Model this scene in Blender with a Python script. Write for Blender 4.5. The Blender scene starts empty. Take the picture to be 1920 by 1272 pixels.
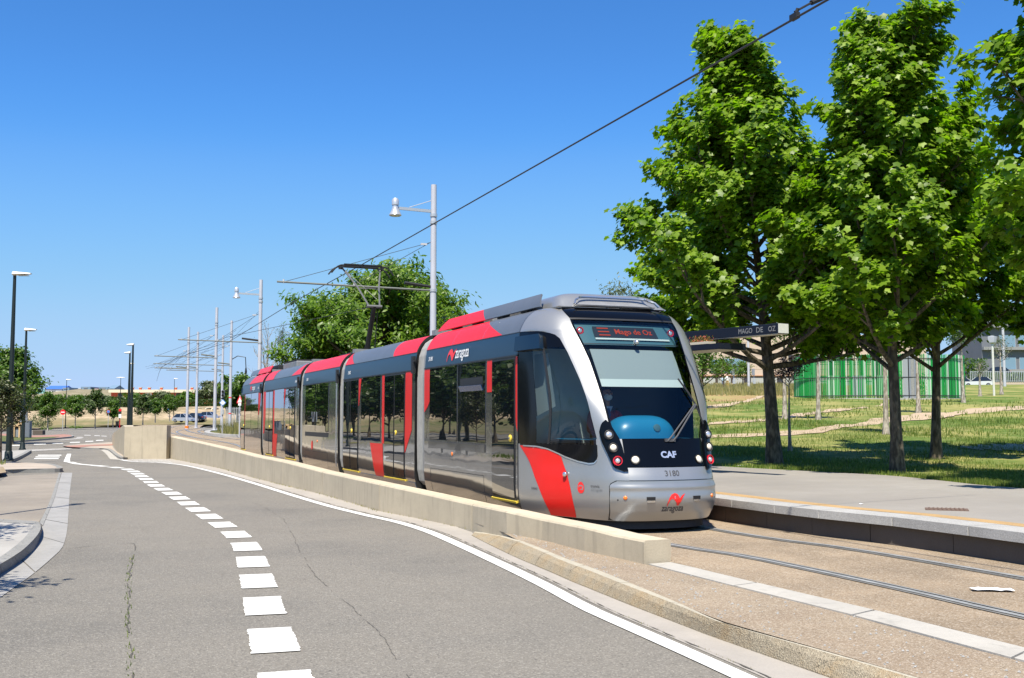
import bpy, bmesh, math, random
import numpy as np
from mathutils import Vector, Matrix
from mathutils.geometry import tessellate_polygon
R = math.radians
SC = bpy.context.scene
COL = SC.collection
rnd = random.Random(7)
nrg = np.random.default_rng(11)

# ------------------------------------------------------------------ camera, sky, sun, exposure
CAMH = 1.6; FPX = 2000.0; PITCH = math.atan(148 / 2000)
cam_d = bpy.data.cameras.new('camera'); cam = bpy.data.objects.new('camera', cam_d); COL.objects.link(cam)
cam.location = (0, 0, CAMH); cam.rotation_euler = (R(90) + PITCH, 0, 0)
cam_d.sensor_width = 36; cam_d.lens = FPX / 1920 * 36; cam_d.clip_start = 0.1; cam_d.clip_end = 6000
SC.camera = cam
SUN_EL = 61.0; SUN_AZ = 11.0          # shadows run towards (sin AZ, cos AZ)
w = bpy.data.worlds.new('World'); SC.world = w; w.use_nodes = True
nt = w.node_tree; bg = nt.nodes['Background']
sky = nt.nodes.new('ShaderNodeTexSky'); sky.sky_type = 'NISHITA'; sky.sun_disc = False
sky.sun_elevation = R(SUN_EL); sky.sun_rotation = R(180 + SUN_AZ)
sky.altitude = 200; sky.air_density = 1.0; sky.dust_density = 0.35; sky.ozone_density = 4.0
_sc = nt.nodes.new('ShaderNodeVectorMath'); _sc.operation = 'SCALE'; _sc.inputs['Scale'].default_value = .125
nt.links.new(sky.outputs[0], _sc.inputs[0])
cv = nt.nodes.new('ShaderNodeRGBCurve'); nt.links.new(_sc.outputs[0], cv.inputs['Color'])
for _ci, _pts in enumerate(([(0, 0), (.159, .076), (.208, .112), (.24, .16), (.30, .225), (.40, .31), (.51, .385), (.70, .45), (1, .58)],
                            [(0, 0), (.278, .278), (.351, .37), (.41, .45), (.50, .535), (.61, .60), (.73, .64), (.85, .66), (1, .72)],
                            [(0, 0), (.51, .765), (.60, .91), (.65, .95), (.75, .965), (.83, .94), (1, .97)])):
    _c = cv.mapping.curves[_ci]; _c.points[0].location = _pts[0]; _c.points[1].location = _pts[-1]
    for _p in _pts[1:-1]: _c.points.new(*_p)
cv.mapping.update()
EXPO = .80
_s2 = nt.nodes.new('ShaderNodeVectorMath'); _s2.operation = 'SCALE'; _s2.inputs['Scale'].default_value = 1 / (.15 * 2 ** EXPO)
nt.links.new(cv.outputs[0], _s2.inputs[0]); nt.links.new(_s2.outputs[0], bg.inputs['Color'])
bg.inputs['Strength'].default_value = 0.15
sd = bpy.data.lights.new('sun', 'SUN'); sd.energy = 5.0; sd.angle = R(0.55); sd.color = (1, .93, .79)
so = bpy.data.objects.new('sun', sd); COL.objects.link(so); so.location = (0, -20, 60)
_d = Vector((math.sin(R(SUN_AZ)) * math.cos(R(SUN_EL)), math.cos(R(SUN_AZ)) * math.cos(R(SUN_EL)), -math.sin(R(SUN_EL))))
so.rotation_euler = _d.to_track_quat('-Z', 'Y').to_euler()
SC.view_settings.view_transform = 'Standard'; SC.view_settings.look = 'None'
SC.view_settings.exposure = EXPO; SC.view_settings.gamma = 1; SC.view_settings.use_curve_mapping = False
SC.render.engine = 'CYCLES'
SC.cycles.max_bounces = 8; SC.cycles.transparent_max_bounces = 12; SC.cycles.caustics_reflective = False; SC.cycles.caustics_refractive = False
SC.cycles.use_denoising = True

# ------------------------------------------------------------------ survey helpers (photo pixel -> point on a surface)
_F = np.array([0, math.cos(PITCH), math.sin(PITCH)]); _U = np.array([0, -math.sin(PITCH), math.cos(PITCH)])
def ray(x, y): return _F + np.array([(x - 960) / FPX, 0, 0]) + (636 - y) / FPX * _U
def G(x, y, z=0.0):
    d = ray(x, y); k = (z - CAMH) / d[2]; return (d[0] * k, d[1] * k)
def GY(x, Y):                       # x coordinate at forward distance Y for photo column x
    d = ray(x, 784); return d[0] / d[1] * Y
def ZY(y, Y):                       # height at forward distance Y for photo row y
    d = ray(960, y); return CAMH + d[2] / d[1] * Y
def GS(x, y, fn):                   # march onto a height field
    d = ray(x, y); p = 5.0
    while p < 900:
        X = d[0] / d[1] * p; Z = CAMH + d[2] / d[1] * p
        if Z <= fn(X, p): return (X, p)
        p += 0.1
    return (d[0] / d[1] * 300, 300)

# ------------------------------------------------------------------ object helpers
def link(o, parent=None):
    COL.objects.link(o)
    if parent is not None: o.parent = parent
    return o
def origin(p):
    v = Vector((0, 0, 0))
    while p is not None: v = v + p.location; p = p.parent
    return v
def tag(o, label=None, cat=None, group=None, kind=None):
    if label: o['label'] = label
    if cat: o['category'] = cat
    if group: o['group'] = group
    if kind: o['kind'] = kind
    return o
def thing(name, label, cat, loc=(0, 0, 0), group=None):
    o = bpy.data.objects.new(name, None); o.empty_display_size = .2; COL.objects.link(o); o.location = loc
    return tag(o, label, cat, group)
class MB:
    def __init__(s): s.v = []; s.f = []; s.m = []; s.mi = 0
    def add(s, vs, fs, mi=None):
        b = len(s.v); s.v += [tuple(p) for p in vs]; s.f += [tuple(i + b for i in f) for f in fs]
        s.m += [s.mi if mi is None else mi] * len(fs)
    def quad(s, a, b, c, d, mi=None): s.add([a, b, c, d], [(0, 1, 2, 3)], mi)
    def box(s, c, d, rz=0, mi=None, tilt=None):
        x, y, z = d[0] / 2, d[1] / 2, d[2] / 2
        m = Matrix.Rotation(rz, 3, 'Z')
        if tilt is not None: m = m @ tilt
        vs = [Vector(c) + m @ Vector((i * x, j * y, k * z)) for i in (-1, 1) for j in (-1, 1) for k in (-1, 1)]
        s.add(vs, [(0, 1, 3, 2), (4, 6, 7, 5), (0, 4, 5, 1), (2, 3, 7, 6), (0, 2, 6, 4), (1, 5, 7, 3)], mi)
    def bar(s, a, b, w_, h_, mi=None):
        a = Vector(a); b = Vector(b); d = (b - a).normalized(); u = Vector((0, 0, 1))
        if abs(d.z) > .95: u = Vector((0, 1, 0))
        r = d.cross(u).normalized() * w_ / 2; q = r.cross(d).normalized() * h_ / 2
        vs = [p + i * r + j * q for p in (a, b) for i, j in ((-1, -1), (1, -1), (1, 1), (-1, 1))]
        s.add(vs, [(0, 1, 2, 3), (7, 6, 5, 4), (0, 4, 5, 1), (1, 5, 6, 2), (2, 6, 7, 3), (3, 7, 4, 0)], mi)
    def tube(s, pts, rad, n=8, caps=True, mi=None):
        pts = [Vector(p) for p in pts]; k = len(pts)
        if not hasattr(rad, '__len__'): rad = [rad] * k
        vs = []; prev = None
        for i, p in enumerate(pts):
            d = (pts[min(i + 1, k - 1)] - pts[max(i - 1, 0)])
            d = d.normalized() if d.length > 1e-9 else Vector((0, 0, 1))
            if prev is None:
                u = Vector((1, 0, 0)) if abs(d.x) < .9 else Vector((0, 1, 0)); a = d.cross(u).normalized()
            else:
                a = (prev - d * prev.dot(d)); a = a.normalized() if a.length > 1e-6 else d.orthogonal().normalized()
            prev = a; b = d.cross(a)
            for j in range(n):
                t = 2 * math.pi * j / n; vs.append(p + (a * math.cos(t) + b * math.sin(t)) * rad[i])
        fs = [(i * n + j, i * n + (j + 1) % n, (i + 1) * n + (j + 1) % n, (i + 1) * n + j) for i in range(k - 1) for j in range(n)]
        if caps: fs += [tuple(range(n))[::-1], tuple(range((k - 1) * n, k * n))]
        s.add(vs, fs, mi)
    def lathe(s, c, prof, n=16, mi=None, axis=None):   # prof = [(r, h)] about +Z (or axis) at c
        m = Matrix.Identity(3) if axis is None else Vector((0, 0, 1)).rotation_difference(Vector(axis)).to_matrix()
        vs = []
        for r, h in prof:
            for j in range(n):
                t = 2 * math.pi * j / n; vs.append(Vector(c) + m @ Vector((r * math.cos(t), r * math.sin(t), h)))
        k = len(prof)
        fs = [(i * n + j, i * n + (j + 1) % n, (i + 1) * n + (j + 1) % n, (i + 1) * n + j) for i in range(k - 1) for j in range(n)]
        fs += [tuple(range(n))[::-1], tuple(range((k - 1) * n, k * n))]
        s.add(vs, fs, mi)
    def prism(s, poly, z0, z1, mi=None, mi_top=None):   # poly 2D ccw; z may be functions
        f0 = z0 if callable(z0) else (lambda x, y: z0); f1 = z1 if callable(z1) else (lambda x, y: z1)
        if area(poly) < 0: poly = poly[::-1]
        n = len(poly); lo = [(x, y, f0(x, y)) for x, y in poly]; hi = [(x, y, f1(x, y)) for x, y in poly]
        s.add(lo + hi, [(i, (i + 1) % n, n + (i + 1) % n, n + i) for i in range(n)], mi)
        tr = tessellate_polygon([[Vector((x, y, 0)) for x, y in poly]])
        tt = [t if tri_area(poly, t) > 0 else t[::-1] for t in tr]
        s.add(hi, tt, mi if mi_top is None else mi_top)
    def sheet(s, poly, z, mi=None):
        f1 = z if callable(z) else (lambda x, y: z)
        tr = tessellate_polygon([[Vector((x, y, 0)) for x, y in poly]])
        s.add([(x, y, f1(x, y)) for x, y in poly], [t if tri_area(poly, t) > 0 else t[::-1] for t in tr], mi)
    def build(s, name, mats, parent=None, smooth=False, edge=None):
        o0 = origin(parent); me = bpy.data.meshes.new(name)
        me.from_pydata([(x - o0.x, y - o0.y, z - o0.z) for x, y, z in s.v], [], s.f)
        if not isinstance(mats, (list, tuple)): mats = [mats]
        for m in mats: me.materials.append(m)
        if len(mats) > 1: me.polygons.foreach_set('material_index', s.m)
        if smooth:
            me.polygons.foreach_set('use_smooth', [True] * len(me.polygons))
            if smooth != 'all': me.set_sharp_from_angle(angle=R(38 if smooth is True else smooth))
        me.update()
        return link(bpy.data.objects.new(name, me), parent)
def area(p): return sum(p[i][0] * p[(i + 1) % len(p)][1] - p[(i + 1) % len(p)][0] * p[i][1] for i in range(len(p))) / 2
def tri_area(p, t): return area([p[i] for i in t])
def copy_tree(o, parent=None):
    c = o.copy(); COL.objects.link(c); c.parent = parent
    for ch in list(o.children): copy_tree(ch, c)
    return c
def bevel(o, w_=.01, seg=2):
    b = o.modifiers.new('bevel', 'BEVEL'); b.width = w_; b.segments = seg; b.limit_method = 'ANGLE'; b.angle_limit = R(40)
    return o
# polylines
class Line:
    def __init__(s, pts, smooth=6):
        pts = [np.array(p[:2], float) for p in pts]
        if smooth > 1 and len(pts) > 2:
            q = [2 * pts[0] - pts[1]] + pts + [2 * pts[-1] - pts[-2]]; out = []
            for i in range(1, len(q) - 2):
                for k in range(smooth):
                    t = k / smooth; a, b, c, d = q[i - 1], q[i], q[i + 1], q[i + 2]
                    out.append(.5 * ((2 * b) + (c - a) * t + (2 * a - 5 * b + 4 * c - d) * t * t + (-a + 3 * b - 3 * c + d) * t ** 3))
            out.append(pts[-1]); pts = out
        s.p = pts; s.s = [0.0]
        for i in range(1, len(pts)): s.s.append(s.s[-1] + float(np.linalg.norm(pts[i] - pts[i - 1])))
        s.L = s.s[-1]
    def at(s, t):
        t = min(max(t, 0), s.L)
        return (float(np.interp(t, s.s, [p[0] for p in s.p])), float(np.interp(t, s.s, [p[1] for p in s.p])))
    def nrm(s, t, e=.25):
        a = s.at(t - e); b = s.at(t + e); d = math.hypot(b[0] - a[0], b[1] - a[1]) or 1
        return ((b[1] - a[1]) / d, -(b[0] - a[0]) / d)        # to the right of travel
    def off(s, t, o):
        p = s.at(t); n = s.nrm(t); return (p[0] + n[0] * o, p[1] + n[1] * o)
    def samp(s, step, o=0, a=0, b=None):
        b = s.L if b is None else b; n = max(2, int((b - a) / step) + 1)
        return [s.off(a + (b - a) * i / (n - 1), o) for i in range(n)]
    def near(s, p): 
        return s.s[int(np.argmin([np.hypot(q[0] - p[0], q[1] - p[1]) for q in s.p]))]
def ribbon(mb, A, B, z, mi=None, z2=None):
    za = z if callable(z) else (lambda x, y: z)
    zb = za if z2 is None else (z2 if callable(z2) else (lambda x, y: z2))
    n = len(A)
    for i in range(n - 1):
        a, b, c, d = A[i], A[i + 1], B[i + 1], B[i]
        mb.quad((a[0], a[1], za(*a)), (d[0], d[1], zb(*d)), (c[0], c[1], zb(*c)), (b[0], b[1], za(*b)), mi)
# ------------------------------------------------------------------ materials
def lin(c):  # sRGB 0-255 -> linear
    return tuple(((x / 255) / 12.92 if x / 255 < .04045 else ((x / 255 + .055) / 1.055) ** 2.4) for x in c)
def newmat(name):
    m = bpy.data.materials.new(name); m.use_nodes = True; n = m.node_tree.nodes
    return m, n, m.node_tree.links, n['Principled BSDF']
def mat(name, col, rough=.6, metal=0, coat=0, spec=.5, noise=0, nscale=8, bump=0, bscale=60, emit=None, es=0, coat_r=.05, noise_col=None, wav=0):
    m, n, l, b = newmat(name)
    b.inputs['Base Color'].default_value = (*col, 1); b.inputs['Roughness'].default_value = rough
    b.inputs['Metallic'].default_value = metal; b.inputs['Coat Weight'].default_value = coat; b.inputs['Coat Roughness'].default_value = coat_r
    b.inputs['Specular IOR Level'].default_value = spec
    if emit: b.inputs['Emission Color'].default_value = (*emit, 1); b.inputs['Emission Strength'].default_value = es
    if noise or bump or wav:
        g = n.new('ShaderNodeNewGeometry')
    if noise:
        t = n.new('ShaderNodeTexNoise'); t.inputs['Scale'].default_value = nscale; t.inputs['Detail'].default_value = 6; t.inputs['Roughness'].default_value = .65
        l.new(g.outputs['Position'], t.inputs['Vector'])
        r = n.new('ShaderNodeMapRange'); r.inputs['From Min'].default_value = .3; r.inputs['From Max'].default_value = .7
        l.new(t.outputs['Fac'], r.inputs['Value'])
        x = n.new('ShaderNodeMix'); x.data_type = 'RGBA'
        c2 = noise_col or tuple(c * (1 - noise) for c in col)
        x.inputs['A'].default_value = (*c2, 1); x.inputs['B'].default_value = (*[min(1, c * (1 + noise * .6)) if not noise_col else c for c in col], 1)
        l.new(r.outputs[0], x.inputs['Factor']); l.new(x.outputs['Result'], b.inputs['Base Color'])
    if bump:
        t = n.new('ShaderNodeTexNoise'); t.inputs['Scale'].default_value = bscale; t.inputs['Detail'].default_value = 5
        l.new(g.outputs['Position'], t.inputs['Vector'])
        q = n.new('ShaderNodeBump'); q.inputs['Strength'].default_value = min(1, bump); q.inputs['Distance'].default_value = .01
        l.new(t.outputs['Fac'], q.inputs['Height']); l.new(q.outputs[0], b.inputs['Normal'])
    if wav:
        t = n.new('ShaderNodeTexNoise'); t.inputs['Scale'].default_value = 1.7; t.inputs['Detail'].default_value = 1
        l.new(g.outputs['Position'], t.inputs['Vector'])
        q = n.new('ShaderNodeBump'); q.inputs['Strength'].default_value = 1; q.inputs['Distance'].default_value = wav
        l.new(t.outputs['Fac'], q.inputs['Height']); l.new(q.outputs[0], b.inputs['Normal'])
        if coat: l.new(q.outputs[0], b.inputs['Coat Normal'])
    return m
ALB = .76
def ground_mat(name, base, dark, light, big=.35, speck=120, sp_amt=.35, bump=.5, rough=.9, stain=None, stain_s=.15, stain_amt=.4, streak=None, pits=False):
    """aggregate surface: large patches, fine speckle of light and dark stones, bump"""
    base, dark, light = (tuple(k * ALB for k in c) for c in (base, dark, light)); stain = stain and tuple(k * ALB for k in stain)
    m, n, l, b = newmat(name)
    g = n.new('ShaderNodeNewGeometry'); P = g.outputs['Position']
    def noise(s, d=4, ro=.6):
        t = n.new('ShaderNodeTexNoise'); t.inputs['Scale'].default_value = s; t.inputs['Detail'].default_value = d; t.inputs['Roughness'].default_value = ro
        l.new(P, t.inputs['Vector']); return t.outputs['Fac']
    def rng(v, a, c, o0=0, o1=1):
        r = n.new('ShaderNodeMapRange'); r.inputs['From Min'].default_value = a; r.inputs['From Max'].default_value = c
        r.inputs['To Min'].default_value = o0; r.inputs['To Max'].default_value = o1; l.new(v, r.inputs['Value']); return r.outputs[0]
    def mix(f, a, c):
        x = n.new('ShaderNodeMix'); x.data_type = 'RGBA'; l.new(f, x.inputs['Factor'])
        for s_, v in (('A', a), ('B', c)):
            if isinstance(v, tuple): x.inputs[s_].default_value = (*v, 1)
            else: l.new(v, x.inputs[s_])
        return x.outputs['Result']
    c = mix(rng(noise(big, 6, .7), .35, .65, 0, 1), tuple(k * .78 for k in base), tuple(k * 1.05 for k in base))
    c = mix(rng(noise(big * 9, 5, .7), .3, .75, 0, .5), c, tuple(k * .8 for k in base))
    if stain: c = mix(rng(noise(stain_s, 4, .6), .43, .63, 0, stain_amt), c, stain)
    vo = n.new('ShaderNodeTexVoronoi'); vo.inputs['Scale'].default_value = speck; l.new(P, vo.inputs['Vector'])
    sx = n.new('ShaderNodeSeparateColor'); l.new(vo.outputs['Color'], sx.inputs[0])
    c = mix(rng(sx.outputs[0], .72, .95, 0, sp_amt), c, light)
    c = mix(rng(sx.outputs[1], .78, .97, 0, sp_amt), c, dark)
    if pits:
        v2 = n.new('ShaderNodeTexVoronoi'); v2.inputs['Scale'].default_value = 7; l.new(P, v2.inputs['Vector'])
        s2x = n.new('ShaderNodeSeparateColor'); l.new(v2.outputs['Color'], s2x.inputs[0])
        a1 = rng(v2.outputs['Distance'], .10, .04, 0, 1); a2 = rng(s2x.outputs[2], .70, .8, 0, .75); mu = n.new('ShaderNodeMath'); mu.operation = 'MULTIPLY'; l.new(a1, mu.inputs[0]); l.new(a2, mu.inputs[1])
        c = mix(mu.outputs[0], c, (.07, .065, .06))
    l.new(c, b.inputs['Base Color']); b.inputs['Roughness'].default_value = rough; b.inputs['Specular IOR Level'].default_value = .25
    q = n.new('ShaderNodeBump'); q.inputs['Strength'].default_value = bump; q.inputs['Distance'].default_value = .006
    l.new(vo.outputs['Distance'], q.inputs['Height']); l.new(q.outputs[0], b.inputs['Normal'])
    return m
def leaf_mat(name, c1, c2, trans=.4, c3=None):
    m, n, l, b = newmat(name)
    a = n.new('ShaderNodeAttribute'); a.attribute_name = 'lf'
    cr = n.new('ShaderNodeValToRGB'); cr.color_ramp.elements[0].color = (*c1, 1); cr.color_ramp.elements[1].color = (*c2, 1)
    if c3: e = cr.color_ramp.elements.new(.93); e.color = (*c2, 1); cr.color_ramp.elements[-1].color = (*c3, 1)
    l.new(a.outputs['Fac'], cr.inputs[0]); l.new(cr.outputs[0], b.inputs['Base Color'])
    b.inputs['Roughness'].default_value = .42; b.inputs['Specular IOR Level'].default_value = .4
    t = n.new('ShaderNodeBsdfTranslucent')
    g = n.new('ShaderNodeMix'); g.data_type = 'RGBA'; g.blend_type = 'MULTIPLY'; g.inputs['Factor'].default_value = 1
    l.new(cr.outputs[0], g.inputs['A']); g.inputs['B'].default_value = (1.15, 1.45, .35, 1); l.new(g.outputs['Result'], t.inputs['Color'])
    x = n.new('ShaderNodeMixShader'); x.inputs[0].default_value = trans
    l.new(b.outputs[0], x.inputs[1]); l.new(t.outputs[0], x.inputs[2]); l.new(x.outputs[0], n['Material Output'].inputs['Surface'])
    return m
def glass_mat(name, tint=(.75, .85, .88), refl=1.0, dark=0.0, rough=0.0):
    m, n, l, b = newmat(name); n.remove(b)
    t = n.new('ShaderNodeBsdfTransparent'); t.inputs[0].default_value = (*tint, 1)
    g = n.new('ShaderNodeBsdfGlossy'); g.inputs['Roughness'].default_value = rough
    f = n.new('ShaderNodeLayerWeight'); f.inputs[0].default_value = .5
    pw_ = n.new('ShaderNodeMath'); pw_.operation = 'POWER'; pw_.inputs[1].default_value = 4.0; l.new(f.outputs['Facing'], pw_.inputs[0])
    mu = n.new('ShaderNodeMath'); mu.operation = 'MULTIPLY_ADD'; mu.inputs[1].default_value = .9 * refl; mu.inputs[2].default_value = .045; mu.use_clamp = True
    l.new(pw_.outputs[0], mu.inputs[0])
    x = n.new('ShaderNodeMixShader'); l.new(mu.outputs[0], x.inputs[0]); l.new(t.outputs[0], x.inputs[1]); l.new(g.outputs[0], x.inputs[2])
    l.new(x.outputs[0], n['Material Output'].inputs['Surface']); return m
def bark_mat(name, c1, c2, scale=14):
    m, n, l, b = newmat(name)
    g = n.new('ShaderNodeNewGeometry'); mp = n.new('ShaderNodeMapping'); mp.inputs['Scale'].default_value = (1, 1, .35)
    l.new(g.outputs['Position'], mp.inputs['Vector'])
    t = n.new('ShaderNodeTexNoise'); t.inputs['Scale'].default_value = scale; t.inputs['Detail'].default_value = 5; l.new(mp.outputs[0], t.inputs['Vector'])
    cr = n.new('ShaderNodeValToRGB'); cr.color_ramp.elements[0].position = .42; cr.color_ramp.elements[1].position = .62
    cr.color_ramp.elements[0].color = (*c1, 1); cr.color_ramp.elements[1].color = (*c2, 1)
    l.new(t.outputs['Fac'], cr.inputs[0]); l.new(cr.outputs[0], b.inputs['Base Color']); b.inputs['Roughness'].default_value = .85
    q = n.new('ShaderNodeBump'); q.inputs['Strength'].default_value = .6; q.inputs['Distance'].default_value = .02; l.new(t.outputs['Fac'], q.inputs['Height']); l.new(q.outputs[0], b.inputs['Normal'])
    return m
def concrete_mat(name, c, streak=(.12, .1, .07), amt=.5, joint=0):
    """cast concrete with vertical water streaks and blotches"""
    c, streak = tuple(k * ALB for k in c), tuple(k * ALB for k in streak)
    m, n, l, b = newmat(name)
    g = n.new('ShaderNodeNewGeometry')
    mp = n.new('ShaderNodeMapping'); mp.inputs['Scale'].default_value = (9, 9, .9); l.new(g.outputs['Position'], mp.inputs['Vector'])
    t = n.new('ShaderNodeTexNoise'); t.inputs['Scale'].default_value = 1; t.inputs['Detail'].default_value = 4; l.new(mp.outputs[0], t.inputs['Vector'])
    t2 = n.new('ShaderNodeTexNoise'); t2.inputs['Scale'].default_value = 1.6; t2.inputs['Detail'].default_value = 7; t2.inputs['Roughness'].default_value = .7; l.new(g.outputs['Position'], t2.inputs['Vector'])
    t3 = n.new('ShaderNodeTexNoise'); t3.inputs['Scale'].default_value = 70; t3.inputs['Detail'].default_value = 3; l.new(g.outputs['Position'], t3.inputs['Vector'])
    def rng(v, a, d, hi):
        r = n.new('ShaderNodeMapRange'); r.inputs['From Min'].default_value = a; r.inputs['From Max'].default_value = d; r.inputs['To Max'].default_value = hi; l.new(v, r.inputs['Value']); return r.outputs[0]
    def mix(f, a, d):
        x = n.new('ShaderNodeMix'); x.data_type = 'RGBA'; l.new(f, x.inputs['Factor'])
        for s_, v in (('A', a), ('B', d)):
            if isinstance(v, tuple): x.inputs[s_].default_value = (*v, 1)
            else: l.new(v, x.inputs[s_])
        return x.outputs['Result']
    cc = mix(rng(t2.outputs['Fac'], .35, .7, .8), c, tuple(k * .78 for k in c))
    cc = mix(rng(t.outputs['Fac'], .55, .75, amt), cc, streak)
    cc = mix(rng(t3.outputs['Fac'], .45, .7, .22), cc, tuple(k * .6 for k in c))
    l.new(cc, b.inputs['Base Color']); b.inputs['Roughness'].default_value = .85; b.inputs['Specular IOR Level'].default_value = .3
    q = n.new('ShaderNodeBump'); q.inputs['Strength'].default_value = .35; q.inputs['Distance'].default_value = .006; l.new(t3.outputs['Fac'], q.inputs['Height']); l.new(q.outputs[0], b.inputs['Normal'])
    return m
def paint_mat(name, c, thr):
    m, n, l, b = newmat(name)
    g = n.new('ShaderNodeNewGeometry'); t = n.new('ShaderNodeTexNoise'); t.inputs['Scale'].default_value = 38; t.inputs['Detail'].default_value = 8; t.inputs['Roughness'].default_value = .75; l.new(g.outputs['Position'], t.inputs['Vector'])
    t2 = n.new('ShaderNodeTexNoise'); t2.inputs['Scale'].default_value = 2.2; t2.inputs['Detail'].default_value = 3; l.new(g.outputs['Position'], t2.inputs['Vector'])
    ad = n.new('ShaderNodeMath'); ad.operation = 'MULTIPLY_ADD'; ad.inputs[1].default_value = .22; l.new(t2.outputs['Fac'], ad.inputs[0]); l.new(t.outputs['Fac'], ad.inputs[2])
    r = n.new('ShaderNodeMapRange'); r.inputs['From Min'].default_value = thr + .08; r.inputs['From Max'].default_value = thr + .14; l.new(ad.outputs[0], r.inputs['Value'])
    r2 = n.new('ShaderNodeMapRange'); r2.inputs['From Min'].default_value = .35; r2.inputs['From Max'].default_value = .7; l.new(t2.outputs['Fac'], r2.inputs['Value'])
    x0 = n.new('ShaderNodeMix'); x0.data_type = 'RGBA'; l.new(r2.outputs[0], x0.inputs['Factor']); x0.inputs['A'].default_value = (*c, 1); x0.inputs['B'].default_value = (*[k * .84 for k in c], 1)
    x = n.new('ShaderNodeMix'); x.data_type = 'RGBA'; l.new(r.outputs[0], x.inputs['Factor']); l.new(x0.outputs['Result'], x.inputs['A']); x.inputs['B'].default_value = (.2, .18, .155, 1)
    l.new(x.outputs['Result'], b.inputs['Base Color']); b.inputs['Roughness'].default_value = .75
    q = n.new('ShaderNodeBump'); q.inputs['Strength'].default_value = .5; q.inputs['Distance'].default_value = .004; l.new(t.outputs['Fac'], q.inputs['Height']); l.new(q.outputs[0], b.inputs['Normal']); return m
M = dict(
    asphalt=ground_mat('asphalt', (.29, .266, .23), (.09, .086, .08), (.46, .43, .375), big=.3, speck=88, sp_amt=.5, bump=.9, stain=(.17, .16, .145), stain_s=.3, stain_amt=.8, pits=True),
    drive=ground_mat('driveway_surface', (.37, .325, .27), (.16, .13, .1), (.5, .45, .4), big=.5, speck=110, sp_amt=.25, stain=(.2, .18, .16), stain_s=.4, stain_amt=.5),
    bed=ground_mat('track_bed_aggregate', (.43, .33, .23), (.12, .09, .06), (.6, .53, .44), big=.8, speck=85, sp_amt=.6, bump=.9, stain=(.26, .2, .14), stain_s=.7, stain_amt=.8),
    verge=ground_mat('verge_aggregate', (.43, .34, .245), (.16, .12, .09), (.66, .58, .48), big=1.3, speck=105, sp_amt=.65, bump=1, stain=(.32, .24, .17), stain_s=1.1, stain_amt=.6),
    gutter=concrete_mat('gutter_concrete', (.47, .43, .385), (.36, .33, .3), .3),
    gutter2=concrete_mat('grey_gutter_concrete', (.4, .39, .375), (.24, .24, .24), .5),
    strip=concrete_mat('edging_concrete', (.55, .52, .47), (.3, .29, .27), .45),
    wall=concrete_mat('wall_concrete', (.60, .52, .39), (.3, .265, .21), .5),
    walltop=concrete_mat('wall_top_concrete', (.70, .6, .45), (.45, .39, .29), .45),  # same concrete made lighter, sunlight on the top put into the colour
    kerb=ground_mat('mossy_kerb_stone', (.42, .355, .26), (.15, .13, .09), (.52, .46, .34), big=1.5, speck=110, sp_amt=.7, bump=.9, stain=(.38, .26, .13), stain_s=3, stain_amt=.55),
    kerb_dark=ground_mat('grey_kerb_stone', (.34, .335, .32), (.12, .12, .11), (.5, .5, .48), big=2, speck=140, sp_amt=.4, bump=.5),
    granite=ground_mat('granite', (.5, .49, .475), (.2, .2, .2), (.7, .69, .67), big=1, speck=150, sp_amt=.5, bump=.3),
    platwall=concrete_mat('platform_wall_stone', (.15, .125, .105), (.15, .13, .11), .5),  # shade under the platform lip is put into this dark colour
    plat=ground_mat('platform_paving', (.37, .345, .315), (.26, .24, .22), (.42, .4, .38), big=.4, speck=200, sp_amt=.2, bump=.2, stain=(.3, .27, .24), stain_s=.5),
    ochre=ground_mat('ochre_tactile_paving', (.55, .36, .17), (.4, .24, .1), (.65, .48, .3), big=2, speck=90, sp_amt=.4, bump=.6),
    slab=ground_mat('pavement_slab', (.47, .45, .42), (.32, .3, .28), (.56, .54, .52), big=1.2, speck=180, sp_amt=.25, bump=.2),
    pinkpave=ground_mat('pink_pavement', (.54, .46, .38), (.4, .28, .22), (.62, .52, .45), big=.6, speck=60, sp_amt=.3, bump=.2),
    redpave=ground_mat('red_pavement', (.46, .25, .2), (.3, .12, .09), (.5, .26, .2), big=.6, speck=60, sp_amt=.3, bump=.2),
    paint=paint_mat('white_road_paint', (.66, .65, .62), .64),
    paint2=paint_mat('worn_road_paint', (.45, .43, .4), .52),
    steel=mat('rail_steel', (.42, .42, .42), .45, .4, noise=.3, nscale=5),
    groove=mat('rail_groove', (.02, .02, .02), .8),
    rubber=mat('rail_rubber', (.17, .165, .155), .8, noise=.3, nscale=6),
    crack_and_shadow=mat('crack_tar_and_shadow', (.075, .068, .058), .9), kerbtop=ground_mat('worn_kerb_top', (.55, .5, .4), (.35, .3, .22), (.68, .64, .54), big=2, speck=110, sp_amt=.4, bump=.4),
    dirt=ground_mat('dirt', (.4, .31, .2), (.25, .18, .1), (.52, .43, .3), big=.05, speck=8, sp_amt=.5, bump=.4),
    pathdirt=ground_mat('worn_path_dirt', (.58, .44, .3), (.4, .3, .18), (.68, .56, .42), big=.6, speck=20, sp_amt=.5, bump=.4),
)
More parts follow.
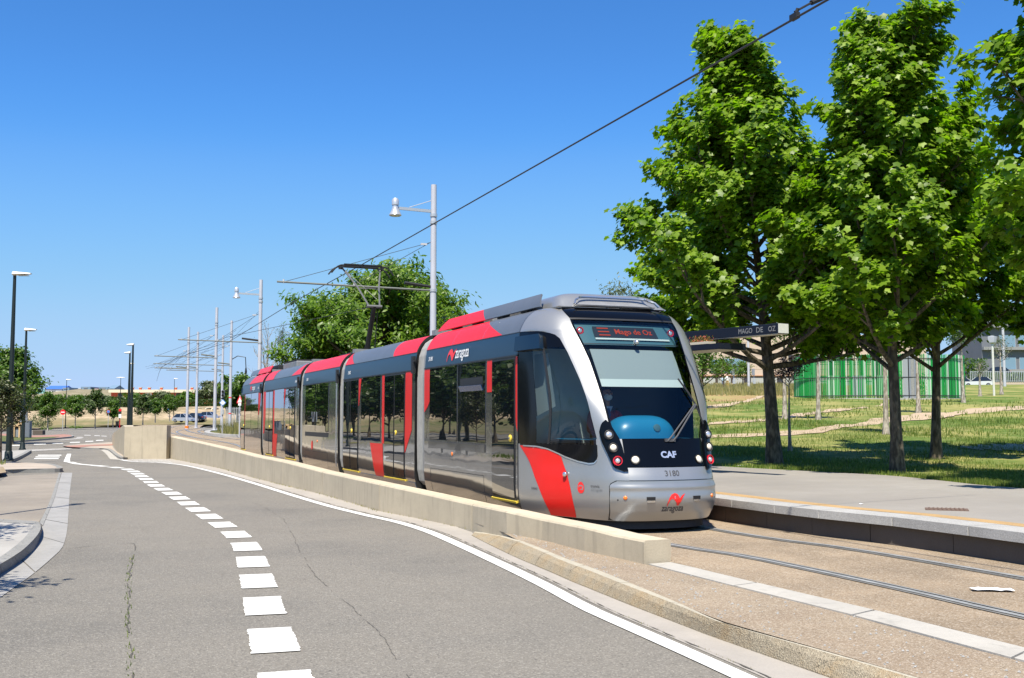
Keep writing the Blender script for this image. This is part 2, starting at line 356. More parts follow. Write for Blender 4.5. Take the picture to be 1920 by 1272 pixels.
# ================================================================== ground, road, kerbs
RZ = 0.14                                    # rail level above the road
def zt(Y): return RZ + (.56 * min(max((Y - 40) / 40, 0), 1)) + (.02 if Y > 100 else 0)
def sst(x): x = min(max(x, 0), 1); return x * x * (3 - 2 * x)
def zfar(X, Y):                              # open ground left and beyond the roundabout
    z = .6 * sst((Y - 70) / 90) * sst((X + 78) / 34)
    bk = sst((Y - 182 - 4 * math.sin(X * .11) - 2 * math.sin(X * .31)) / 22)
    return z + (3.1 + .35 * math.sin(X * .07) + .2 * math.sin(X * .23 + 1)) * bk + .03
def s_(o): return tag(o, kind='structure')
m = MB(); m.quad((-2500, -600, -.25), (2500, -600, -.25), (2500, 5000, -.25), (-2500, 5000, -.25))
s_(m.build('ground', M['dirt']))
m = MB(); m.quad((-80, -25, 0), (30, -25, 0), (30, 140, 0), (-80, 140, 0))
m.quad((-80, 140, 0), (30, 140, 0), (30, 260, 0), (-120, 260, 0))
road = s_(m.build('road', M['asphalt']))

# kerb on the right of the road (sloped, mossy), gutter strip, edge line
foot_px = [(884, 1005), (921, 1024), (969, 1047), (1007, 1063), (1031.7, 1073.5), (1068.5, 1090), (1130, 1115), (1179, 1135), (1228, 1154), (1275, 1172), (1322, 1190.5), (1380, 1211), (1441.8, 1233), (1490, 1249.5), (1540, 1267)]
top_px = [(889, 998.5), (928, 1003), (965, 1015), (1012, 1032.6), (1035, 1043), (1066, 1056), (1105, 1070), (1160, 1092), (1207, 1110), (1271, 1135), (1339, 1163), (1395, 1180), (1454.6, 1197), (1570, 1230), (1706.6, 1270)]
foot = Line([G(x, y, 0) for x, y in foot_px][::-1])
top = Line([G(x, y, min(.125, .012 + .05 * i)) for i, (x, y) in enumerate(top_px)][::-1])
def extend(L, d0=6, d1=0):
    a, b = L.p[0], L.p[2]; u = (a - b) / np.linalg.norm(a - b); P = [a + u * d0 * k for k in (1, .5)] + list(L.p)
    return Line(P, 1)
foot = extend(foot, 5); top = extend(top, 5)
line_px = [(1500, 1322), (1373, 1263), (1271, 1217), (1185, 1179), (1100, 1141), (1020, 1098), (940, 1059), (860, 1022), (800, 996.5), (740, 978.5), (700, 970), (620, 950.5), (547, 929), (474, 906.3), (408, 887.5), (346, 873.2), (300, 868.5), (262, 867), (240, 865), (226, 862.4)]
edge = Line([G(x, y, 0) for x, y in line_px]); edge = extend(edge, 5)
# gutter: from the line's outer edge to the kerb foot / wall base
wall_px = [(1209, 1059, 1014, .12), (1154, 1046, 1003.5, .12), (1096, 1034, 989, .12), (1017, 1016, 974, .1), (950, 1007, 959, .08), (885, 995, 946, 0), (800, 976, 927, 0), (711, 959, 908, 0), (604, 927.5, 885, 0), (530, 910, 866, 0), (478, 897, 856, 0), (419, 880, 841, 0), (366, 869, 829, 0), (314, 859.5, 818, 0)]
wb = [(*G(x, y, z), z) for x, y, t, z in wall_px]
wt = [ZY(t, b[1]) for (x, y, t, z), b in zip(wall_px, wb)]
wallL = Line([(b[0], b[1]) for b in wb], 1)
gm = MB()
outer = [foot.at(foot.L * i / 30) for i in range(31)] + [(b[0], b[1]) for b in wb[5:]]
oL = Line(outer, 1)
inn = [edge.off(min(edge.near(p), edge.L), .13) for p in oL.samp(.8)]
ribbon(gm, inn, oL.samp(.8), .004)
gutter = s_(gm.build('road_gutter', M['gutter'], None))
# edge line as one painted marking with gaps of wear in the material
lm = MB(); e1 = edge.samp(.5, -.075); e2 = edge.samp(.5, .075)
ribbon(lm, e1, e2, .008); s_(lm.build('road_edge_line', M['paint'], road))
# jagged crack along the gutter joint
cm = MB(); pts = edge.samp(.12, .15, 0, edge.L * .75)
A = [(p[0] + nrg.normal(0, .008), p[1]) for p in pts]; B = [(p[0] + .003 + abs(nrg.normal(0, .004)), p[1] + .003) for p in pts]
ribbon(cm, A, B, .0085); s_(cm.build('gutter_joint_crack', M['crack_and_shadow'], gutter))
# kerb stones
n_st = int(foot.L / 1.02); gap = .006
for i in range(n_st):
    a, b = i / n_st, (i + 1) / n_st
    K = MB(); sec = []
    for k in range(5):
        t = a + (b - a) * k / 4 + (gap if k == 0 else -gap if k == 4 else 0) / foot.L
        f_ = foot.at(t * foot.L); q = top.at(t * top.L); nx, ny = q[0] - f_[0], q[1] - f_[1]; d = math.hypot(nx, ny) or 1
        if d > .4: nx, ny = nx, ny
        hgt = .125 * min(1, (foot.L - t * foot.L) / 2.2 + .1)
        u = (nx / d, ny / d); mid = (f_[0] + nx * .45, f_[1] + ny * .45)
        sec.append([(f_[0], f_[1], -.02), (f_[0], f_[1], .012), (mid[0], mid[1], hgt * .72), (q[0], q[1], hgt), (q[0] + u[0] * .09, q[1] + u[1] * .09, hgt + .002), (q[0] + u[0] * .09, q[1] + u[1] * .09, -.02)])
    K.add([p for s5 in sec for p in s5], [(k * 6 + j, k * 6 + j + 1, (k + 1) * 6 + j + 1, (k + 1) * 6 + j) for k in range(4) for j in range(5)])
    K.m = [1 if (q_ % 5) >= 3 else 0 for q_ in range(20)]
    K.add(sec[0], [tuple(range(6))]); K.add(sec[4], [tuple(range(6))[::-1]])
    if i == 0: kerbR = tag(K.build('kerb_stone', [M['kerb'], M['kerbtop']], None), kind='structure'); base_k = kerbR; base_k.name = 'road_kerb'
    else: K.build('kerb_stone', [M['kerb'], M['kerbtop']], kerbR)
# verge between kerb, wall and edging strip
stripL_px = [(1215, 1058.5), (1330, 1088), (1450, 1118), (1574, 1148), (1741, 1194), (1920, 1241)]
stripR_px = [(1258, 1055), (1370, 1082), (1484.5, 1110), (1655, 1149), (1790, 1183), (1920, 1216)]
SL = extend(Line([G(x, y, .125) for x, y in stripL_px][::-1]), 6); SR = extend(Line([G(x, y, .125) for x, y in stripR_px][::-1]), 6)
vm = MB(); k = [top.off(top.L * .985 * i / 60, 0) for i in range(61)]
vR = Line(list(SL.samp(.5)) + [(b[0], b[1]) for b in wb[:6]], 1)
rr = [vR.at(vR.L * i / 60) for i in range(61)]
k = [(a[0] + .04, a[1] + .03) for a in k]; ribbon(vm, k, rr, lambda x, y: .121)
verge = s_(vm.build('gravel_verge', M['verge']))
# edging strip slabs
n_ = int(SL.L / 1.5)
for i in range(n_):
    a, b = i / n_ + .0012, (i + 1) / n_ - .0012
    e_ = [SL.at(a * SL.L), SR.at(a * SR.L), SR.at(b * SR.L), SL.at(b * SL.L)]
    S_ = MB(); S_.prism(e_, .05, .132 + .001 * (i % 2))
    o = S_.build('edging_slab', M['strip'], None if i == 0 else edging); bevel(o, .004, 1)
    if i == 0: edging = o; o.name = 'edging_strip'; tag(o, kind='structure')
# loose pebbles and grit on the verge
pb = MB()
for _ in range(900):
    t = rnd.random() * top.L; p = top.off(t, .1 + rnd.random() ** 1.5 * 1.4); r = rnd.uniform(.004, .012)
    pb.add([(p[0] + r, p[1], .123), (p[0] - r, p[1] + r * .5, .123), (p[0], p[1] - r, .123), (p[0], p[1], .123 + r * 1.1)], [(0, 1, 3), (1, 2, 3), (2, 0, 3)])
tag(pb.build('loose_grit', M['granite'], verge), kind='stuff')

# ---------------- low concrete wall beside the track
cuts = [0, 5, 7, 8, 9, 10, 11, 13]
wall = thing('concrete_wall', 'long low beige concrete wall between the road and the tram, growing taller away from the camera', 'wall', (wb[0][0], wb[0][1], 0))
TH = .32
def wsec(i):
    t = wallL.s[i]; n = wallL.nrm(t, .4); x, y, z = wb[i]; h = wt[i]
    return (x, y, z - .12), (x, y, h - .02), (x + n[0] * .02, y + n[1] * .02, h), (x + n[0] * (TH - .02), y + n[1] * (TH - .02), h), (x + n[0] * TH, y + n[1] * TH, h - .02), (x + n[0] * TH, y + n[1] * TH, z - .12)
for a, b in zip(cuts[:-1], cuts[1:]):
    W = MB(); S2 = [wsec(i) for i in range(a, b + 1)]
    g0 = .012
    def inset(P, Q): 
        P_ = Vector(P); Q_ = Vector(Q); d = (Q_ - P_).normalized() * g0; return tuple(P_ + d)
    S2[0] = [inset(p, q) for p, q in zip(S2[0], S2[1])]; S2[-1] = [inset(p, q) for p, q in zip(S2[-1], S2[-2])]
    for k in range(len(S2) - 1):
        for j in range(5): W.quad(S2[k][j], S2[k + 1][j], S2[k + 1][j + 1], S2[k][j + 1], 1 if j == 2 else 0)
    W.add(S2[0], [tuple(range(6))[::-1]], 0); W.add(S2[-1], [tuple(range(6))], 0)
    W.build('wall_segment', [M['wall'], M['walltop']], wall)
# taller wing at the far end
blk = thing('wing_wall', 'tall pale concrete wing wall where the low wall meets the roundabout', 'wall', (-14.3, 42.0, 0))
bp = [(G(314, 860)[0] + .14, 41.85), (G(240, 860)[0], 42.0), (GY(231, 45.2), 45.2), (GY(221.7, 48.5), 48.5), (GY(213.3, 59), 59), (GY(211.7, 65), 65)]
bt = [ZY(798, 42), ZY(800, 42), ZY(798, 44.6), ZY(806, 48.5), ZY(812.5, 59), ZY(816, 65)]
BL = Line(bp, 1); Wm = MB(); secs = []
for i, p in enumerate(bp):
    n = BL.nrm(BL.s[i], .3); secs.append([(p[0], p[1], -.1), (p[0], p[1], bt[i]), (p[0] + n[0] * .4, p[1] + n[1] * .4, bt[i]), (p[0] + n[0] * .4, p[1] + n[1] * .4, -.1)])
for k in range(len(secs) - 1):
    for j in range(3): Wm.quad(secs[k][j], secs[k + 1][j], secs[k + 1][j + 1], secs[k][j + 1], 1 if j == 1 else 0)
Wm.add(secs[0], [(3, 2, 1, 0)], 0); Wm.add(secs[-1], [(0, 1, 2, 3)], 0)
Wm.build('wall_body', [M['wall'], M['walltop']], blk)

# ---------------- left kerb island, gutter, driveway
def px(L, z=0): return [G(x, y, z) for x, y in L]
lf_out = px([(-60, 1165), (0, 1122), (34, 1097.5), (60, 1079), (82, 1061), (100, 1045), (116, 1029), (123, 1010), (126.5, 989), (129, 955), (131, 923), (135.6, 887)])
lf_in = px([(-60, 1122), (0, 1078), (22.8, 1064.5), (38, 1054), (52.4, 1042.8), (62, 1034), (70, 1024), (75, 1010), (79, 989), (91, 958.5), (102.6, 928.9), (116, 887)])
gl = MB(); a = Line(lf_out); b = Line(lf_in)
npl = 9; leftg = None
for i in range(npl):
    g_ = MB(); e0, e1_ = i / npl + .001, (i + 1) / npl - .001
    A = [a.at(a.L * (e0 + (e1_ - e0) * k / 6)) for k in range(7)]; B = [b.at(b.L * (e0 + (e1_ - e0) * k / 6)) for k in range(7)]
    ribbon(g_, B, A, .006 + .001 * (i % 2))
    o = g_.build('gutter_slab', M['gutter2'], leftg)
    if leftg is None: leftg = o; o.name = 'left_gutter'; tag(o, kind='structure')
# curved kerb of the near island
kt = px([(-60, 1098), (0, 1058.7), (22.8, 1045), (45.6, 1029), (66, 1008.6), (75.2, 995), (76, 986), (70.6, 981.3), (50, 979.4), (20.5, 977.9), (0, 976.7), (-60, 974)], .125)
ki = px([(-60, 1084), (0, 1045), (25, 1027), (45.6, 1009), (57, 994), (62, 985.5), (60, 983.2), (55, 982.6), (40, 981.6), (18, 980.5), (0, 979), (-60, 976.5)], .125)
kf = px([(-60, 1122), (0, 1078), (22.8, 1064.5), (50, 1044.5), (69, 1026), (78.4, 998), (79, 987), (72, 980.2), (50, 978), (20, 976.5), (0, 975.2), (-60, 972.5)], 0)
KT, KI, KF = Line(kt), Line(ki), Line(kf)
island = MB(); island.sheet(ki + [(-12, G(-60, 976)[1]), (-9, 6)], .122)
isl = s_(island.build('left_pavement', M['slab']))
for i in range(11):
    K = MB(); sec = []
    for k in range(5):
        t = (i + k / 4 + (.006 if k == 0 else -.006 if k == 4 else 0)) / 11
        f_, q, r = KF.at(t * KF.L), KT.at(t * KT.L), KI.at(t * KI.L)
        sec.append([(f_[0], f_[1], -.02), (f_[0] * .3 + q[0] * .7, f_[1] * .3 + q[1] * .7, .108), (q[0], q[1], .127), (r[0], r[1], .127), (r[0], r[1], -.02)])
    for k in range(4):
        for j in range(4): K.quad(sec[k][j], sec[k + 1][j], sec[k + 1][j + 1], sec[k][j + 1])
    K.add(sec[0], [tuple(range(5))[::-1]]); K.add(sec[4], [tuple(range(5))])
    K.build('kerb_stone', M['kerb_dark'], isl, smooth=True)
# slab joints on that pavement are real grooves: slabs laid as separate pieces
for i in range(5):
    for j in range(5):
        x0, y0 = -9.8 + j * .62, 10.9 + i * 1.0
        cx, cy = x0 + .3, y0 + .5
        # keep only slabs fully inside the pavement
        ok = all(any(True for _ in [0]) and (xx < np.interp(yy, [p[1] for p in KI.p if p[0] > -7.9][:40], [p[0] for p in KI.p if p[0] > -7.9][:40]) - .05) for xx in (x0 + .6,) for yy in (y0, y0 + .98)) if False else (x0 + .62 < -6.3 - (y0 - 11) * .25)
        if ok and y0 + 1 < 15.9:
            S_ = MB(); S_.prism([(x0, y0), (x0 + .61, y0), (x0 + .61, y0 + .99), (x0, y0 + .99)], .1, .128 + .0015 * ((i + j) % 2)); S_.build('paving_slab', M['slab'], isl)
dr = MB(); dr.sheet(px([(-80, 971), (0, 975), (40, 978), (72, 981), (88, 957.5), (99, 928.9), (111, 889), (60, 891), (14, 893), (0, 903), (-80, 925)]), .005)
s_(dr.build('driveway', M['drive']))
fk = MB(); q1 = Line(px([(80, 988), (92.5, 958.5), (104, 928.9), (114.5, 888)])); q2 = Line(px([(74, 981), (86.5, 957), (98, 928), (110.5, 887)]))
for i in range(9):
    K = MB(); A = [q1.at(q1.L * (i + k / 3 + (.01 if k == 0 else -.01 if k == 3 else 0)) / 9) for k in range(4)]; B = [q2.at(q2.L * (i + k / 3 + (.01 if k == 0 else -.01 if k == 3 else 0)) / 9) for k in range(4)]
    ribbon(K, B, A, .014); K.build('flush_kerb_stone', M['kerb_dark'], leftg)
# second island (pinkish paving) and third one with the lamp posts
def curb_island(name, poly_px, mat_, h=.12, kmat=None):
    P = px(poly_px, 0); L = Line(P + [P[0]], 4); pts = [tuple(p) for p in L.p[:-1]]
    if area(pts) < 0: pts = pts[::-1]
    I = MB(); I.prism(pts, -.02, h - .004, 0, 1)
    L2 = Line(pts + [pts[0]], 1); o = I.build(name, [kmat or M['kerb_dark'], mat_]); tag(o, kind='structure')
    K = MB(); A = L2.samp(.6, 0); B = L2.samp(.6, -.16); ribbon(K, A, B, h); K.build('kerb_edge', kmat or M['kerb_dark'], o); return o, L2
isl2, _ = curb_island('far_pavement', [(-90, 905), (-30, 893), (0, 890), (16, 888.5), (60, 887.3), (112, 886), (116, 883), (108, 879.5), (95, 876.5), (70, 874.5), (40, 873.3), (10, 873), (-90, 873)], M['pinkpave'])
isl3, _ = curb_island('lamp_pavement', [(-120, 869), (10, 869.5), (25, 867), (40, 860.5), (56, 851), (54, 849), (0, 850), (-120, 850)], M['slab'])
isl4, _ = curb_island('roundabout_island', [(-160, 832), (0, 831.5), (50, 828.5), (105, 824), (137, 820.5), (134, 817.6), (115, 816.6), (60, 819), (0, 815), (-160, 816)], M['redpave'], .1)
def blades(name, label, pts, zf, h, wd, mats, parent=None, per=1, lean=.35):
    """tufts of grass: one mesh of thin tapered blades"""
    n = len(pts); P = np.array(pts); z = np.array([zf(x, y) for x, y in pts])
    hh = nrg.uniform(h * .45, h * 1.15, n); an = nrg.uniform(0, 2 * np.pi, n); ww = nrg.uniform(wd * .6, wd * 1.3, n)
    la = nrg.uniform(0, 2 * np.pi, n); lr = nrg.uniform(0, lean, n) * hh
    v = np.zeros((n, 3, 3)); dx, dy = np.cos(an) * ww / 2, np.sin(an) * ww / 2
    v[:, 0] = np.stack([P[:, 0] - dx, P[:, 1] - dy, z - .01], 1); v[:, 1] = np.stack([P[:, 0] + dx, P[:, 1] + dy, z - .01], 1)
    v[:, 2] = np.stack([P[:, 0] + np.cos(la) * lr, P[:, 1] + np.sin(la) * lr, z + hh], 1)
    return np_mesh(name, v.reshape(-1, 3), np.arange(n * 3), 3, mats, parent, nrg.random(n))
def np_mesh(name, v, idx, k, mat_, parent=None, lf=None, faces_per=1):
    o0 = origin(parent); me = bpy.data.meshes.new(name); nv = len(v); nf = len(idx) // k
    v = v - np.array(o0)
    me.vertices.add(nv); me.vertices.foreach_set('co', v.astype(np.float32).ravel())
    me.loops.add(len(idx)); me.loops.foreach_set('vertex_index', idx.astype(np.int32))
    me.polygons.add(nf); me.polygons.foreach_set('loop_start', np.arange(0, nf * k, k, dtype=np.int32))
    try: me.polygons.foreach_set('loop_total', np.full(nf, k, dtype=np.int32))
    except Exception: pass
    me.materials.append(mat_); me.update(calc_edges=True); me.validate()
    if lf is not None:
        at = me.attributes.new('lf', 'FLOAT', 'FACE'); at.data.foreach_set('value', np.repeat(lf, faces_per).astype(np.float32))
    return link(bpy.data.objects.new(name, me), parent)
M['grass'] = leaf_mat('grass_blades', (.06, .105, .018), (.19, .24, .045), .3, (.38, .34, .14))
M['drygrass'] = leaf_mat('dry_grass_blades', (.15, .155, .05), (.33, .29, .13), .3, (.4, .32, .2))
gi = MB(); gi.sheet(px([(-160, 829), (0, 828.5), (50, 825.5), (100, 821.5), (112, 819), (60, 820.5), (0, 817), (-160, 818)], .1), .108)
s_(gi.build('island_grass', ground_mat('short_grass', (.13, .155, .05), (.05, .08, .02), (.3, .27, .12), big=1, speck=12, sp_amt=.6)))
# second grass pocket left of the pink paving
gp = MB(); gp.sheet(px([(-90, 900), (0, 888), (12, 886), (6, 876), (-90, 876)], .12), .126); s_(gp.build('kerb_grass_patch', M['dirt']))
pts = [(rnd.uniform(-22, -16.2), rnd.uniform(30.5, 35.0)) for _ in range(2200)]
pts = [p for p in pts if p[0] < GY(14, p[1])]
tag(blades('verge_grass', '', pts, lambda x, y: .12, .16, .03, M['grass']), kind='stuff')
# pavement round the wing wall, with its red path and gutter
isl5, _ = curb_island('wing_pavement', [(239, 861), (228, 861.6), (216, 856), (206, 847.5), (196, 843.8), (165, 842.8), (128, 840), (120, 837.5), (160, 834.5), (214, 831), (216, 838), (224, 848), (240, 858)], M['pinkpave'], .07)
rp = MB(); rp.sheet(px([(118, 836.5), (150, 835.2), (211, 833.2), (211, 835.4), (170, 837), (150, 839.4), (130, 838.6)], .07), .077); s_(rp.build('red_path', M['redpave']))
gw = MB(); A = px([(186, 843.5), (192, 846), (200, 853), (208, 862), (222, 862.5)]); B = px([(200, 843.5), (206, 846.5), (213, 853), (222, 861), (226, 862)])
ribbon(gw, Line(A).samp(1), [Line(B).at(Line(B).L * i / (len(Line(A).samp(1)) - 1)) for i in range(len(Line(A).samp(1)))], .006); s_(gw.build('wing_gutter', M['strip']))
# ---------------- painted markings
def mark(quad, mt='paint', z=.008, name='road_marking'):
    q = MB(); P = px(quad); 
    if area(P) < 0: P = P[::-1]
    q.sheet(P, z); return q.build(name, M[mt], road)
dash_px = [(560, 1330), (537.7, 1280), (511, 1201), (494, 1134.6), (482, 1086), (471, 1050), (460, 1023), (441, 1002), (418, 985.4), (397, 972.7), (378, 960.7), (362, 951), (348.5, 942), (335, 934), (324, 927), (312, 921), (301.5, 916), (293, 911.5), (287, 908), (281, 903.5), (275, 899.8), (270, 896.5), (265, 893.6), (260, 890), (255, 887.8), (251, 885), (245, 882.6), (239, 880.8), (231, 879), (200, 875.5), (165, 872.5)]
DL = Line(px(dash_px), 4); s2 = DL.near(G(511, 1201)); k = -1
while s2 + k * 1.45 + .45 < DL.L - .3:
    c = s2 + k * 1.45; D_ = MB(); hw = .165
    a0, a1 = c - .45 + rnd.uniform(-.02, .02), c + .45 + rnd.uniform(-.02, .02)
    Lp = [DL.off(a0 + (a1 - a0) * i / 24, -hw + rnd.uniform(-.008, .008)) for i in range(25)]; Rp = [DL.off(a0 + (a1 - a0) * i / 24, hw + rnd.uniform(-.008, .008)) for i in range(25)]
    ribbon(D_, Lp, Rp, .008); D_.build('lane_dash', M['paint'], road); k += 1
lt = MB(); Ln = Line(px([(190, 874.6), (165, 872.4), (145, 870.5), (131, 867)])); ribbon(lt, Ln.samp(.6, -.12), Ln.samp(.6, .12), .0085); lt.build('road_marking', M['paint'], road)
mark([(119, 866), (132, 869), (131, 861), (133.5, 851.5), (126, 851.5)])
for a_, b_, y in ((71, 115, 854.2), (66.5, 112, 857.5), (64, 110, 860.6)): mark([(a_, y - .8), (b_, y - .8), (b_, y + .8), (a_, y + .8)])
mark([(12, 845.5), (60, 843.5), (138, 840.5), (130, 843), (70, 846), (12, 848)], 'paint2')
for x0, x1, y in ((131, 150, 830), (160, 175, 828), (180, 194, 826.2), (98, 118.5, 832), (63.5, 86, 833.5), (22, 40, 835.8)): mark([(x0, y - .4), (x1, y - 1), (x1, y + .4), (x0, y + .9)])
for x0, x1, y in ((158, 170, 816.4), (177, 187, 817.2), (190, 200, 818)): mark([(x0, y - .35), (x1, y), (x1, y + .7), (x0, y + .4)])
rg = Line(px([(137, 820), (147, 819.5), (150, 821.5), (140, 823.5), (110, 826)])); q = MB(); ribbon(q, rg.samp(1, -.25), rg.samp(1, .25), .0085); q.build('road_marking', M['paint2'], road)
for i in range(6):
    x0 = 246 + i * 12
    mark([(x0, 861.6 + i * .25), (x0 + 9, 861.8 + i * .25), (x0 + 20, 866.3 + i * .6), (x0 + 8, 866.3 + i * .6)], 'paint2')
# long meandering cracks in the asphalt, one painted lamp shadow, and the weeds that grow in one of them
def crack_and_shadow(pxs, wd, name='asphalt_crack_and_shadow', jit=.02):
    L = Line(px(pxs)); wd *= .42; c = MB(); st = .06; n = int(L.L / st); off = 0; A = []; B = []
    for i in range(n + 1):
        off += rnd.uniform(-1, 1) * jit * .5; off *= .96; w_ = wd * rnd.uniform(.3, 1.3)
        A.append(L.off(i * st, off - w_ / 2)); B.append(L.off(i * st, off + w_ / 2))
    gp_ = 0
    for i in range(n):
        if gp_ <= 0 and rnd.random() < .05 * (wd < .012): gp_ = rnd.randint(2, 9)
        gp_ -= 1
        if gp_ > 0: continue
        ribbon(c, A[i:i + 2], B[i:i + 2], .005)
    return c.build(name, M['crack_and_shadow'], road), A
_, ck = crack_and_shadow([(250, 1300), (246, 1240), (243, 1180), (240, 1110), (243, 1070), (252, 1035), (253, 1022), (240, 1019), (200, 1021), (120, 1030)], .028)
crack_and_shadow([(437, 935), (480, 945), (520, 965), (545, 985), (556, 1020), (575, 1050), (600, 1085), (640, 1120), (690, 1165), (740, 1230), (780, 1300)], .012)
crack_and_shadow([(175, 913), (190, 911.7), (217, 910.5)], .03)  # a lamp's cast shadow, painted as a short dark streak
wp = [(p[0] + rnd.gauss(0, .018), p[1] + rnd.gauss(0, .02)) for p in ck[:110] for _ in range(3) if rnd.random() < .4]
tag(blades('crack_weeds', '', wp, lambda x, y: .004, .028, .012, M['grass'], road, lean=.8), kind='stuff')
wp = [(edge.off(t, .155 + rnd.gauss(0, .01))) for t in np.arange(2, 26, .02) if rnd.random() < .35]
tag(blades('gutter_weeds', '', wp, lambda x, y: .006, .015, .008, M['drygrass'], gutter, lean=.8), kind='stuff')
wp = [(wallL.off(t, -abs(rnd.gauss(0, .03)) - .01)) for t in np.arange(5, wallL.L, .03) if rnd.random() < .2 + .3 * (math.sin(t * .9) > .4)]
tag(blades('wall_foot_weeds', '', wp, lambda x, y: .005, .045, .015, M['drygrass'], gutter, lean=.8), kind='stuff')

# ================================================================== track
thc = R(21.5)
left_rail = [G(1920, 1156.3, RZ), G(1730, 1113, RZ), G(1544, 1073, RZ), G(1400, 1044, RZ), G(1253.8, 1016.2, RZ)]
Lr = Line(left_rail)
cen = [Lr.off(t, .75) for t in np.linspace(0, Lr.L, 5)]
d0 = np.array(cen[0]) - np.array(cen[1]); d0 = d0 / np.linalg.norm(d0)
pre = [tuple(np.array(cen[0]) + d0 * 6 + np.array([.55, 0])), tuple(np.array(cen[0]) + d0 * 3 + np.array([.15, 0]))]
CL = Line(pre + cen[:-1] + [(2.4, 13.0), (1.27, 15.68), (-.49, 20.17), (-2.84, 25.73), (-4.66, 30.15), (-7.19, 36.47), (-9.33, 41.88), (-12.4, 51.4), (-15.0, 57.4), (-17.6, 62.4), (-21.4, 70.4), (-25.2, 80.3), (-31.2, 100.3), (-41.4, 137)], 5)
CL2 = Line([(-17.6, 62.4), (-21.1, 70.6), (-23.3, 77), (-24.8, 85), (-28.5, 102), (-37, 137)], 5)
PE = 1.385                                     # platform edge offset
PZ = .46
ys = [p[1] for p in CL.samp(.5, PE)]; xs = [p[0] for p in CL.samp(.5, PE)]
def Xr(Y): return float(np.interp(Y, ys, xs))
lp = [(p[0], p[1]) for p in SR.samp(.5)] + [(b[0] + .26, b[1] + .12) for b in wb[1:]] + [(-13.35, 42.3), (-14.6, 43), (-17.5, 48.6), (-21.6, 59.1), (-24, 65.1), (-29.5, 80), (-36, 100), (-47, 137)]
lp = sorted(lp, key=lambda p: p[1]); ly = [p[1] for p in lp]; lx = [p[0] for p in lp]
def Xl(Y): return float(np.interp(Y, ly, lx))
bm_ = MB(); Ys = list(np.arange(1.5, 137, .75))
ribbon(bm_, [(Xl(y), y) for y in Ys], [(Xr(y) + .1 if y < 46 else (Xr(y) + .5), y) for y in Ys], lambda x, y: zt(y) - .008)
bed = s_(bm_.build('track_bed', M['bed']))
def rails(C, a=0):
    for s_sgn in (-1, 1):
        for nm, o0, o1, dz, mt in (('rail_head', -.035, .03, .004, 'steel'), ('rail_groove', .03, .065, -.0015, 'groove'), ('rail_keeper', .065, .085, .003, 'steel'), ('rail_seal', -.075, -.035, -.001, 'rubber'), ('rail_seal', .085, .115, -.001, 'rubber')):
            q = MB(); f_ = -s_sgn
            A = C.samp(.6, s_sgn * .75 + f_ * o0, a); B = C.samp(.6, s_sgn * .75 + f_ * o1, a)
            if f_ < 0: A, B = B, A
            ribbon(q, A, B, lambda x, y: zt(y) + dz); q.build(nm, M[mt], bed)
rails(CL); rails(CL2)
# ---------------- station platform
pl_back_px = [(1340, 874), (1446.7, 880), (1560, 886), (1670, 892), (1780, 903), (1920, 916)]
PB = Line([(14.5, 6.5), (11.2, 12)] + [G(x, y, PZ) for x, y in pl_back_px][::-1] + [(2.6, 30.5), (-1.2, 39), (-4, 46)], 3)
pby = [p[1] for p in PB.p]; pbx = [p[0] for p in PB.p]
def Xb(Y): return float(np.interp(Y, pby, pbx)) if Y < 46 else -4 + .25 * (Y - 46)
s0 = CL.near((5.5, 3)); s1 = CL.near((-9.33, 41.88)) + 2
front = CL.samp(.5, PE + .56, 0, s1)
Pm = MB(); py_ = [y for y in np.arange(2.5, 44, .5)]
fx = lambda Y, o: float(np.interp(Y, [p[1] for p in CL.samp(.5, o)], [p[0] for p in CL.samp(.5, o)]))
c45 = CL.samp(.5, PE + .72); cy, cx_ = [p[1] for p in c45], [p[0] for p in c45]
ribbon(Pm, [(float(np.interp(y, cy, cx_)), y) for y in py_], [(Xb(y), y) for y in py_], PZ)
plat = s_(Pm.build('platform', M['plat']))
om = MB(); ribbon(om, CL.samp(.5, PE + .46, 0, s1), CL.samp(.5, PE + .73, 0, s1), PZ + .004); om.build('tactile_strip', M['ochre'], plat)
ds = np.arange(0, s1, 1.0); sg = []
rest = MB(); rest2 = MB()
for i, t in enumerate(ds[:-1]):
    a_, b_ = t + .004, t + .996
    poly = [CL.off(a_, PE), CL.off(a_, PE + .455), CL.off(b_, PE + .455), CL.off(b_, PE)]
    low = [CL.off(a_ + .3, PE + .09), CL.off(a_ + .3, PE + .3), CL.off(b_ + .3, PE + .3), CL.off(b_ + .3, PE + .09)]
    if t < 26:
        S_ = MB(); S_.prism(poly, PZ - .1, PZ + .003 + .001 * (i % 2)); bevel(S_.build('granite_slab', M['granite'], plat), .008, 1)
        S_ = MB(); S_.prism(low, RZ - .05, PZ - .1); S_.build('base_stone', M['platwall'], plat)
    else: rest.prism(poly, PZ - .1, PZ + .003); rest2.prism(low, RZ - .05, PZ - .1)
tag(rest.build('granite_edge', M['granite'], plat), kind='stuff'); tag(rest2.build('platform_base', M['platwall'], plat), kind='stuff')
# drain cover let into the paving
dc = MB(); c = G(1775, 956, PZ); dc.box((c[0], c[1], PZ + .003), (.5, .32, .012), R(-20)); 
for i in range(-4, 5): dc.box((c[0] + i * .05 * math.cos(R(-20)), c[1] + i * .05 * math.sin(R(-20)), PZ + .012), (.018, .27, .01), R(-20))
tag(dc.build('drain_cover', mat('rusty_iron', (.14, .09, .07), .8, noise=.4, nscale=30)), 'small rusty drain cover let into the station platform', 'drain cover')
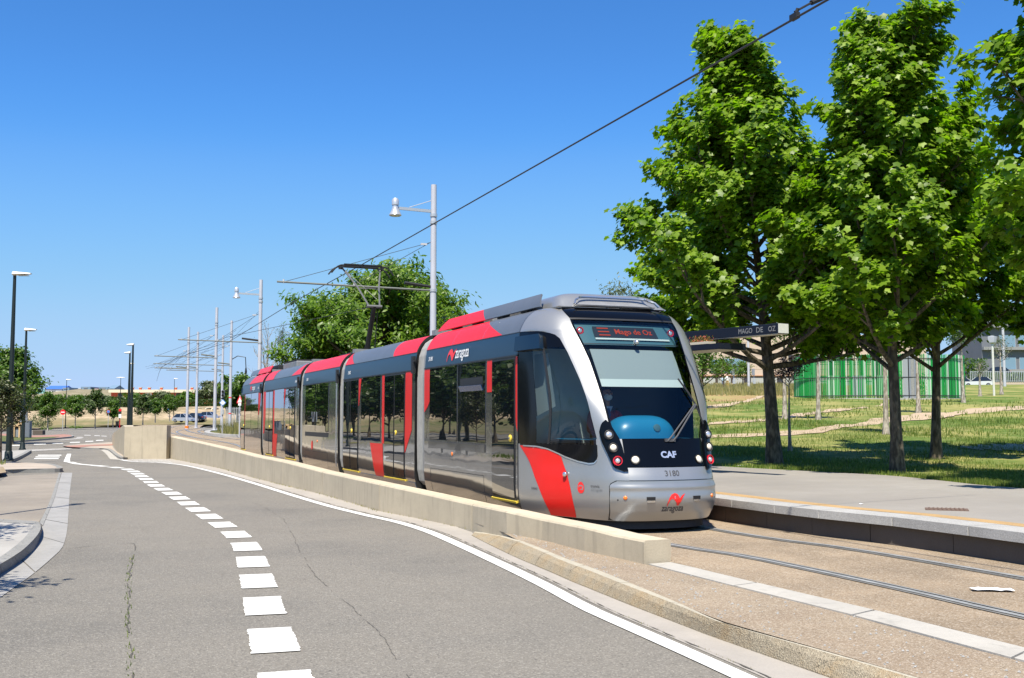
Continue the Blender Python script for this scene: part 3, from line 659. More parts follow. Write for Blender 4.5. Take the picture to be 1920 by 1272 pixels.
# litter: a crumpled sheet of paper between the rails, scraps on the platform
def paper(c, lx_, ly_, rz, z, label, n=9, amp=.012):
    q = MB(); vs = []; cr = [rnd.uniform(-1, 1) for _ in range((n + 1) * 3)]
    for i in range(n + 1):
        for j in range(3):
            x = (i / n - .5) * lx_; y = (j / 2 - .5) * ly_; h = z + .006 + abs(cr[i * 3 + j]) * amp
            vs.append((c[0] + x * math.cos(rz) - y * math.sin(rz), c[1] + x * math.sin(rz) + y * math.cos(rz), h))
    q.add(vs, [(i * 3 + j, (i + 1) * 3 + j, (i + 1) * 3 + j + 1, i * 3 + j + 1) for i in range(n) for j in range(2)])
    return tag(q.build('paper_litter', mat('white_paper', (.75, .76, .8), .7)), label, 'litter')
paper(G(1860, 1107, RZ), .34, .12, R(-8), RZ, 'crumpled white paper sheet lying between the tram rails')
paper(G(1387, 874, PZ), .16, .1, R(20), PZ, 'small white scrap of paper at the lawn edge of the platform')
paper(G(1615, 946.5, PZ), .05, .04, R(20), PZ, 'tiny white scrap on the ochre strip of the platform')

# ================================================================== lawn right of the platform
def lawn(X, Y):
    z = PZ - .01 + .05 * min(max(Y - 26, 0), 49) + .044 * max(Y - 75, 0)
    z = min(z, PZ + .05 * 49 + .044 * 82)
    d = X - Xb(Y)
    return z - (.0 if d > 1 else .0) + .04 * math.sin(X * .5 + Y * .21) * min(1, max(0, d) / 4) * min(1, max(Y - 18, 0) / 10)
def lawn_mat():
    m, n, l, b = newmat('lawn_ground')
    g = n.new('ShaderNodeNewGeometry'); P = g.outputs['Position']
    def noise(s, d=5, ro=.65):
        t = n.new('ShaderNodeTexNoise'); t.inputs['Scale'].default_value = s; t.inputs['Detail'].default_value = d; t.inputs['Roughness'].default_value = ro; l.new(P, t.inputs['Vector']); return t.outputs['Fac']
    def rng(v, a, c, o0=0, o1=1):
        r = n.new('ShaderNodeMapRange'); r.inputs['From Min'].default_value = a; r.inputs['From Max'].default_value = c; r.inputs['To Min'].default_value = o0; r.inputs['To Max'].default_value = o1; l.new(v, r.inputs['Value']); return r.outputs[0]
    def mix(f, a, c):
        x = n.new('ShaderNodeMix'); x.data_type = 'RGBA'; l.new(f, x.inputs['Factor'])
        for s2_, v in (('A', a), ('B', c)):
            if isinstance(v, tuple): x.inputs[s2_].default_value = (*v, 1)
            else: l.new(v, x.inputs[s2_])
        return x.outputs['Result']
    c = mix(rng(noise(.26), .42, .6), (.09, .145, .028), (.3, .27, .1))
    c = mix(rng(noise(1.6), .45, .7, 0, .6), c, (.07, .115, .02))
    c = mix(rng(noise(14), .5, .75, 0, .5), c, (.27, .25, .1))
    sx = n.new('ShaderNodeSeparateXYZ'); l.new(P, sx.inputs[0])
    # the dry meadow beyond: Y large and X small
    a = n.new('ShaderNodeMath'); a.operation = 'MULTIPLY_ADD'; a.inputs[1].default_value = -1.9; l.new(sx.outputs['X'], a.inputs[0]); l.new(sx.outputs['Y'], a.inputs[2])
    a2 = n.new('ShaderNodeMath'); a2.operation = 'MULTIPLY_ADD'; l.new(noise(.15), a2.inputs[0]); a2.inputs[1].default_value = 30; l.new(a.outputs[0], a2.inputs[2])
    c = mix(rng(a2.outputs[0], 50, 62), c, mix(rng(noise(.35), .4, .6), (.3, .19, .1), (.29, .25, .1)))
    l.new(c, b.inputs['Base Color']); b.inputs['Roughness'].default_value = .95; b.inputs['Specular IOR Level'].default_value = .1
    q = n.new('ShaderNodeBump'); q.inputs['Distance'].default_value = .05; q.inputs['Strength'].default_value = .8; l.new(noise(9), q.inputs['Height']); l.new(q.outputs[0], b.inputs['Normal'])
    return m
M['lawn'] = lawn_mat()
lm_ = MB(); us = [0, .3, .8, 1.5, 2.5, 4, 6, 8, 10, 13, 16, 20, 25, 30, 36, 44, 55, 70, 90, 130, 200]
rowsY = list(np.arange(3, 60, 1.5)) + list(np.arange(60, 160, 4)) + [160, 175, 200]
vs = []; 
for Y in rowsY:
    for u in us: X = Xb(Y) + u; vs.append((X, Y, lawn(X, Y)))
nu = len(us); lm_.add(vs, [(i * nu + j, i * nu + j + 1, (i + 1) * nu + j + 1, (i + 1) * nu + j) for i in range(len(rowsY) - 1) for j in range(nu - 1)])
lawn_o = s_(lm_.build('lawn', M['lawn'], smooth='all'))
def drape(up, lo, name, mt, dz=.02, par=None):
    U = Line([GS(x, y, lawn) for x, y in up]); L_ = Line([GS(x, y, lawn) for x, y in lo]); n = 60; q = MB()
    A = [U.at(U.L * i / n) for i in range(n + 1)]; B = [L_.at(L_.L * i / n) for i in range(n + 1)]
    A = [(a[0], a[1] + .35 * math.sin(i * .55) + .2 * math.sin(i * 1.3)) for i, a in enumerate(A)]; B = [(a[0], a[1] + .3 * math.sin(i * .43 + 1) + .15 * math.sin(i * 1.7)) for i, a in enumerate(B)]
    ribbon(q, A, B, lambda x, y: lawn(x, y) + dz); return s_(q.build(name, M[mt]))
drape([(1325, 818), (1447, 812.5), (1553, 800.5), (1647, 786), (1747, 775), (1847, 765), (1930, 762.5)], [(1325, 824), (1447, 818.5), (1553, 809), (1647, 795), (1747, 787), (1847, 774), (1930, 769)], 'dirt_path', 'pathdirt')
drape([(1325, 796), (1447, 785), (1487, 778.5), (1580, 767), (1660, 758)], [(1325, 799.5), (1447, 789), (1487, 782.5), (1580, 770.5), (1660, 761)], 'dirt_path', 'pathdirt')
drape([(1325, 763), (1380, 754.5), (1450, 738.5)], [(1325, 768), (1380, 758.5), (1450, 741.5)], 'dirt_path', 'pathdirt')
drape([(1810, 840), (1870, 836), (1960, 833)], [(1810, 843), (1870, 845), (1960, 847)], 'dirt_path', 'pathdirt')
# grass blades on the lawn (denser near the platform)
GP = []
while len(GP) < 62000:
    Y = 15 + 33 * rnd.random() ** 1.5; X = Xb(Y) + .03 + rnd.random() * (GY(1960, Y) - Xb(Y) + 1) if GY(1960, Y) > Xb(Y) else None
    if X is None: continue
    if math.sin(X * 1.3 + math.sin(Y)) * math.sin(Y * .9 + X * .4) > rnd.uniform(-1.2, .9): continue
    GP.append((X, Y))
tag(blades('lawn_grass', '', GP, lawn, .095, .02, M['grass'], lawn_o), kind='stuff')
GP = [(X, Y) for X, Y in [(rnd.uniform(5, 40), 36 + rnd.random() * 40) for _ in range(16000)] if X > Xb(Y) + 1 and GY(1320, Y) < X < GY(1940, Y) and math.sin(X * .7) * math.sin(Y * .45) > rnd.uniform(-.6, .8)]
tag(blades('meadow_grass', '', GP, lawn, .2, .05, M['grass'], lawn_o), kind='stuff')
GP = [(X, Y) for X, Y in [(rnd.uniform(14, 45), rnd.uniform(85, 146)) for _ in range(14000)] if GY(1318, Y) < X < GY(1560, Y)]
tag(blades('tall_dry_grass', '', GP, lawn, .55, .12, M['drygrass'], lawn_o), kind='stuff')

# ================================================================== open ground on the left, hill
def field_mat():
    m, n, l, b = newmat('field_ground')
    g = n.new('ShaderNodeNewGeometry'); P = g.outputs['Position']; sx = n.new('ShaderNodeSeparateXYZ'); l.new(P, sx.inputs[0])
    def noise(s, d=5):
        t = n.new('ShaderNodeTexNoise'); t.inputs['Scale'].default_value = s; t.inputs['Detail'].default_value = d; t.inputs['Roughness'].default_value = .65; l.new(P, t.inputs['Vector']); return t.outputs['Fac']
    def rng(v, a, c, o0=0, o1=1):
        r = n.new('ShaderNodeMapRange'); r.inputs['From Min'].default_value = a; r.inputs['From Max'].default_value = c; r.inputs['To Min'].default_value = o0; r.inputs['To Max'].default_value = o1; l.new(v, r.inputs['Value']); return r.outputs[0]
    def mix(f, a, c):
        x = n.new('ShaderNodeMix'); x.data_type = 'RGBA'; l.new(f, x.inputs['Factor'])
        for s2_, v in (('A', a), ('B', c)):
            if isinstance(v, tuple): x.inputs[s2_].default_value = (*v, 1)
            else: l.new(v, x.inputs[s2_])
        return x.outputs['Result']
    low = mix(rng(noise(.09), .42, .6), (.2, .165, .09), (.1, .12, .045))
    low = mix(rng(noise(.5), .5, .7, 0, .6), low, (.29, .22, .13))
    bank = mix(rng(noise(.45), .4, .6), (.4, .31, .21), (.22, .18, .11))
    c = mix(rng(sx.outputs['Z'], .9, 1.7), low, bank)
    l.new(c, b.inputs['Base Color']); b.inputs['Roughness'].default_value = .95; b.inputs['Specular IOR Level'].default_value = .1
    return m
M['field'] = field_mat()
fm = MB(); Yf = list(np.arange(96, 232, 3)) + [250, 300]; Xf = list(np.arange(-260, 4, 4)); vs = []
nf = len(Xf)
for Y in Yf:
    for X in Xf: vs.append((X, Y, zfar(X, Y) + nrg.uniform(-.06, .12) * (1 if Y > 175 else .2)))
fc = []
def field_in(X, Y):          # the roundabout road keeps this part clear
    bx = np.interp(Y, [90, 123, 141, 173, 200, 300], [-56, -60, -65, -69, -74, -90])
    if Y > 176: return True
    return X < bx
for i in range(len(Yf) - 1):
    for j in range(nf - 1):
        if field_in(Xf[j] + 2, Yf[i]): fc.append((i * nf + j, i * nf + j + 1, (i + 1) * nf + j + 1, (i + 1) * nf + j))
fm.add(vs, fc); field = s_(fm.build('field', M['field'], smooth='all'))
# field left of the driveway (seen mirrored in the tram)
f2 = MB(); f2.quad((-230, -40, .02), (-24, -40, .02), (-24, 22, .02), (-230, 22, .02)); f2.quad((-230, 22, .02), (-30, 22, .02), (-30, 62, .02), (-230, 62, .02)); f2.quad((-230, 62, .02), (-59, 62, .02), (-61, 102, .02), (-230, 102, .02)); s_(f2.build('waste_ground', M['field']))
# light pavement strip in front of the field
sp = MB(); Ls = Line([(-50, 92), (-58, 108), (-60.5, 123), (-65, 141), (-69, 168), (-72, 178)], 5); A = Ls.samp(2, -2.6); B = Ls.samp(2, 0); ribbon(sp, A, B, .1); s_(sp.build('far_footpath', M['pinkpave']))
sp = MB(); Ls = Line([(-72, 178), (-60, 180), (-48, 181), (-36, 182), (-24, 183)], 5); ribbon(sp, Ls.samp(2, -3), Ls.samp(2, 0), lambda x, y: zfar(x, 180) + .05); s_(sp.build('far_footpath', M['pinkpave']))
# raised far road and apron between the roundabout and the field
ap = MB(); A = [(x, y) for x, y in [(-60, 96), (-65, 140), (-72, 177)]]
Yr = list(np.arange(70, 180, 5)); ribbon(ap, [(float(np.interp(y, [70, 123, 177], [-30, -40, -50])) - 10 * sst((y - 80) / 60), y) for y in Yr], [(-14 - .12 * (y - 70), y) for y in Yr], lambda x, y: zfar(x, y) + .02 if y > 90 else .3)
# median with dry grass beyond the tram
def zm(X, Y): return zt(Y) + .11
md = MB(); My = list(np.arange(57, 150, 3)); ribbon(md, [(float(np.interp(y, [57, 62, 66, 72, 85, 150], [-11, -15.6, -18.6, -20.6, -21.5, -33])), y) for y in My], [(2, y) for y in My], zm)
median = s_(md.build('median', M['field']))
mk = Line([(-11, 57), (-15.6, 62), (-18.6, 66), (-20.6, 72), (-21.3, 80)], 3); q = MB(); A = mk.samp(.8, 0); B = mk.samp(.8, .35)
ribbon(q, A, B, lambda x, y: zt(y) + .16); ribbon(q, [(a[0] - .02, a[1]) for a in A], A, lambda x, y: zt(y) - .02, z2=lambda x, y: zt(y) + .16); q.build('kerb_edge', M['granite'], median)
GP = [(X, Y) for X, Y in [(rnd.uniform(-26, -9), rnd.uniform(61, 90)) for _ in range(9000)] if X > float(np.interp(Y, [57, 62, 66, 72, 85, 150], [-11, -15.0, -18.0, -19.9, -20.6, -33])) and GY(388, Y) < X < GY(470, Y)]
tag(blades('median_dry_grass', '', GP, zm, .75, .05, M['drygrass'], median, lean=.5), kind='stuff')
# hill on the skyline
hm = MB(); hx = list(np.arange(-420, 120, 12)); hy = [330, 380, 440, 520, 620, 760, 1000]; vs = []
def hz(X, Y):
    xp = (X / Y); a = math.exp(-((xp + .37) / .1) ** 2) * 10 + math.exp(-((xp + .45) / .07) ** 2) * 4
    return 2 + (a + 4.5 + 1.2 * math.sin(X * .03) + .6 * math.sin(X * .11)) * sst((Y - 330) / 260) + max(0, Y - 620) * .012
for Y in hy:
    for X in hx: vs.append((X * Y / 500, Y, hz(X * Y / 500, Y) + rnd.uniform(-.2, .2)))
nx = len(hx); hm.add(vs, [(i * nx + j, i * nx + j + 1, (i + 1) * nx + j + 1, (i + 1) * nx + j) for i in range(len(hy) - 1) for j in range(nx - 1)])
s_(hm.build('hill', ground_mat('dry_hill', (.33, .28, .17), (.16, .17, .09), (.42, .37, .26), big=.03, speck=.25, sp_amt=.5, bump=0), smooth='all'))
# ================================================================== TRAM
M.update(
    tpaint=mat('tram_silver_paint', (.36, .362, .36), .34, .6, coat=.35, coat_r=.05, noise=.05, nscale=.8),
    tside=mat('tram_side_paint', (.24, .245, .25), .13, .75, coat=.8, coat_r=.02, wav=.004),
    navy=mat('tram_navy_band', (.007, .02, .042), .3, 0, coat=.16, coat_r=.05, spec=.3),
    troof=mat('tram_roof_grey', (.125, .135, .15), .4, .2, coat=.12, coat_r=.15, noise=.12, nscale=1.2),
    tred=mat('tram_red', (.68, .016, .012), .4, 0, coat=.1, coat_r=.05, noise=.05, nscale=1, spec=.3),
    tglass=mat('tram_dark_window', (.006, .008, .011), .015, 0, coat=1, coat_r=.0, spec=.9, wav=.0012),
    blackgl=mat('tram_gloss_black', (.003, .0035, .005), .12, 0, coat=.0, spec=.22),
    black=mat('matt_black', (.012, .012, .013), .6),
    rub=mat('black_rubber', (.018, .018, .019), .5),
    bellow=mat('grey_bellows', (.27, .27, .265), .5, .1, noise=.2, nscale=12),
    alu=mat('bright_aluminium', (.65, .66, .67), .25, .9),
    galv=mat('roof_equipment_grey', (.25, .255, .265), .5, .3, noise=.2, nscale=5),
    white=mat('white_print', (.8, .8, .8), .5), darkprint=mat('dark_print', (.06, .06, .065), .5),
    redprint=mat('red_print', (.8, .025, .02), .4),
    yellow=mat('yellow_sill', (.75, .55, .06), .4), bluesill=mat('blue_black_sill', (.05, .08, .14), .2, .3, coat=.6),  # the dark sill's blue is reflected sky put into its colour
    orange=mat('orange_reflector', (.85, .2, .02), .25, coat=1), cream=mat('cream_lamp_lens', (.75, .7, .6), .15, coat=1),
    redlens=mat('red_lamp_ring', (.6, .01, .02), .15, coat=1), clear=mat('lamp_reflector', (.8, .8, .82), .12, .7, coat=1),
    led=mat('led_display', (.2, .02, 0), .4, emit=(1, .09, .015), es=.18), ledoff=mat('led_panel', (.02, .022, .024), .35),
    teal=mat('cab_teal_panel', (.05, .12, .15), .4), cabwall=mat('cab_wall', (.012, .016, .02), .5), cablight=mat('cab_light_panel', (.42, .46, .45), .6),
    dash=mat('blue_dashboard', (.01, .15, .29), .35, coat=.3), blind=mat('sun_blind', (.22, .25, .26), .8),
    wind=glass_mat('windscreen_glass', (.78, .85, .86), 1.1), sideg=glass_mat('cab_side_glass', (.66, .74, .74), 1.1),
)
cz = [(.15, 2.02), (.3, 2.12), (.5, 2.15), (.65, 2.14), (.82, 2.08), (1.19, 1.93), (1.6, 1.71), (2.0, 1.47), (2.4, 1.2), (2.65, 1.0), (2.83, .84), (2.92, .74), (2.98, .62), (3.02, .48), (3.04, .3)]
Wz = [(.15, 1.24), (.35, 1.29), (.5, 1.30), (2.2, 1.30), (2.68, 1.26), (2.8, 1.21), (2.9, 1.14), (2.97, 1.06), (3.02, .95), (3.04, .85)]
Gs = [(0, 0), (.2, .008), (.385, .037), (.56, .11), (.66, .22), (.746, .37), (.88, .58), (.977, .8), (1, 1)]
Gh = [(0, 0), (.2, .004), (.385, .016), (.56, .05), (.66, .09), (.746, .16), (.82, .26), (.9, .46), (.96, .7), (1, 1)]
def cub(x, pts):
    xs = [p[0] for p in pts]; y = [p[1] for p in pts]; n = len(xs); x = min(max(x, xs[0]), xs[-1])
    i = min(max(int(np.searchsorted(xs, x)) - 1, 0), n - 2)
    def mm(k):
        if k == 0: return (y[1] - y[0]) / (xs[1] - xs[0])
        if k == n - 1: return (y[-1] - y[-2]) / (xs[-1] - xs[-2])
        a = (y[k] - y[k - 1]) / (xs[k] - xs[k - 1]); b = (y[k + 1] - y[k]) / (xs[k + 1] - xs[k])
        if a * b <= 0: return 0
        h0 = xs[k] - xs[k - 1]; h1 = xs[k + 1] - xs[k]; w1 = 2 * h1 + h0; w2 = h1 + 2 * h0
        return (w1 + w2) / (w1 / a + w2 / b)
    h = xs[i + 1] - xs[i]; u = (x - xs[i]) / h
    return y[i] * (2 * u ** 3 - 3 * u * u + 1) + h * mm(i) * (u ** 3 - 2 * u * u + u) + y[i + 1] * (3 * u * u - 2 * u ** 3) + h * mm(i + 1) * (u ** 3 - u * u)
T0 = .05
def Wd(z): return cub(z, Wz)
def nloc(s, z):
    c = cub(z, cz); g = cub(abs(s), Gs); k = min(max((z - .8), 0), 1); k = k * k * (3 - 2 * k); g = g * (1 - k) + k * cub(abs(s), Gh)
    return Vector((c - (c - T0) * g, Wd(z) * s, z))          # (t, v, z)
def nnrm(s, z):
    e = .01; s1, s2 = max(-1, s - e), min(1, s + e); z1, z2 = max(.15, z - e), min(3.04, z + e)
    a = nloc(s2, z) - nloc(s1, z); b = nloc(s, z2) - nloc(s, z1); n = a.cross(b)
    if n.length < 1e-9: return Vector((0, 0, 1))
    n.normalize()
    c = nloc(s, z) - Vector((-1.5, 0, z - .3 if z < 2.8 else 1.5))
    return n if n.dot(c) > 0 else -n
def nsurf(s, z, off=0): return nloc(s, z) + nnrm(s, z) * off
class Frame:
    def __init__(s, ox, oy, deg, flip=False):
        t = R(deg); s.F = Vector((math.sin(t), -math.cos(t), 0)); s.A = Vector((math.cos(t), math.sin(t), 0)); s.O = Vector((ox, oy, RZ)) + s.A * 1.3
    def w(s, p): return s.O + s.F * p[0] + s.A * p[1] + Vector((0, 0, p[2]))     # p = (t, v, z)
TZ = {1: (.061, 15.2, 21.5), 2: (-1.70, 19.67, 22.8), 3: (-4.04, 25.23, 22.3), 4: (-5.86, 29.66, 21.9), 5: (-8.40, 35.99, 21.5)}
FR = {k: Frame(*v) for k, v in TZ.items()}
LEN = {1: 4.81, 2: 6.03, 3: 4.79, 4: 6.82, 5: 5.4}
F1 = FR[1]
NR = Frame(0, 0, 0); NR.F = -FR[5].F; NR.A = -FR[5].A; NR.O = FR[5].O - FR[5].F * (5.4 + 0.0)
tram = thing('tram', 'silver grey and red low-floor tram of five linked cars stopped beside the platform', 'tram', tuple(FR[3].w((-2.4, 0, 0))))
def grid(fr, fn, nu, nw, name, mats, parent=tram, thick=0, smooth='all', inward=True):
    """fn(u,w) -> local point; optional rim back towards the body"""
    g = MB(); P = [[fn(i / nu, j / nw) for j in range(nw + 1)] for i in range(nu + 1)]
    vs = [fr.w(p) for row in P for p in row]; k = nw + 1
    g.add(vs, [(i * k + j, (i + 1) * k + j, (i + 1) * k + j + 1, i * k + j + 1) for i in range(nu) for j in range(nw)])
    a_, b_ = P[nu // 2][nw // 2], P[min(nu, nu // 2 + 1)][nw // 2]; c_ = P[nu // 2][min(nw, nw // 2 + 1)]
    nn = (b_ - a_).cross(c_ - a_) if (b_ - a_).length and (c_ - a_).length else Vector((0, 0, 1))
    rf = Vector((a_[0] + .6 if a_[0] > 0 else 0, a_[1], (a_[2] - 1.5) * (.3 if a_[2] < 2.9 else 4)))
    if nn.dot(rf) < 0: g.f = [t[::-1] for t in g.f]
    if thick:
        rim = [(i, 0) for i in range(nu)] + [(nu, j) for j in range(nw)] + [(nu - i, nw) for i in range(nu)] + [(0, nw - j) for j in range(nw)]
        cen_ = Vector((-1.2, 0, 1.5)); 
        top_ = [P[i][j] for i, j in rim]
        def back(i, j):
            p = P[i][j]; a = P[min(i + 1, nu)][j] - P[max(i - 1, 0)][j]; b = P[i][min(j + 1, nw)] - P[i][max(j - 1, 0)]; n = a.cross(b)
            n = n.normalized() if n.length > 1e-9 else Vector((0, 0, 1))
            ref = Vector((p[0] + 1.2, p[1], (p[2] - 1.5) * .3)) if p[0] > 0 else Vector((0, p[1], (p[2] - 1.5) * .3))
            if n.dot(ref) < 0: n = -n
            return p - n * thick
        bot = [back(i, j) for i, j in rim]; n = len(rim)
        g.add([fr.w(p) for p in top_ + bot], [(i, (i + 1) % n, n + (i + 1) % n, n + i) for i in range(n)])
    return g.build(name, mats, parent, smooth=smooth if not thick else 45)
def tab(t): return lambda z: float(np.interp(z, [p[0] for p in t], [p[1] for p in t]))
def nose_part(fr, name, mt, sl, sr, z0, z1, off=0, nz=16, ns=8, thick=0, parent=tram, mirror=False):
    """patch of the nose between s = sl(z) and sr(z)"""
    L = sl if callable(sl) else (lambda z: sl); Rr = sr if callable(sr) else (lambda z: sr)
    def fn(u, w):
        z = z0 + (z1 - z0) * u; s = L(z) + (Rr(z) - L(z)) * w
        if mirror: s = -s
        return nsurf(s, z, off)
    return grid(fr, fn, nz, ns, name, mt, parent, thick)
def side_part(k, name, mt, d0, d1, z0, z1, off=.004, side=-1, nz=None, thick=0, parent=tram, nd=1):
    a = d0 if callable(d0) else (lambda z: d0); b = d1 if callable(d1) else (lambda z: d1)
    if nz is None: nz = max(1, int((z1 - z0) / .12)) if (callable(d0) or callable(d1) or z1 > 2.2) else (3 if z0 < .5 else 1)
    def fn(u, w):
        z = z0 + (z1 - z0) * u; d = a(z) + (b(z) - a(z)) * w; e = .01
        dw = (Wd(min(z + e, 3.04)) - Wd(max(z - e, .15))) / (min(z + e, 3.04) - max(z - e, .15)); n = Vector((0, 1, -dw)).normalized()
        return Vector((-d, side * (Wd(z) + n.y * off), z + n.z * off))
    return grid(FR[k], fn, nz, nd, name, mt, parent, thick)
def lens(fr, p, n, r, name, mt, parent, depth=.02, seg=20):
    q = MB(); nw_ = fr.F * n[0] + fr.A * n[1] + Vector((0, 0, n[2]))
    q.lathe(fr.w(p), [(r * 1.02, -.01), (r, depth * .4), (r * .7, depth * .85), (.001, depth)], seg, axis=nw_)
    return q.build(name, mt, parent, smooth=50)
def ring(fr, p, n, r, r2, name, mt, parent, h=.03):
    q = MB(); nw_ = fr.F * n[0] + fr.A * n[1] + Vector((0, 0, n[2]))
    q.lathe(fr.w(p), [(r, -.01), (r, h), ((r + r2) / 2, h + .004), (r2, h), (r2, 0.002), (.001, .002)], 20, axis=nw_)
    return q.build(name, mt, parent, smooth=40)
# -------- nose shells
sW = tab([(1.1, .50), (1.39, .534), (1.89, .555), (2.23, .57), (2.5, .607), (2.68, .64), (2.83, .674)])
sP = tab([(1.1, .63), (1.467, .669), (1.974, .706), (2.334, .748), (2.54, .787), (2.60, .82), (2.64, .87), (2.67, .93), (2.685, 1.0), (2.9, 1.0)])
def build_nose(fr, full=True):
    pt = M['tpaint']
    nose_part(fr, 'nose_lower', pt, -1, 1, .15, 1.10, nz=26, ns=60)
    nose_part(fr, 'nose_lower', pt, -.645, .645, 1.10, 1.19, nz=3, ns=30)
    for mir in (False, True):
        nose_part(fr, 'windscreen_pillar', pt, lambda z: -sP(z), lambda z: -sW(z), 1.10, 2.83, nz=60, ns=12, mirror=mir)
        nose_part(fr, 'cab_side_window', M['sideg'], -.955, lambda z: -sP(z) if z < 2.5 else -max(sP(z), .79), 1.10, 2.42, off=-.004, nz=26, ns=16, mirror=mir)
        nose_part(fr, 'cab_side_band', M['blackgl'], -1, lambda z: -sP(z), 2.42, 2.69, off=-.002, nz=12, ns=14, mirror=mir)
        nose_part(fr, 'cab_side_post', M['blackgl'], -1, -.955, 1.10, 2.42, off=-.002, nz=8, ns=4, mirror=mir)
        nose_part(fr, 'cab_window_bar', M['rub'], -.905, -.896, 1.08, 2.42, off=.004, nz=20, ns=1, mirror=mir, thick=.01)
        nose_part(fr, 'window_sill_swoosh', M['blackgl'], -.995, lambda z: float(np.interp(z, [.875, .9, .94, 1.05, 1.12], [-.69, -.655, -.643, -.624, -.636])), .875, 1.115, off=.006, nz=10, ns=20, mirror=mir) if False else None
        def sw(u, w):
            s = -.995 + (.995 - .64) * u; zl = float(np.interp(s, [-.995, -.95, -.9, -.809, -.74, -.687, -.66, -.643, -.64], [1.085, 1.08, 1.05, .955, .90, .875, .885, .93, .97])); zh = 1.112
            z = zl + (zh - zl) * w; return nsurf(s if not mir else -s, z, .006)
        grid(fr, sw, 40, 6, 'window_sill_panel', M['blackgl'], thick=.008)
        def swh(u, w):
            s = -.99 + (.99 - .645) * u; zl = float(np.interp(s, [-.995, -.95, -.9, -.809, -.74, -.687, -.66, -.643, -.64], [1.085, 1.08, 1.05, .955, .90, .875, .885, .93, .97]))
            return nsurf(s if not mir else -s, zl - .018 * w, .007)
        grid(fr, swh, 40, 1, 'sill_highlight', M['alu'], thick=.006)  # bright strip standing in for the highlight along the panel edge
    # windscreen, frit, roof cap
    nose_part(fr, 'windscreen', M['wind'], lambda z: -sW(z) + .003, lambda z: sW(z) - .003, 1.19, 2.83, off=-.004, nz=26, ns=30)
    for mir in (False, True): nose_part(fr, 'windscreen_seal', M['blackgl'], lambda z: -sW(z) - .004, lambda z: -sW(z) + .016, 1.19, 2.83, off=.002, nz=26, ns=1, mirror=mir)
    nose_part(fr, 'windscreen_seal', M['rub'], lambda z: -sW(z), lambda z: sW(z), 2.815, 2.84, off=.006, nz=1, ns=30)
    nose_part(fr, 'cab_roof', pt, -1, 1, 2.83, 3.04, nz=12, ns=60)
    # flat roof top over the cab
    q = MB(); n = 40; vs = [fr.w(nloc(-1 + 2 * i / n, 3.04)) for i in range(n + 1)]; q.add(vs, [tuple(range(n + 1))]); q.build('cab_roof_top', pt, tram)
    nose_part(fr, 'black_roof_cap', M['blackgl'], lambda z: -float(np.interp(z, [2.84, 2.95, 3.04], [.68, .76, .82])), lambda z: float(np.interp(z, [2.84, 2.95, 3.04], [.68, .76, .82])), 2.84, 3.035, off=.008, nz=10, ns=40, thick=.012)
    nose_part(fr, 'roof_cap_seam', M['rub'], -.6, .6, 2.945, 2.955, off=.0095, nz=1, ns=30)
    # lower front: black panel, number band, bumper
    nose_part(fr, 'front_panel', M['blackgl'], -.445, .445, .835, 1.19, off=.014, nz=8, ns=34, thick=.02)
    nose_part(fr, 'number_panel', pt, -.437, .437, .672, .826, off=.008, nz=4, ns=34, thick=.012)
    nose_part(fr, 'panel_seam', M['rub'], -.445, .445, .826, .836, off=.004, nz=1, ns=34)
    def bmp(u, w):
        z = .165 + (.66 - .165) * u; hw = .583 - .05 * max(0, (z - .60) / .06) ** 2 - .03 * max(0, (.2 - z) / .035) ** 2; s = -hw + 2 * hw * w
        bul = .012 + .03 * math.exp(-((z - .42) / .1) ** 2) * (1 - abs(w - .5) * .9) + (.012 * math.exp(-((z - .58) / .03) ** 2))
        return nsurf(s, z, bul)
    grid(fr, bmp, 28, 44, 'bumper', pt, thick=.03)
    nose_part(fr, 'bumper_seam', M['rub'], lambda z: -.592 + .05 * max(0, (z - .6) / .07) ** 2, lambda z: .592 - .05 * max(0, (z - .6) / .07) ** 2, .158, .668, off=.0035, nz=14, ns=40)
    for mir in (False, True):
        sg_ = 1 if mir else -1
        ou = tab([(.785, -.47), (.80, -.52), (.83, -.545), (1.01, -.575), (1.15, -.603), (1.27, -.617), (1.36, -.602), (1.40, -.585), (1.425, -.562)])
        inn_ = tab([(.785, -.433), (1.08, -.452), (1.19, -.468), (1.37, -.525), (1.425, -.556)])
        pod = nose_part(fr, 'lamp_pod', M['blackgl'], ou, inn_, .785, 1.425, off=.034, nz=22, ns=6, thick=.045, mirror=mir)
        for s_, z_, kind in ((-.550, 1.235, 'c'), (-.527, 1.072, 'w'), (-.506, .905, 'r')):
            s_ = s_ * -sg_; p = nsurf(s_, z_, .034); n = (nnrm(s_, z_) + Vector((1.1, 0, .1))).normalized()
            ring(fr, p, n, .062, .05, 'lamp_ring', M['redlens'] if kind == 'r' else M['rub'], pod, .022)
            lens(fr, p + n * .006, n, .044 if kind != 'r' else .034, 'headlight' if kind != 'r' else 'tail_light', M['cream'] if kind == 'w' else M['clear'], pod, .028)
        s_ = .354 * sg_; p = nsurf(s_, .92, .014); n = nnrm(s_, .92); ring(fr, p, n, .062, .054, 'lamp_ring', M['rub'], tram, .012); lens(fr, p, n, .05, 'round_lamp', M['cream'], tram, .026)
        s_ = .474 * sg_; p = nsurf(s_, .455, .03); lens(fr, p, nnrm(s_, .455), .026, 'side_reflector', M['orange'], tram, .014)
        s_ = .53 * sg_; p = nsurf(s_, .43, .026); lens(fr, p, nnrm(s_, .43), .011, 'screw_cap', M['rub'], tram, .008, 10)
        # hand slots
        s_ = .25 * sg_
        nose_part(fr, 'hand_slot', M['black'], s_ - .04, s_ + .04, .425, .468, off=.048, nz=1, ns=3, thick=.02)
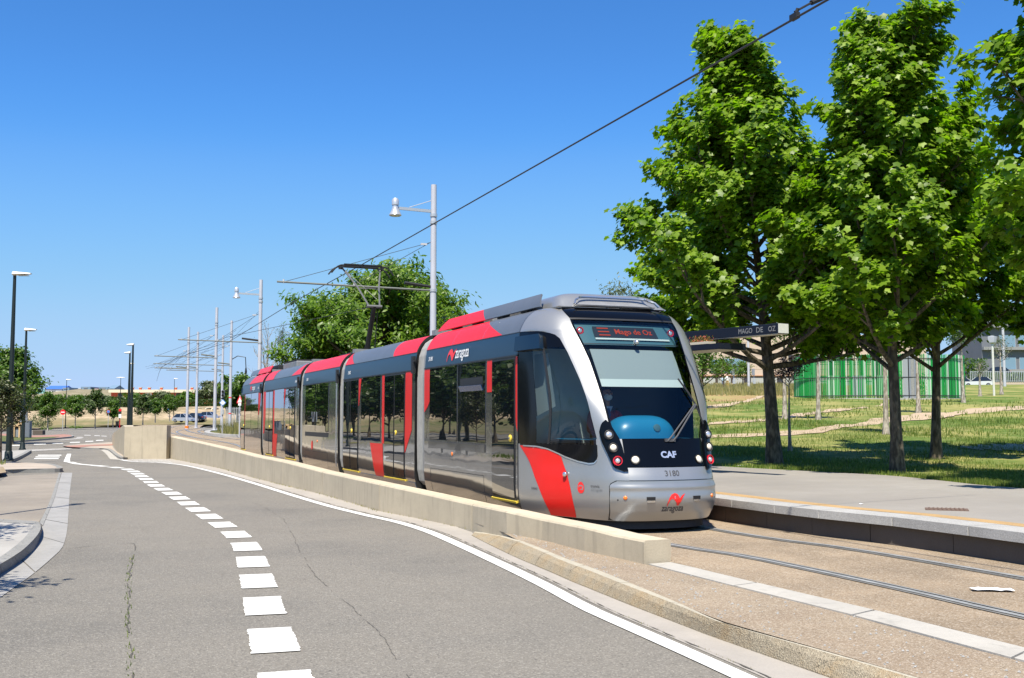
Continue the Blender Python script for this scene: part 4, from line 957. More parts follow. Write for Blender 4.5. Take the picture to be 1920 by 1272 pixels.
        nose_part(fr, 'slot_lip', M['alu'], s_ - .038, s_ + .038, .405, .428, off=.052, nz=1, ns=3, thick=.02)
        s_ = .81 * sg_; p = nsurf(s_, .715, .012)
        q = MB(); q.lathe(fr.w(p), [(.001, .0), (.03, .004), (.034, .02), (.02, .034), (.001, .036)], 14, axis=fr.A * sg_ + fr.F * .4); q.build('filler_cap', M['alu'], tram, smooth=50)
        nose_part(fr, 'camera_housing', M['navy'], -.999, -.90, 2.40, 2.60, off=.03 if mir else .075, nz=6, ns=5, thick=.09, mirror=mir)
        # red slash over the cab side
        rl = tab([(.16, -.90), (.4, -.935), (.65, -.964), (1.08, -.996)]); rr_ = tab([(.16, -.761), (.5, -.785), (.75, -.806), (.955, -.832), (1.045, -.90), (1.08, -.955)])
        nose_part(fr, 'red_slash', M['tred'], rl, rr_, .155, 1.078, off=.003, nz=20, ns=8, mirror=mir)
        nose_part(fr, 'body_seam', M['rub'], -1.0, -.9985, .16, 2.3, off=.003, nz=12, ns=1, mirror=mir)
    # underskirt and plough
    q = MB(); n = 24; ring_lo = []; ring_hi = []
    for i in range(n + 1):
        s_ = -.8 + 1.6 * i / n; a = nloc(s_, .2); a[0] -= .12; a[1] *= .93; b = Vector((a[0] + .03, a[1] * 1.02, .045)); a[2] = .2
        ring_hi.append(fr.w(a)); ring_lo.append(fr.w(b))
    for i in range(n): q.quad(ring_lo[i], ring_lo[i + 1], ring_hi[i + 1], ring_hi[i])
    q.add(ring_lo, [tuple(range(n + 1))[::-1]]); q.build('plough', M['black'], tram)
    q = MB(); c = fr.w((.3, 0, .2)); q.box(c, (1.5, 1.8, .2), math.atan2(fr.A.y, fr.A.x)); q.build('underframe', M['black'], tram)
build_nose(F1); build_nose(NR)
# wiper on the front
q = MB()
def fpt(v, z, off): 
    s_ = v / Wd(z); return F1.w(nsurf(s_, z, off))
for v0 in (0.02, .10): q.tube([fpt(v0, 1.15, .03), fpt(v0 + .06, 1.2, .06), fpt(.58 + v0 * .3, 1.62, .05)], .011, 6)
q.box(fpt(.06, 1.165, .02), (.15, .04, .04), R(21.5))
wp_ = q.build('wiper_arm', mat('wiper_grey', (.07, .07, .075), .4), tram, smooth=40)
q = MB(); q.tube([fpt(.47, 1.98, .02), fpt(.56, 1.78, .03), fpt(.63, 1.60, .03), fpt(.71, 1.3, .02)], .012, 6); q.build('wiper_blade', M['rub'], wp_)
# cab interior: destination display, blind, dashboard, partition
def inner(name, mt, s0_, s1_, z0_, z1_, off, nz=4, ns=16, parent=tram): return nose_part(F1, name, mt, s0_, s1_, z0_, z1_, off=off, nz=nz, ns=ns, parent=parent)
dp = inner('destination_panel', M['teal'], lambda z: -sW(z) + .03, lambda z: sW(z) - .03, 2.50, 2.82, -.07)
inner('display_screen', M['ledoff'], -.42, .36, 2.60, 2.76, -.055, parent=dp)
inner('panel_ledge', M['cablight'], -.42, .5, 2.565, 2.59, -.05, parent=dp)
inner('panel_trim', M['rub'], lambda z: -sW(z) + .02, lambda z: sW(z) - .02, 2.485, 2.50, -.04)
for sg_ in (-1, 1):
    p = nsurf(.57 * sg_, 2.69, -.055); n = Vector((1, 0, .1)).normalized(); ring(F1, p, n, .052, .036, 'lamp_ring', M['redlens'], dp, .014); lens(F1, p, n, .034, 'marker_light', M['clear'], dp, .02)
bl = inner('sun_blind', M['blind'], lambda z: -.50 - .02 * (z - 1.95), lambda z: .50 + .02 * (z - 1.95), 1.935, 2.455, -.10, nz=3)
inner('blind_hem', M['cablight'], -.50, .50, 1.925, 2.03, -.096, nz=1, parent=bl)
q = MB(); p = nsurf(.02, 2.49, .015); q.lathe(F1.w(p), [(.001, -.06), (.03, -.05), (.035, -.02), (.03, .02), (.012, .035), (.001, .036)], 14, axis=F1.F); cmr = q.build('windscreen_camera', M['alu'], tram, smooth=50)
# dashboard hood (rounded blue cowl)
def hood(u, w):
    a = math.pi * min(max(u, 1e-4), 1 - 1e-4); vv = -.53 + .97 * w; ed = max(0, 1 - abs(2 * w - 1) ** 4) ** .5
    z = 1.16 + .335 * ed * math.sin(a) ** .7
    t = 1.36 + .30 * math.cos(a) * (.15 + .85 * ed)
    return Vector((t, vv - .02, z))
grid(F1, hood, 16, 30, 'dashboard_hood', M['dash'])
lens(F1, Vector((1.645, .05, 1.33)), Vector((1, 0, .25)).normalized(), .05, 'dashboard_cap', M['teal'], tram, .01)
q = MB(); 
sh = [nloc(s_, 1.19) for s_ in np.linspace(-.8, .8, 25)]; q.add([F1.w((p[0] - .03, p[1], 1.175)) for p in sh] + [F1.w((.2, .95, 1.175)), F1.w((.2, -.95, 1.175))], [tuple(range(27))]); q.build('dashboard_shelf', M['dash'], tram)
q = MB(); q.box(F1.w((.25, -1.12, 1.9)), (.06, .02, 1.3), R(21.5)); q.build('cab_grab_rail', M['cablight'], tram)
q = MB(); q.add([F1.w(p) for p in [(.12, -1.05, 1.1), (.12, -.2, 1.1), (.12, -.2, 2.45), (.12, -1.05, 2.45)]], [(0, 1, 2, 3)]); q.build('partition_panel', M['cablight'], tram)
q = MB(); q.add([F1.w(p) for p in [(.75, -1.02, 1.62), (.2, -1.14, 1.45), (.2, -1.14, 2.35), (.62, -1.07, 2.35)]], [(0, 1, 2, 3)]); q.build('side_sun_blind', M['blind'], tram)
q = MB(); p = F1.w((.3, -1.0, 1.72)); q.lathe(p, [(.001, 0), (.045, .01), (.045, .25), (.03, .29), (.012, .3), (.012, .34)], 12); q.build('fire_extinguisher', M['tred'], tram, smooth=50)
# -------- car bodies
def body(k, d0, d1):
    fr = FR[k]; zl = [.17, .26, .35, .5, .8, 1.2, 1.7, 2.1, 2.35]; 
    for nm, zs, mt in (('car_side', zl, 'tside'), ('navy_band', [2.35, 2.5, 2.6, 2.68], 'navy'), ('roof_shoulder', [2.68, 2.72, 2.78, 2.84, 2.9, 2.94, 2.97, 3.0, 3.02, 3.03, 3.04], 'troof')):
        for sd in (-1, 1):
            q = MB(); n = 8
            vs = [fr.w((-(d0 + (d1 - d0) * i / n), sd * Wd(z), z)) for i in range(n + 1) for z in zs]; c = len(zs)
            q.add(vs, [(i * c + j, (i + 1) * c + j, (i + 1) * c + j + 1, i * c + j + 1) for i in range(n) for j in range(c - 1)])
            q.build(nm, M[mt], tram, smooth='all')
    q = MB(); q.quad(*[fr.w(p) for p in [(-d0, -.85, 3.04), (-d0, .85, 3.04), (-d1, .85, 3.04), (-d1, -.85, 3.04)]]); q.build('roof_deck', M['galv'], tram)
    for d in (d0, d1):
        q = MB(); zz = [p[0] for p in Wz]; pl = [fr.w((-d, -Wd(z), z)) for z in zz] + [fr.w((-d, Wd(z), z)) for z in zz[::-1]]; q.add(pl, [tuple(range(len(pl)))]); q.build('end_wall', M['cabwall'] if (k == 1 and d == d0) or (k == 5 and d == d1) else M['black'], tram)
    q = MB(); c = fr.w((-(d0 + d1) / 2, 0, .16)); q.box(c, (2.3, d1 - d0 - .3, .2), math.atan2(fr.A.y, fr.A.x)); q.build('underframe', M['black'], tram)
    for sd in (-1, 1):   # drip rail between band and windows, between band and roof
        side_part(k, 'drip_rail', M['rub'], d0, d1, 2.34, 2.362, .012, sd, thick=.012)
        side_part(k, 'roof_seam', M['rub'], d0, d1, 2.675, 2.688, .003, sd)
body(1, -.05, 4.50); body(2, .30, 5.78 + .02); body(3, .28, 4.56); body(4, .28, 6.58); body(5, .28, 5.45)
def bellows(ka, da, kb, db):
    A_, B_ = FR[ka], FR[kb]
    zs = [.22, .3, .5, 1.0, 1.6, 2.2, 2.6, 2.75, 2.86, 2.93, 2.98]; ws = [1.12, 1.2, 1.24, 1.25, 1.25, 1.25, 1.22, 1.17, 1.1, 1.0, .85]
    prof = [(-w_, z) for w_, z in zip(ws, zs)] + [(w_, z) for w_, z in list(zip(ws, zs))[::-1]]
    q = MB(); N = 12; vs = []
    for i in range(N + 1):
        t = i / N; sc = 1.0 if i % 2 == 0 else .965
        for v, z in prof:
            p = A_.w((-da, v * sc, z if z < 2.9 else z - (1 - sc))).lerp(B_.w((-db, v * sc, z if z < 2.9 else z - (1 - sc))), t); vs.append(p)
    c = len(prof); q.add(vs, [(i * c + j, (i + 1) * c + j, (i + 1) * c + (j + 1) % c, i * c + (j + 1) % c) for i in range(N) for j in range(c)])
    b = q.build('articulation_bellows', M['bellow'], tram)
    # dark frame on the following car, light frame on the leading car
    for fr, d, mt, nm, a_, b2 in ((B_, db, 'rub', 'end_frame', -.02, .14), (A_, da, 'bellow', 'end_frame', -.02, .10)):
        q = MB(); pr = [(-(w_ + .045), z) for w_, z in zip(ws, zs)] + [(-.85, 3.05), (.85, 3.05)] + [((w_ + .045), z) for w_, z in list(zip(ws, zs))[::-1]]
        s_1 = -1 if fr is B_ else 1
        vs = [fr.w((-(d + e * -s_1 * -1), v, z)) for e in ((-.0, -.14) if fr is B_ else (0, .12)) for v, z in pr]; c = len(pr)
        q.add(vs, [(j, c + j, c + (j + 1) % c, (j + 1) % c) for j in range(c)]); q.add(vs[:c], [tuple(range(c))]); q.add(vs[c:], [tuple(range(c))])
        q.build(nm, M[mt], tram)
    q = MB(); p0 = B_.w((-db, -1.33, 2.45)); q.box(p0, (.05, .14, .32), math.atan2(B_.A.y, B_.A.x)); q.box(B_.w((-db + .08, -1.34, 2.52)), (.03, .1, .03), math.atan2(B_.A.y, B_.A.x)); q.build('coupling_cable_box', M['black'], tram)
    q = MB(); q.box(B_.w((-db + .05, 0, 3.06)), (1.9, .22, .1), math.atan2(B_.A.y, B_.A.x)); q.build('roof_joint_cover', M['galv'], tram)
bellows(1, 4.50, 2, .30); bellows(2, 5.80, 3, .28); bellows(3, 4.56, 4, .28); bellows(4, 6.58, 5, .28)
# -------- side details
def pane(k, d0, d1, z0, z1, side, parent=tram, name='window'): 
    o = side_part(k, name, M['tglass'], d0, d1, z0, z1, .009, side, nz=max(4, int((z1 - z0) / .2)), thick=.012, parent=parent); return o
def door(k, d0, d1, side, leaves=2):
    d = side_part(k, 'door', M['rub'], d0, d1, .28, 2.335, .006, side, nz=8, thick=.008)
    n = leaves; wd_ = (d1 - d0) / n
    for i in range(n):
        a, b = d0 + i * wd_ + .035, d0 + (i + 1) * wd_ - .035
        lf = side_part(k, 'door_leaf', M['tglass'], a, b, .33, 2.30, .016, side, nz=9, thick=.014, parent=d)
    bd = d0 + (.16 if leaves == 1 else wd_ - .13)
    p = Vector((-bd, side * (1.3 + .018), 1.17)); lens(FR[k], p, Vector((0, side, 0)), .05, 'door_button', M['yellow'], d, .02)
    p = Vector((-bd, side * (1.3 + .03), 1.17)); lens(FR[k], p, Vector((0, side, 0)), .022, 'button_centre', M['bluesill'], d, .014)
    side_part(k, 'yellow_sill', M['yellow'], d0 - .03, d1 + .03, .262, .288, .03, side, thick=.03)
def seam_rect(k, d0, d1, z0, z1, side):
    for a in ((d0, d1, z1 - .008, z1), (d0, d0 + .01, z0, z1), (d1 - .01, d1, z0, z1)): side_part(k, 'hatch_seam', M['rub'], *a, .003, side)
for sd in (-1, 1):
    # car 1
    pane(1, 2.64, 4.16, 1.08, 2.33, sd); w2 = pane(1, 1.27, 2.58, 1.08, 2.33, sd)
    side_part(1, 'vent_opening', M['black'], 1.37, 2.45, 1.885, 2.10, .012, sd, parent=w2)
    def flap(u, w): return Vector((-(1.37 + 1.08 * w), sd * (1.315 + .035 * u), 1.885 + .085 * u))
    grid(FR[1], flap, 1, 1, 'vent_flap', mat('sky_tinted_vent_glass', (.01, .05, .16), .2, coat=.4), w2, thick=.01)  # reflected sky is put into the flap's blue glass colour
    door(1, .03, .98, sd, 1)
    side_part(1, 'red_stripe', M['tred'], .985, lambda z: min(1.2, 1.1 + (z - 1.85) * 5 + .1), 1.85, 2.335, .005, sd)
    side_part(1, 'red_stripe', M['tred'], lambda z: 4.17 if z > 1.72 else 4.17 + (1.72 - z) * 2, 4.499, 1.56, 2.335, .005, sd, nz=8)
    side_part(1, 'red_stripe', M['tred'], -.049, lambda z: .018 if z > 1.4 else -.05 + (z - 1.26) * .5, 1.26, 2.335, .005, sd, nz=10)
    q = side_part(1, 'vent_grille', mat('grille_dark', (.08, .08, .085), .4, .5), 1.27, 4.24, .93, 1.055, .004, sd, thick=.004)
    for i in range(54): side_part(1, 'grille_rib', M['tside'], 1.29 + i * .0546, 1.29 + i * .0546 + .026, .935, 1.05, .016, sd, parent=q, nz=1)
    seam_rect(1, 1.34, 4.11, .18, .58, sd)
    lens(FR[1], Vector((-2.9, sd * 1.302, .86)), Vector((0, sd, 0)), .035, 'side_marker', M['orange'], tram, .012)
    for dd in (3.45, 2.15): side_part(1, 'hinge_plate', M['tside'], dd, dd + .16, .86, .94, .02, sd, thick=.02)
    # car 2
    door(2, 4.40, 5.76, sd); pane(2, 2.62, 4.15, .97, 2.335, sd); door(2, .90, 2.30, sd)
    side_part(2, 'red_stripe', M['tred'], lambda z: 4.17 + (2.335 - z) * .3, 4.385, 1.73, 2.335, .005, sd)
    side_part(2, 'red_stripe', M['tred'], 2.33, 2.50, .94, 2.335, .005, sd)
    side_part(2, 'red_slash', M['tred'], lambda z: 2.35 + (z - .23) * .12, lambda z: 2.98 + (z - .23) * .61, .18, .935, .005, sd, nz=6)
    side_part(2, 'red_stripe', M['tred'], lambda z: .46 + max(0, 1.24 - z) * .95, lambda z: .87 + (2.33 - z) * .025, .80, 2.335, .005, sd, nz=14)
    side_part(2, 'sill', M['bluesill'], .3, 5.8, .17, .262, .014, sd, thick=.014)
    # car 3
    pane(3, 1.32, 2.81, 1.12, 2.335, sd); pane(3, 2.86, 4.15, 1.12, 2.335, sd)
    side_part(3, 'vent_grille', M['rub'], 1.32, 4.15, .98, 1.09, .006, sd, thick=.006)
    seam_rect(3, 1.38, 4.11, .18, .60, sd); side_part(3, 'bright_post', M['alu'], .45, .50, .3, 2.335, .012, sd, thick=.012)
    lens(FR[3], Vector((-2.6, sd * 1.302, .86)), Vector((0, sd, 0)), .035, 'side_marker', M['orange'], tram, .012)
    # car 4
    door(4, 4.62, 6.05, sd); pane(4, 2.66, 4.33, .98, 2.335, sd); door(4, .88, 2.36, sd)
    side_part(4, 'red_stripe', M['tred'], lambda z: 6.09 + max(0, 1.6 - z) * .4, 6.56, .95, 2.335, .005, sd, nz=10)
    side_part(4, 'red_stripe', M['tred'], 4.36, 4.59, .97, 2.335, .005, sd)
    side_part(4, 'red_slash', M['tred'], lambda z: 4.02 - (z - .2) * .35, lambda z: 4.76 - (z - .2) * .2, .18, .97, .005, sd, nz=6)
    side_part(4, 'red_stripe', M['tred'], lambda z: 2.39 + (2.335 - z) * .42, 2.645, 1.76, 2.335, .005, sd)
    side_part(4, 'sill', M['bluesill'], .28, 6.58, .17, .262, .014, sd, thick=.014)
    # car 5
    pane(5, .98, 2.68, 1.08, 2.33, sd); w2 = pane(5, 2.74, 4.28, 1.08, 2.33, sd); side_part(5, 'vent_opening', M['black'], 2.87, 3.93, 1.92, 2.13, .012, sd, parent=w2)
    door(5, 4.42, 5.38, sd, 1)
    side_part(5, 'red_stripe', M['tred'], lambda z: .47 + max(0, 2.0 - z) * .9, .95, 1.56, 2.335, .005, sd, nz=8)
    side_part(5, 'red_stripe', M['tred'], 4.30, 4.40, 1.2, 2.335, .005, sd)
    # roof colour fields (red sheets that wrap the shoulder)
    side_part(1, 'red_roof_panel', M['tred'], lambda z: .62 + (z - 2.68) / .36 * 1.41, 4.49, 2.69, 3.038, .004, sd, nz=10)
    side_part(2, 'red_roof_panel', M['tred'], .31, lambda z: 1.85 + .1 * math.sin((z - 2.69) * 9), 2.69, 3.038, .004, sd, nz=10)
    side_part(2, 'red_roof_panel', M['tred'], lambda z: min(5.79, 4.95 + (z - 2.68) / .3 * .85), 5.795, 2.69, 2.98, .004, sd, nz=10)
    side_part(3, 'red_roof_panel', M['tred'], .29, 4.55, 2.69, 3.038, .004, sd, nz=10)
    side_part(4, 'red_roof_panel', M['tred'], .29, lambda z: max(.3, 1.7 - (z - 2.69) / .3 * 1.3), 2.69, 2.99, .004, sd, nz=10)
    side_part(4, 'red_roof_panel', M['tred'], 4.9, 6.57, 2.69, 3.038, .004, sd, nz=10)
    side_part(5, 'red_roof_panel', M['tred'], .29, lambda z: 3.6 - (z - 2.69) * 2, 2.69, 3.038, .004, sd, nz=10)
    for k, ds_ in ((1, (1.5, 3.0)), (3, ()), (5, (2.2,))):
        for d in ds_: side_part(k, 'panel_joint', M['alu'], d, d + .008, 2.69, 3.03, .006, sd, nz=10)
    side_part(1, 'panel_joint', M['rub'], -.04, -.03, 2.37, 3.03, .006, sd, nz=10)
    # roof fairings
    for k, d0, d1, cut, fx_ in ((1, -.95, 4.75, 2.3, 1), (5, .6, 5.9, 3.4, 0)):
        segs = [(-.13, 1.05, 'troof'), (1.055, 2.25, 'troof'), (2.25, 3.25, 'tred'), (3.255, 4.72, 'tred')] if k == 1 else [(.6, 2.0, 'tred'), (2.01, 3.4, 'tred'), (3.4, 5.4, 'troof')]
        for a, b, mt in segs:
            def ff(u, w):
                d = a + (b - a) * w
                if k == 1:
                    if a < 0 and w < .5: d += u * .2 * (1 - w * 2)
                    if b == 2.25: d = a + (2.15 + .38 * u - a) * w
                    if a == 2.25: d = (2.155 + .38 * u) + (b - (2.155 + .38 * u)) * w
                    if b > 4.7: d -= .35 * u * w
                vv = (.985 - .05 * u - .06 * u * u) - (.14 if k == 1 else .0) * max(0, -d) ** 1.2 * .55
                return Vector((-d, sd * vv, 3.055 + .205 * u + (.0 if d > 0 else -.03 * d * -1)))
            grid(FR[k], ff, 5, 8, 'roof_fairing', M[mt], tram, thick=.025)
    # fairing brackets
    for k, ds_ in ((1, (.6, 1.6, 2.8, 3.9)), (5, (1.2, 2.6, 4))):
        for d in ds_: q = MB(); q.box(FR[k].w((-d, sd * .88, 3.08)), (.12, .25, .1), math.atan2(FR[k].A.y, FR[k].A.x)); q.build('fairing_bracket', M['black'], tram)
# roof equipment
def rbox(k, d, v, z, dx, dd, dz, mt='galv', name='roof_equipment_box', bev=.02):
    fr = FR[k]; q = MB(); q.box(fr.w((-d, v, z + dz / 2)), (dx, dd, dz), math.atan2(fr.A.y, fr.A.x)); o = q.build(name, M[mt], tram); bevel(o, bev, 2); return o
rbox(1, 1.4, 0, 3.045, 1.5, 1.3, .15); rbox(1, 3.3, 0, 3.045, 1.5, 1.7, .2); rbox(2, 1.6, .1, 3.045, .9, 1.6, .07, 'black'); rbox(2, 4.2, .1, 3.045, 1.3, 1.6, .08, 'galv')
rbox(3, 1.2, 0, 3.045, 1.3, 1.0, .08, 'black'); rbox(4, 2.0, 0, 3.045, 1.4, 1.8, .06, 'galv'); rbox(4, 4.9, 0, 3.045, 1.5, 2.4, .2, 'galv'); rbox(5, 1.6, 0, 3.045, 1.4, 2.0, .25, 'black'); rbox(5, 3.9, 0, 3.045, 1.4, 1.6, .2)
for i in range(14):
    fr = FR[4]; q = MB(); q.box(fr.w((-(3.8 + i * .17), 0, 3.27)), (1.5, .05, .05), math.atan2(fr.A.y, fr.A.x)); q.build('roof_grille_slat', M['black'], tram)
for d in np.arange(.5, 5, .9):
    rbox(1, d, .55, 3.19, .12, .2, .09, 'black', 'roof_fitting', .01)
q = MB()
for k, n_ in ((2, 5.5), (3, 4.2), (4, 3.5)):
    pts_ = [FR[k].w((-d, -.62 + .05 * math.sin(d * 3), 3.07 + .02 * math.sin(d * 7))) for d in np.arange(.6, n_, .3)]; q.tube(pts_, .018, 6)
q.build('roof_cable', M['rub'], tram)
# front housing on the cab roof
def hs_(u, w):      # u along t, w across
    v = -.86 + 1.72 * w; e = (1 - abs(2 * w - 1) ** 7); t = .50 - 1.1 * (1 - u); fr_ = min(1, (1 - u) / .3)
    z = 3.03 + .225 * (1 - (1 - fr_) ** 2.2) * max(0, e) ** .5
    return Vector((t, v, z))
grid(F1, hs_, 26, 30, 'roof_housing', M['tpaint'])
def rec(u, w):
    v = -.62 + 1.24 * w; e = (1 - abs(2 * w - 1) ** 5)
    return Vector((.60 - .20 * u, v, 3.052 + .085 * u * e ** .4))
grid(F1, rec, 6, 24, 'housing_recess', M['galv'], thick=.02)
def arch(u, w):
    v = -.68 + 1.36 * u; e = (1 - abs(2 * u - 1) ** 6); return Vector((.60 - .18 * e + .03 * w, v, 3.05 + .115 * e ** .5 + .014 * w))
grid(F1, arch, 36, 2, 'housing_rim', M['alu'], thick=.02)
# -------- pantograph on car 3
fr = FR[3]
def pw(d, v, z): return fr.w((-d, v, z - RZ))
pan = MB()
for v in (-.45, .45): pan.tube([pw(1.7, v, 3.28), pw(3.6, v, 3.28)], .03, 6)
for d in (1.7, 2.65, 3.6): pan.tube([pw(d, -.5, 3.28), pw(d, .5, 3.28)], .03, 6)
for v in (-.45, .45):
    for d in (1.7, 3.6): pan.tube([pw(d, v, 3.15), pw(d, v, 3.28)], .05, 8)
panto = pan.build('pantograph', M['black'], tram, smooth=40)
q = MB(); q.tube([pw(2.72, 0, 3.28), pw(1.92, 0, 4.50)], [.075, .06], 10); q.tube([pw(2.3, .12, 3.35), pw(1.98, .1, 4.35)], .016, 6); q.tube([pw(2.72, -.3, 3.32), pw(2.72, .3, 3.32)], .06, 8); q.build('lower_arm', M['black'], panto, smooth=40)
q = MB()
for sd in (-1, 1): q.tube([pw(1.92, sd * .14, 4.48), pw(2.6, sd * .30, 5.08), pw(3.30, sd * .52, 5.62)], .024, 6)
q.tube([pw(1.92, -.2, 4.48), pw(1.92, .2, 4.48)], .04, 8); q.tube([pw(2.52, -.28, 5.0), pw(2.5, 0, 5.02), pw(2.52, .28, 5.0)], .013, 6)
q.tube([pw(2.2, .14, 4.7), pw(3.25, -.5, 5.6)], .007, 5)
q.build('upper_arm', mat('pantograph_grey', (.14, .14, .14), .5, .3), panto, smooth=40)
q = MB()
for dd in (-.19, .19):
    q.tube([pw(3.33 + dd, v, 5.70 + (0 if abs(v) < .55 else -((abs(v) - .55) / .32) ** 2 * .24)) for v in np.linspace(-.86, .86, 21)], .02, 6)
    q.bar(pw(3.33 + dd, -.52, 5.725), pw(3.33 + dd, .52, 5.725), .05, .03)
for v in (-.55, .55): q.bar(pw(3.1, v, 5.66), pw(3.56, v, 5.66), .05, .05); q.tube([pw(3.3, v, 5.6), pw(3.3, v, 5.7)], .035, 6)
q.build('collector_head', M['black'], panto, smooth=40)
# -------- lettering
def text_mesh(s, size=1.0, shear=0, bold=0):
    c = bpy.data.curves.new('t', 'FONT'); c.body = s; c.size = size; c.shear = shear; c.offset = bold; c.align_x = 'CENTER'; c.align_y = 'CENTER'; c.resolution_u = 3
    o = bpy.data.objects.new('t', c); COL.objects.link(o); bpy.context.view_layer.update()
    me = bpy.data.meshes.new_from_object(o.evaluated_get(bpy.context.evaluated_depsgraph_get()))
    v = [tuple(p.co) for p in me.vertices]; f = [tuple(p.vertices) for p in me.polygons]
    bpy.data.objects.remove(o); bpy.data.curves.remove(c); bpy.data.meshes.remove(me); return v, f
def norm_txt(v, wdt, hgt=None):
    xs_ = [p[0] for p in v]; ys_ = [p[1] for p in v]; sx_ = wdt / (max(xs_) - min(xs_)); sy_ = sx_ if hgt is None else hgt / (max(ys_) - min(ys_)); cx = (max(xs_) + min(xs_)) / 2; cy2 = (max(ys_) + min(ys_)) / 2
    return [((p[0] - cx) * sx_, (p[1] - cy2) * sy_) for p in v]
def front_decal(v2, f, v0, z0, off, name, mt, parent=tram, fr=F1):
    of_ = off if callable(off) else (lambda z: off); q = MB(); q.add([fr.w(nsurf((v0 + x) / Wd(z0 + y), z0 + y, of_(z0 + y))) for x, y in v2], f); return q.build(name, M[mt], parent)
def side_decal(k, v2, f, d0, z0, off, name, mt, parent=tram):
    q = MB(); fr = FR[k]; q.add([fr.w((-(d0) + x, -(Wd(z0 + y) + off), z0 + y)) for x, y in v2], f); return q.build(name, M[mt], parent)
def poly_mesh(P):
    tr = tessellate_polygon([[Vector((x, y, 0)) for x, y in P]]); return P, [t if tri_area(P, t) > 0 else t[::-1] for t in tr]
swoosh_px = [(675, 962), (680, 930), (698, 882), (724, 852), (758, 838), (788, 848), (806, 875), (812, 890), (838, 862), (878, 843), (850, 878), (824, 920), (804, 957), (782, 957), (772, 928), (750, 898), (728, 890), (704, 905), (688, 940), (682, 962)]
swoosh = [((x - 776) / 203, -(y - 900) / 203) for x, y in swoosh_px]
v, f = text_mesh('3180', 1, bold=.012); front_decal(norm_txt(v, .205, .072), f, .0, .752, .011, 'number_lettering', 'darkprint')
v, f = text_mesh('CAF', 1, bold=.04); front_decal(norm_txt(v, .225, .085), f, 0, .985, .019, 'maker_lettering', 'clear')
v, f = text_mesh('zaragoza', 1, bold=.012); front_decal(norm_txt(v, .31, .085), f, -.015, .30, lambda z: .0145 + .03 * math.exp(-((z - .42) / .1) ** 2), 'city_lettering', 'darkprint')
P_, f = poly_mesh([(x * .26, y * .26) for x, y in swoosh]); front_decal(P_, f, .02, .43, lambda z: .0155 + .03 * math.exp(-((z - .42) / .1) ** 2), 'city_emblem', 'redprint')
def nside_decal(v2, f, s0, z0, off, name, mt):
    # along the nose side: arc-length in s approximated locally
    ds = (nloc(s0 + .02, z0) - nloc(s0 - .02, z0)).length / .04; q = MB(); q.add([F1.w(nsurf(s0 + x / ds, z0 + y, off)) for x, y in v2], f); return q.build(name, M[mt], tram)
v, f = text_mesh('tranvía', 1); nside_decal(norm_txt(v, .15, .038), f, -.668, .585, .004, 'operator_lettering', 'darkprint')
v, f = text_mesh('zaragoza', 1); nside_decal(norm_txt(v, .19, .038), f, -.66, .53, .004, 'operator_lettering', 'galv')
cir = [(.062 * math.cos(a) * (1 - .1 * math.sin(a)), .075 * math.sin(a)) for a in np.linspace(0, 2 * math.pi, 25)[:-1]]; P_, f = poly_mesh(cir); o = nside_decal(P_, f, -.735, .555, .004, 'operator_emblem', 'redprint')
sw2 = [(-.05, -.01), (-.02, .012), (.02, .012), (.035, -.005), (.02, -.02), (-.02, -.03), (.03, -.035), (.048, -.02), (.05, .01), (.02, .028), (-.03, .026)]; P_, f = poly_mesh(sw2); nside_decal(P_, f, -.735, .56, .006, 'operator_emblem', 'tpaint')
v, f = text_mesh('DUGARO', 1, bold=.02); side_v = norm_txt(v, .17, .03); nside_decal(side_v, f, -.965, .5, .004, 'small_lettering', 'darkprint')
v, f = text_mesh('zaragoza', 1, bold=.01); side_decal(1, norm_txt(v, .68, .19), f, 2.44, 2.485, .006, 'city_lettering', 'white')
P_, f = poly_mesh([(x * .5, y * .34) for x, y in swoosh]); side_decal(1, P_, f, 2.98, 2.52, .006, 'city_emblem', 'redprint')
v, f = text_mesh('3181', 1, bold=.02); side_decal(1, norm_txt(v, .24, .075), f, 4.17, 2.515, .006, 'number_lettering', 'white')
for k, d, s_ in ((2, 5.3, '3182'), (3, 4.0, '3183'), (4, .85, '3184'), (5, 1.1, '3185')):
    v, f = text_mesh(s_, 1, bold=.02); side_decal(k, norm_txt(v, .24, .075), f, d, 2.5, .006, 'number_lettering', 'white')
v, f = text_mesh('zaragoza', 1, bold=.01); side_decal(5, norm_txt(v, .75, .17), f, 2.3, 2.49, .006, 'city_lettering', 'white')
P_, f = poly_mesh([(x * .5, y * .34) for x, y in swoosh]); side_decal(5, P_, f, 2.95, 2.52, .006, 'city_emblem', 'redprint')
P_, f = poly_mesh([(x * 1.6, y * 1.6) for x, y in cir]); side_decal(3, P_, f, 3.22, .75, .006, 'operator_emblem', 'redprint')
# LED destination text: route number sign and stop name
v, f = text_mesh('Mago de Oz', 1, bold=.015); led = front_decal(norm_txt(v, .58, .1), f, .09, 2.675, -.05, 'display_text', 'led', dp)
for zz in (2.73, 2.68, 2.63): q = MB(); q.add([F1.w(nsurf(x / Wd(zz), z_, -.048)) for x, z_ in ((-.46, zz - .008), (-.29, zz - .008), (-.29, zz + .008), (-.46, zz + .008))], [(0, 1, 2, 3)]); q.build('display_line_sign', M['led'], dp)
# wheels hinted under the front car
for k, d in ((1, 2.0), (1, 3.8), (3, 1.5), (3, 3.3), (5, 1.5), (5, 3.3)):
    for sd in (-1, 1):
        q = MB(); q.lathe(FR[k].w((-d, sd * .78, .29)), [(.001, -.05), (.27, -.05), (.29, -.03), (.29, .05), (.2, .06), (.001, .06)], 20, axis=FR[k].A); q.build('wheel', M['steel'], tram, smooth=40)
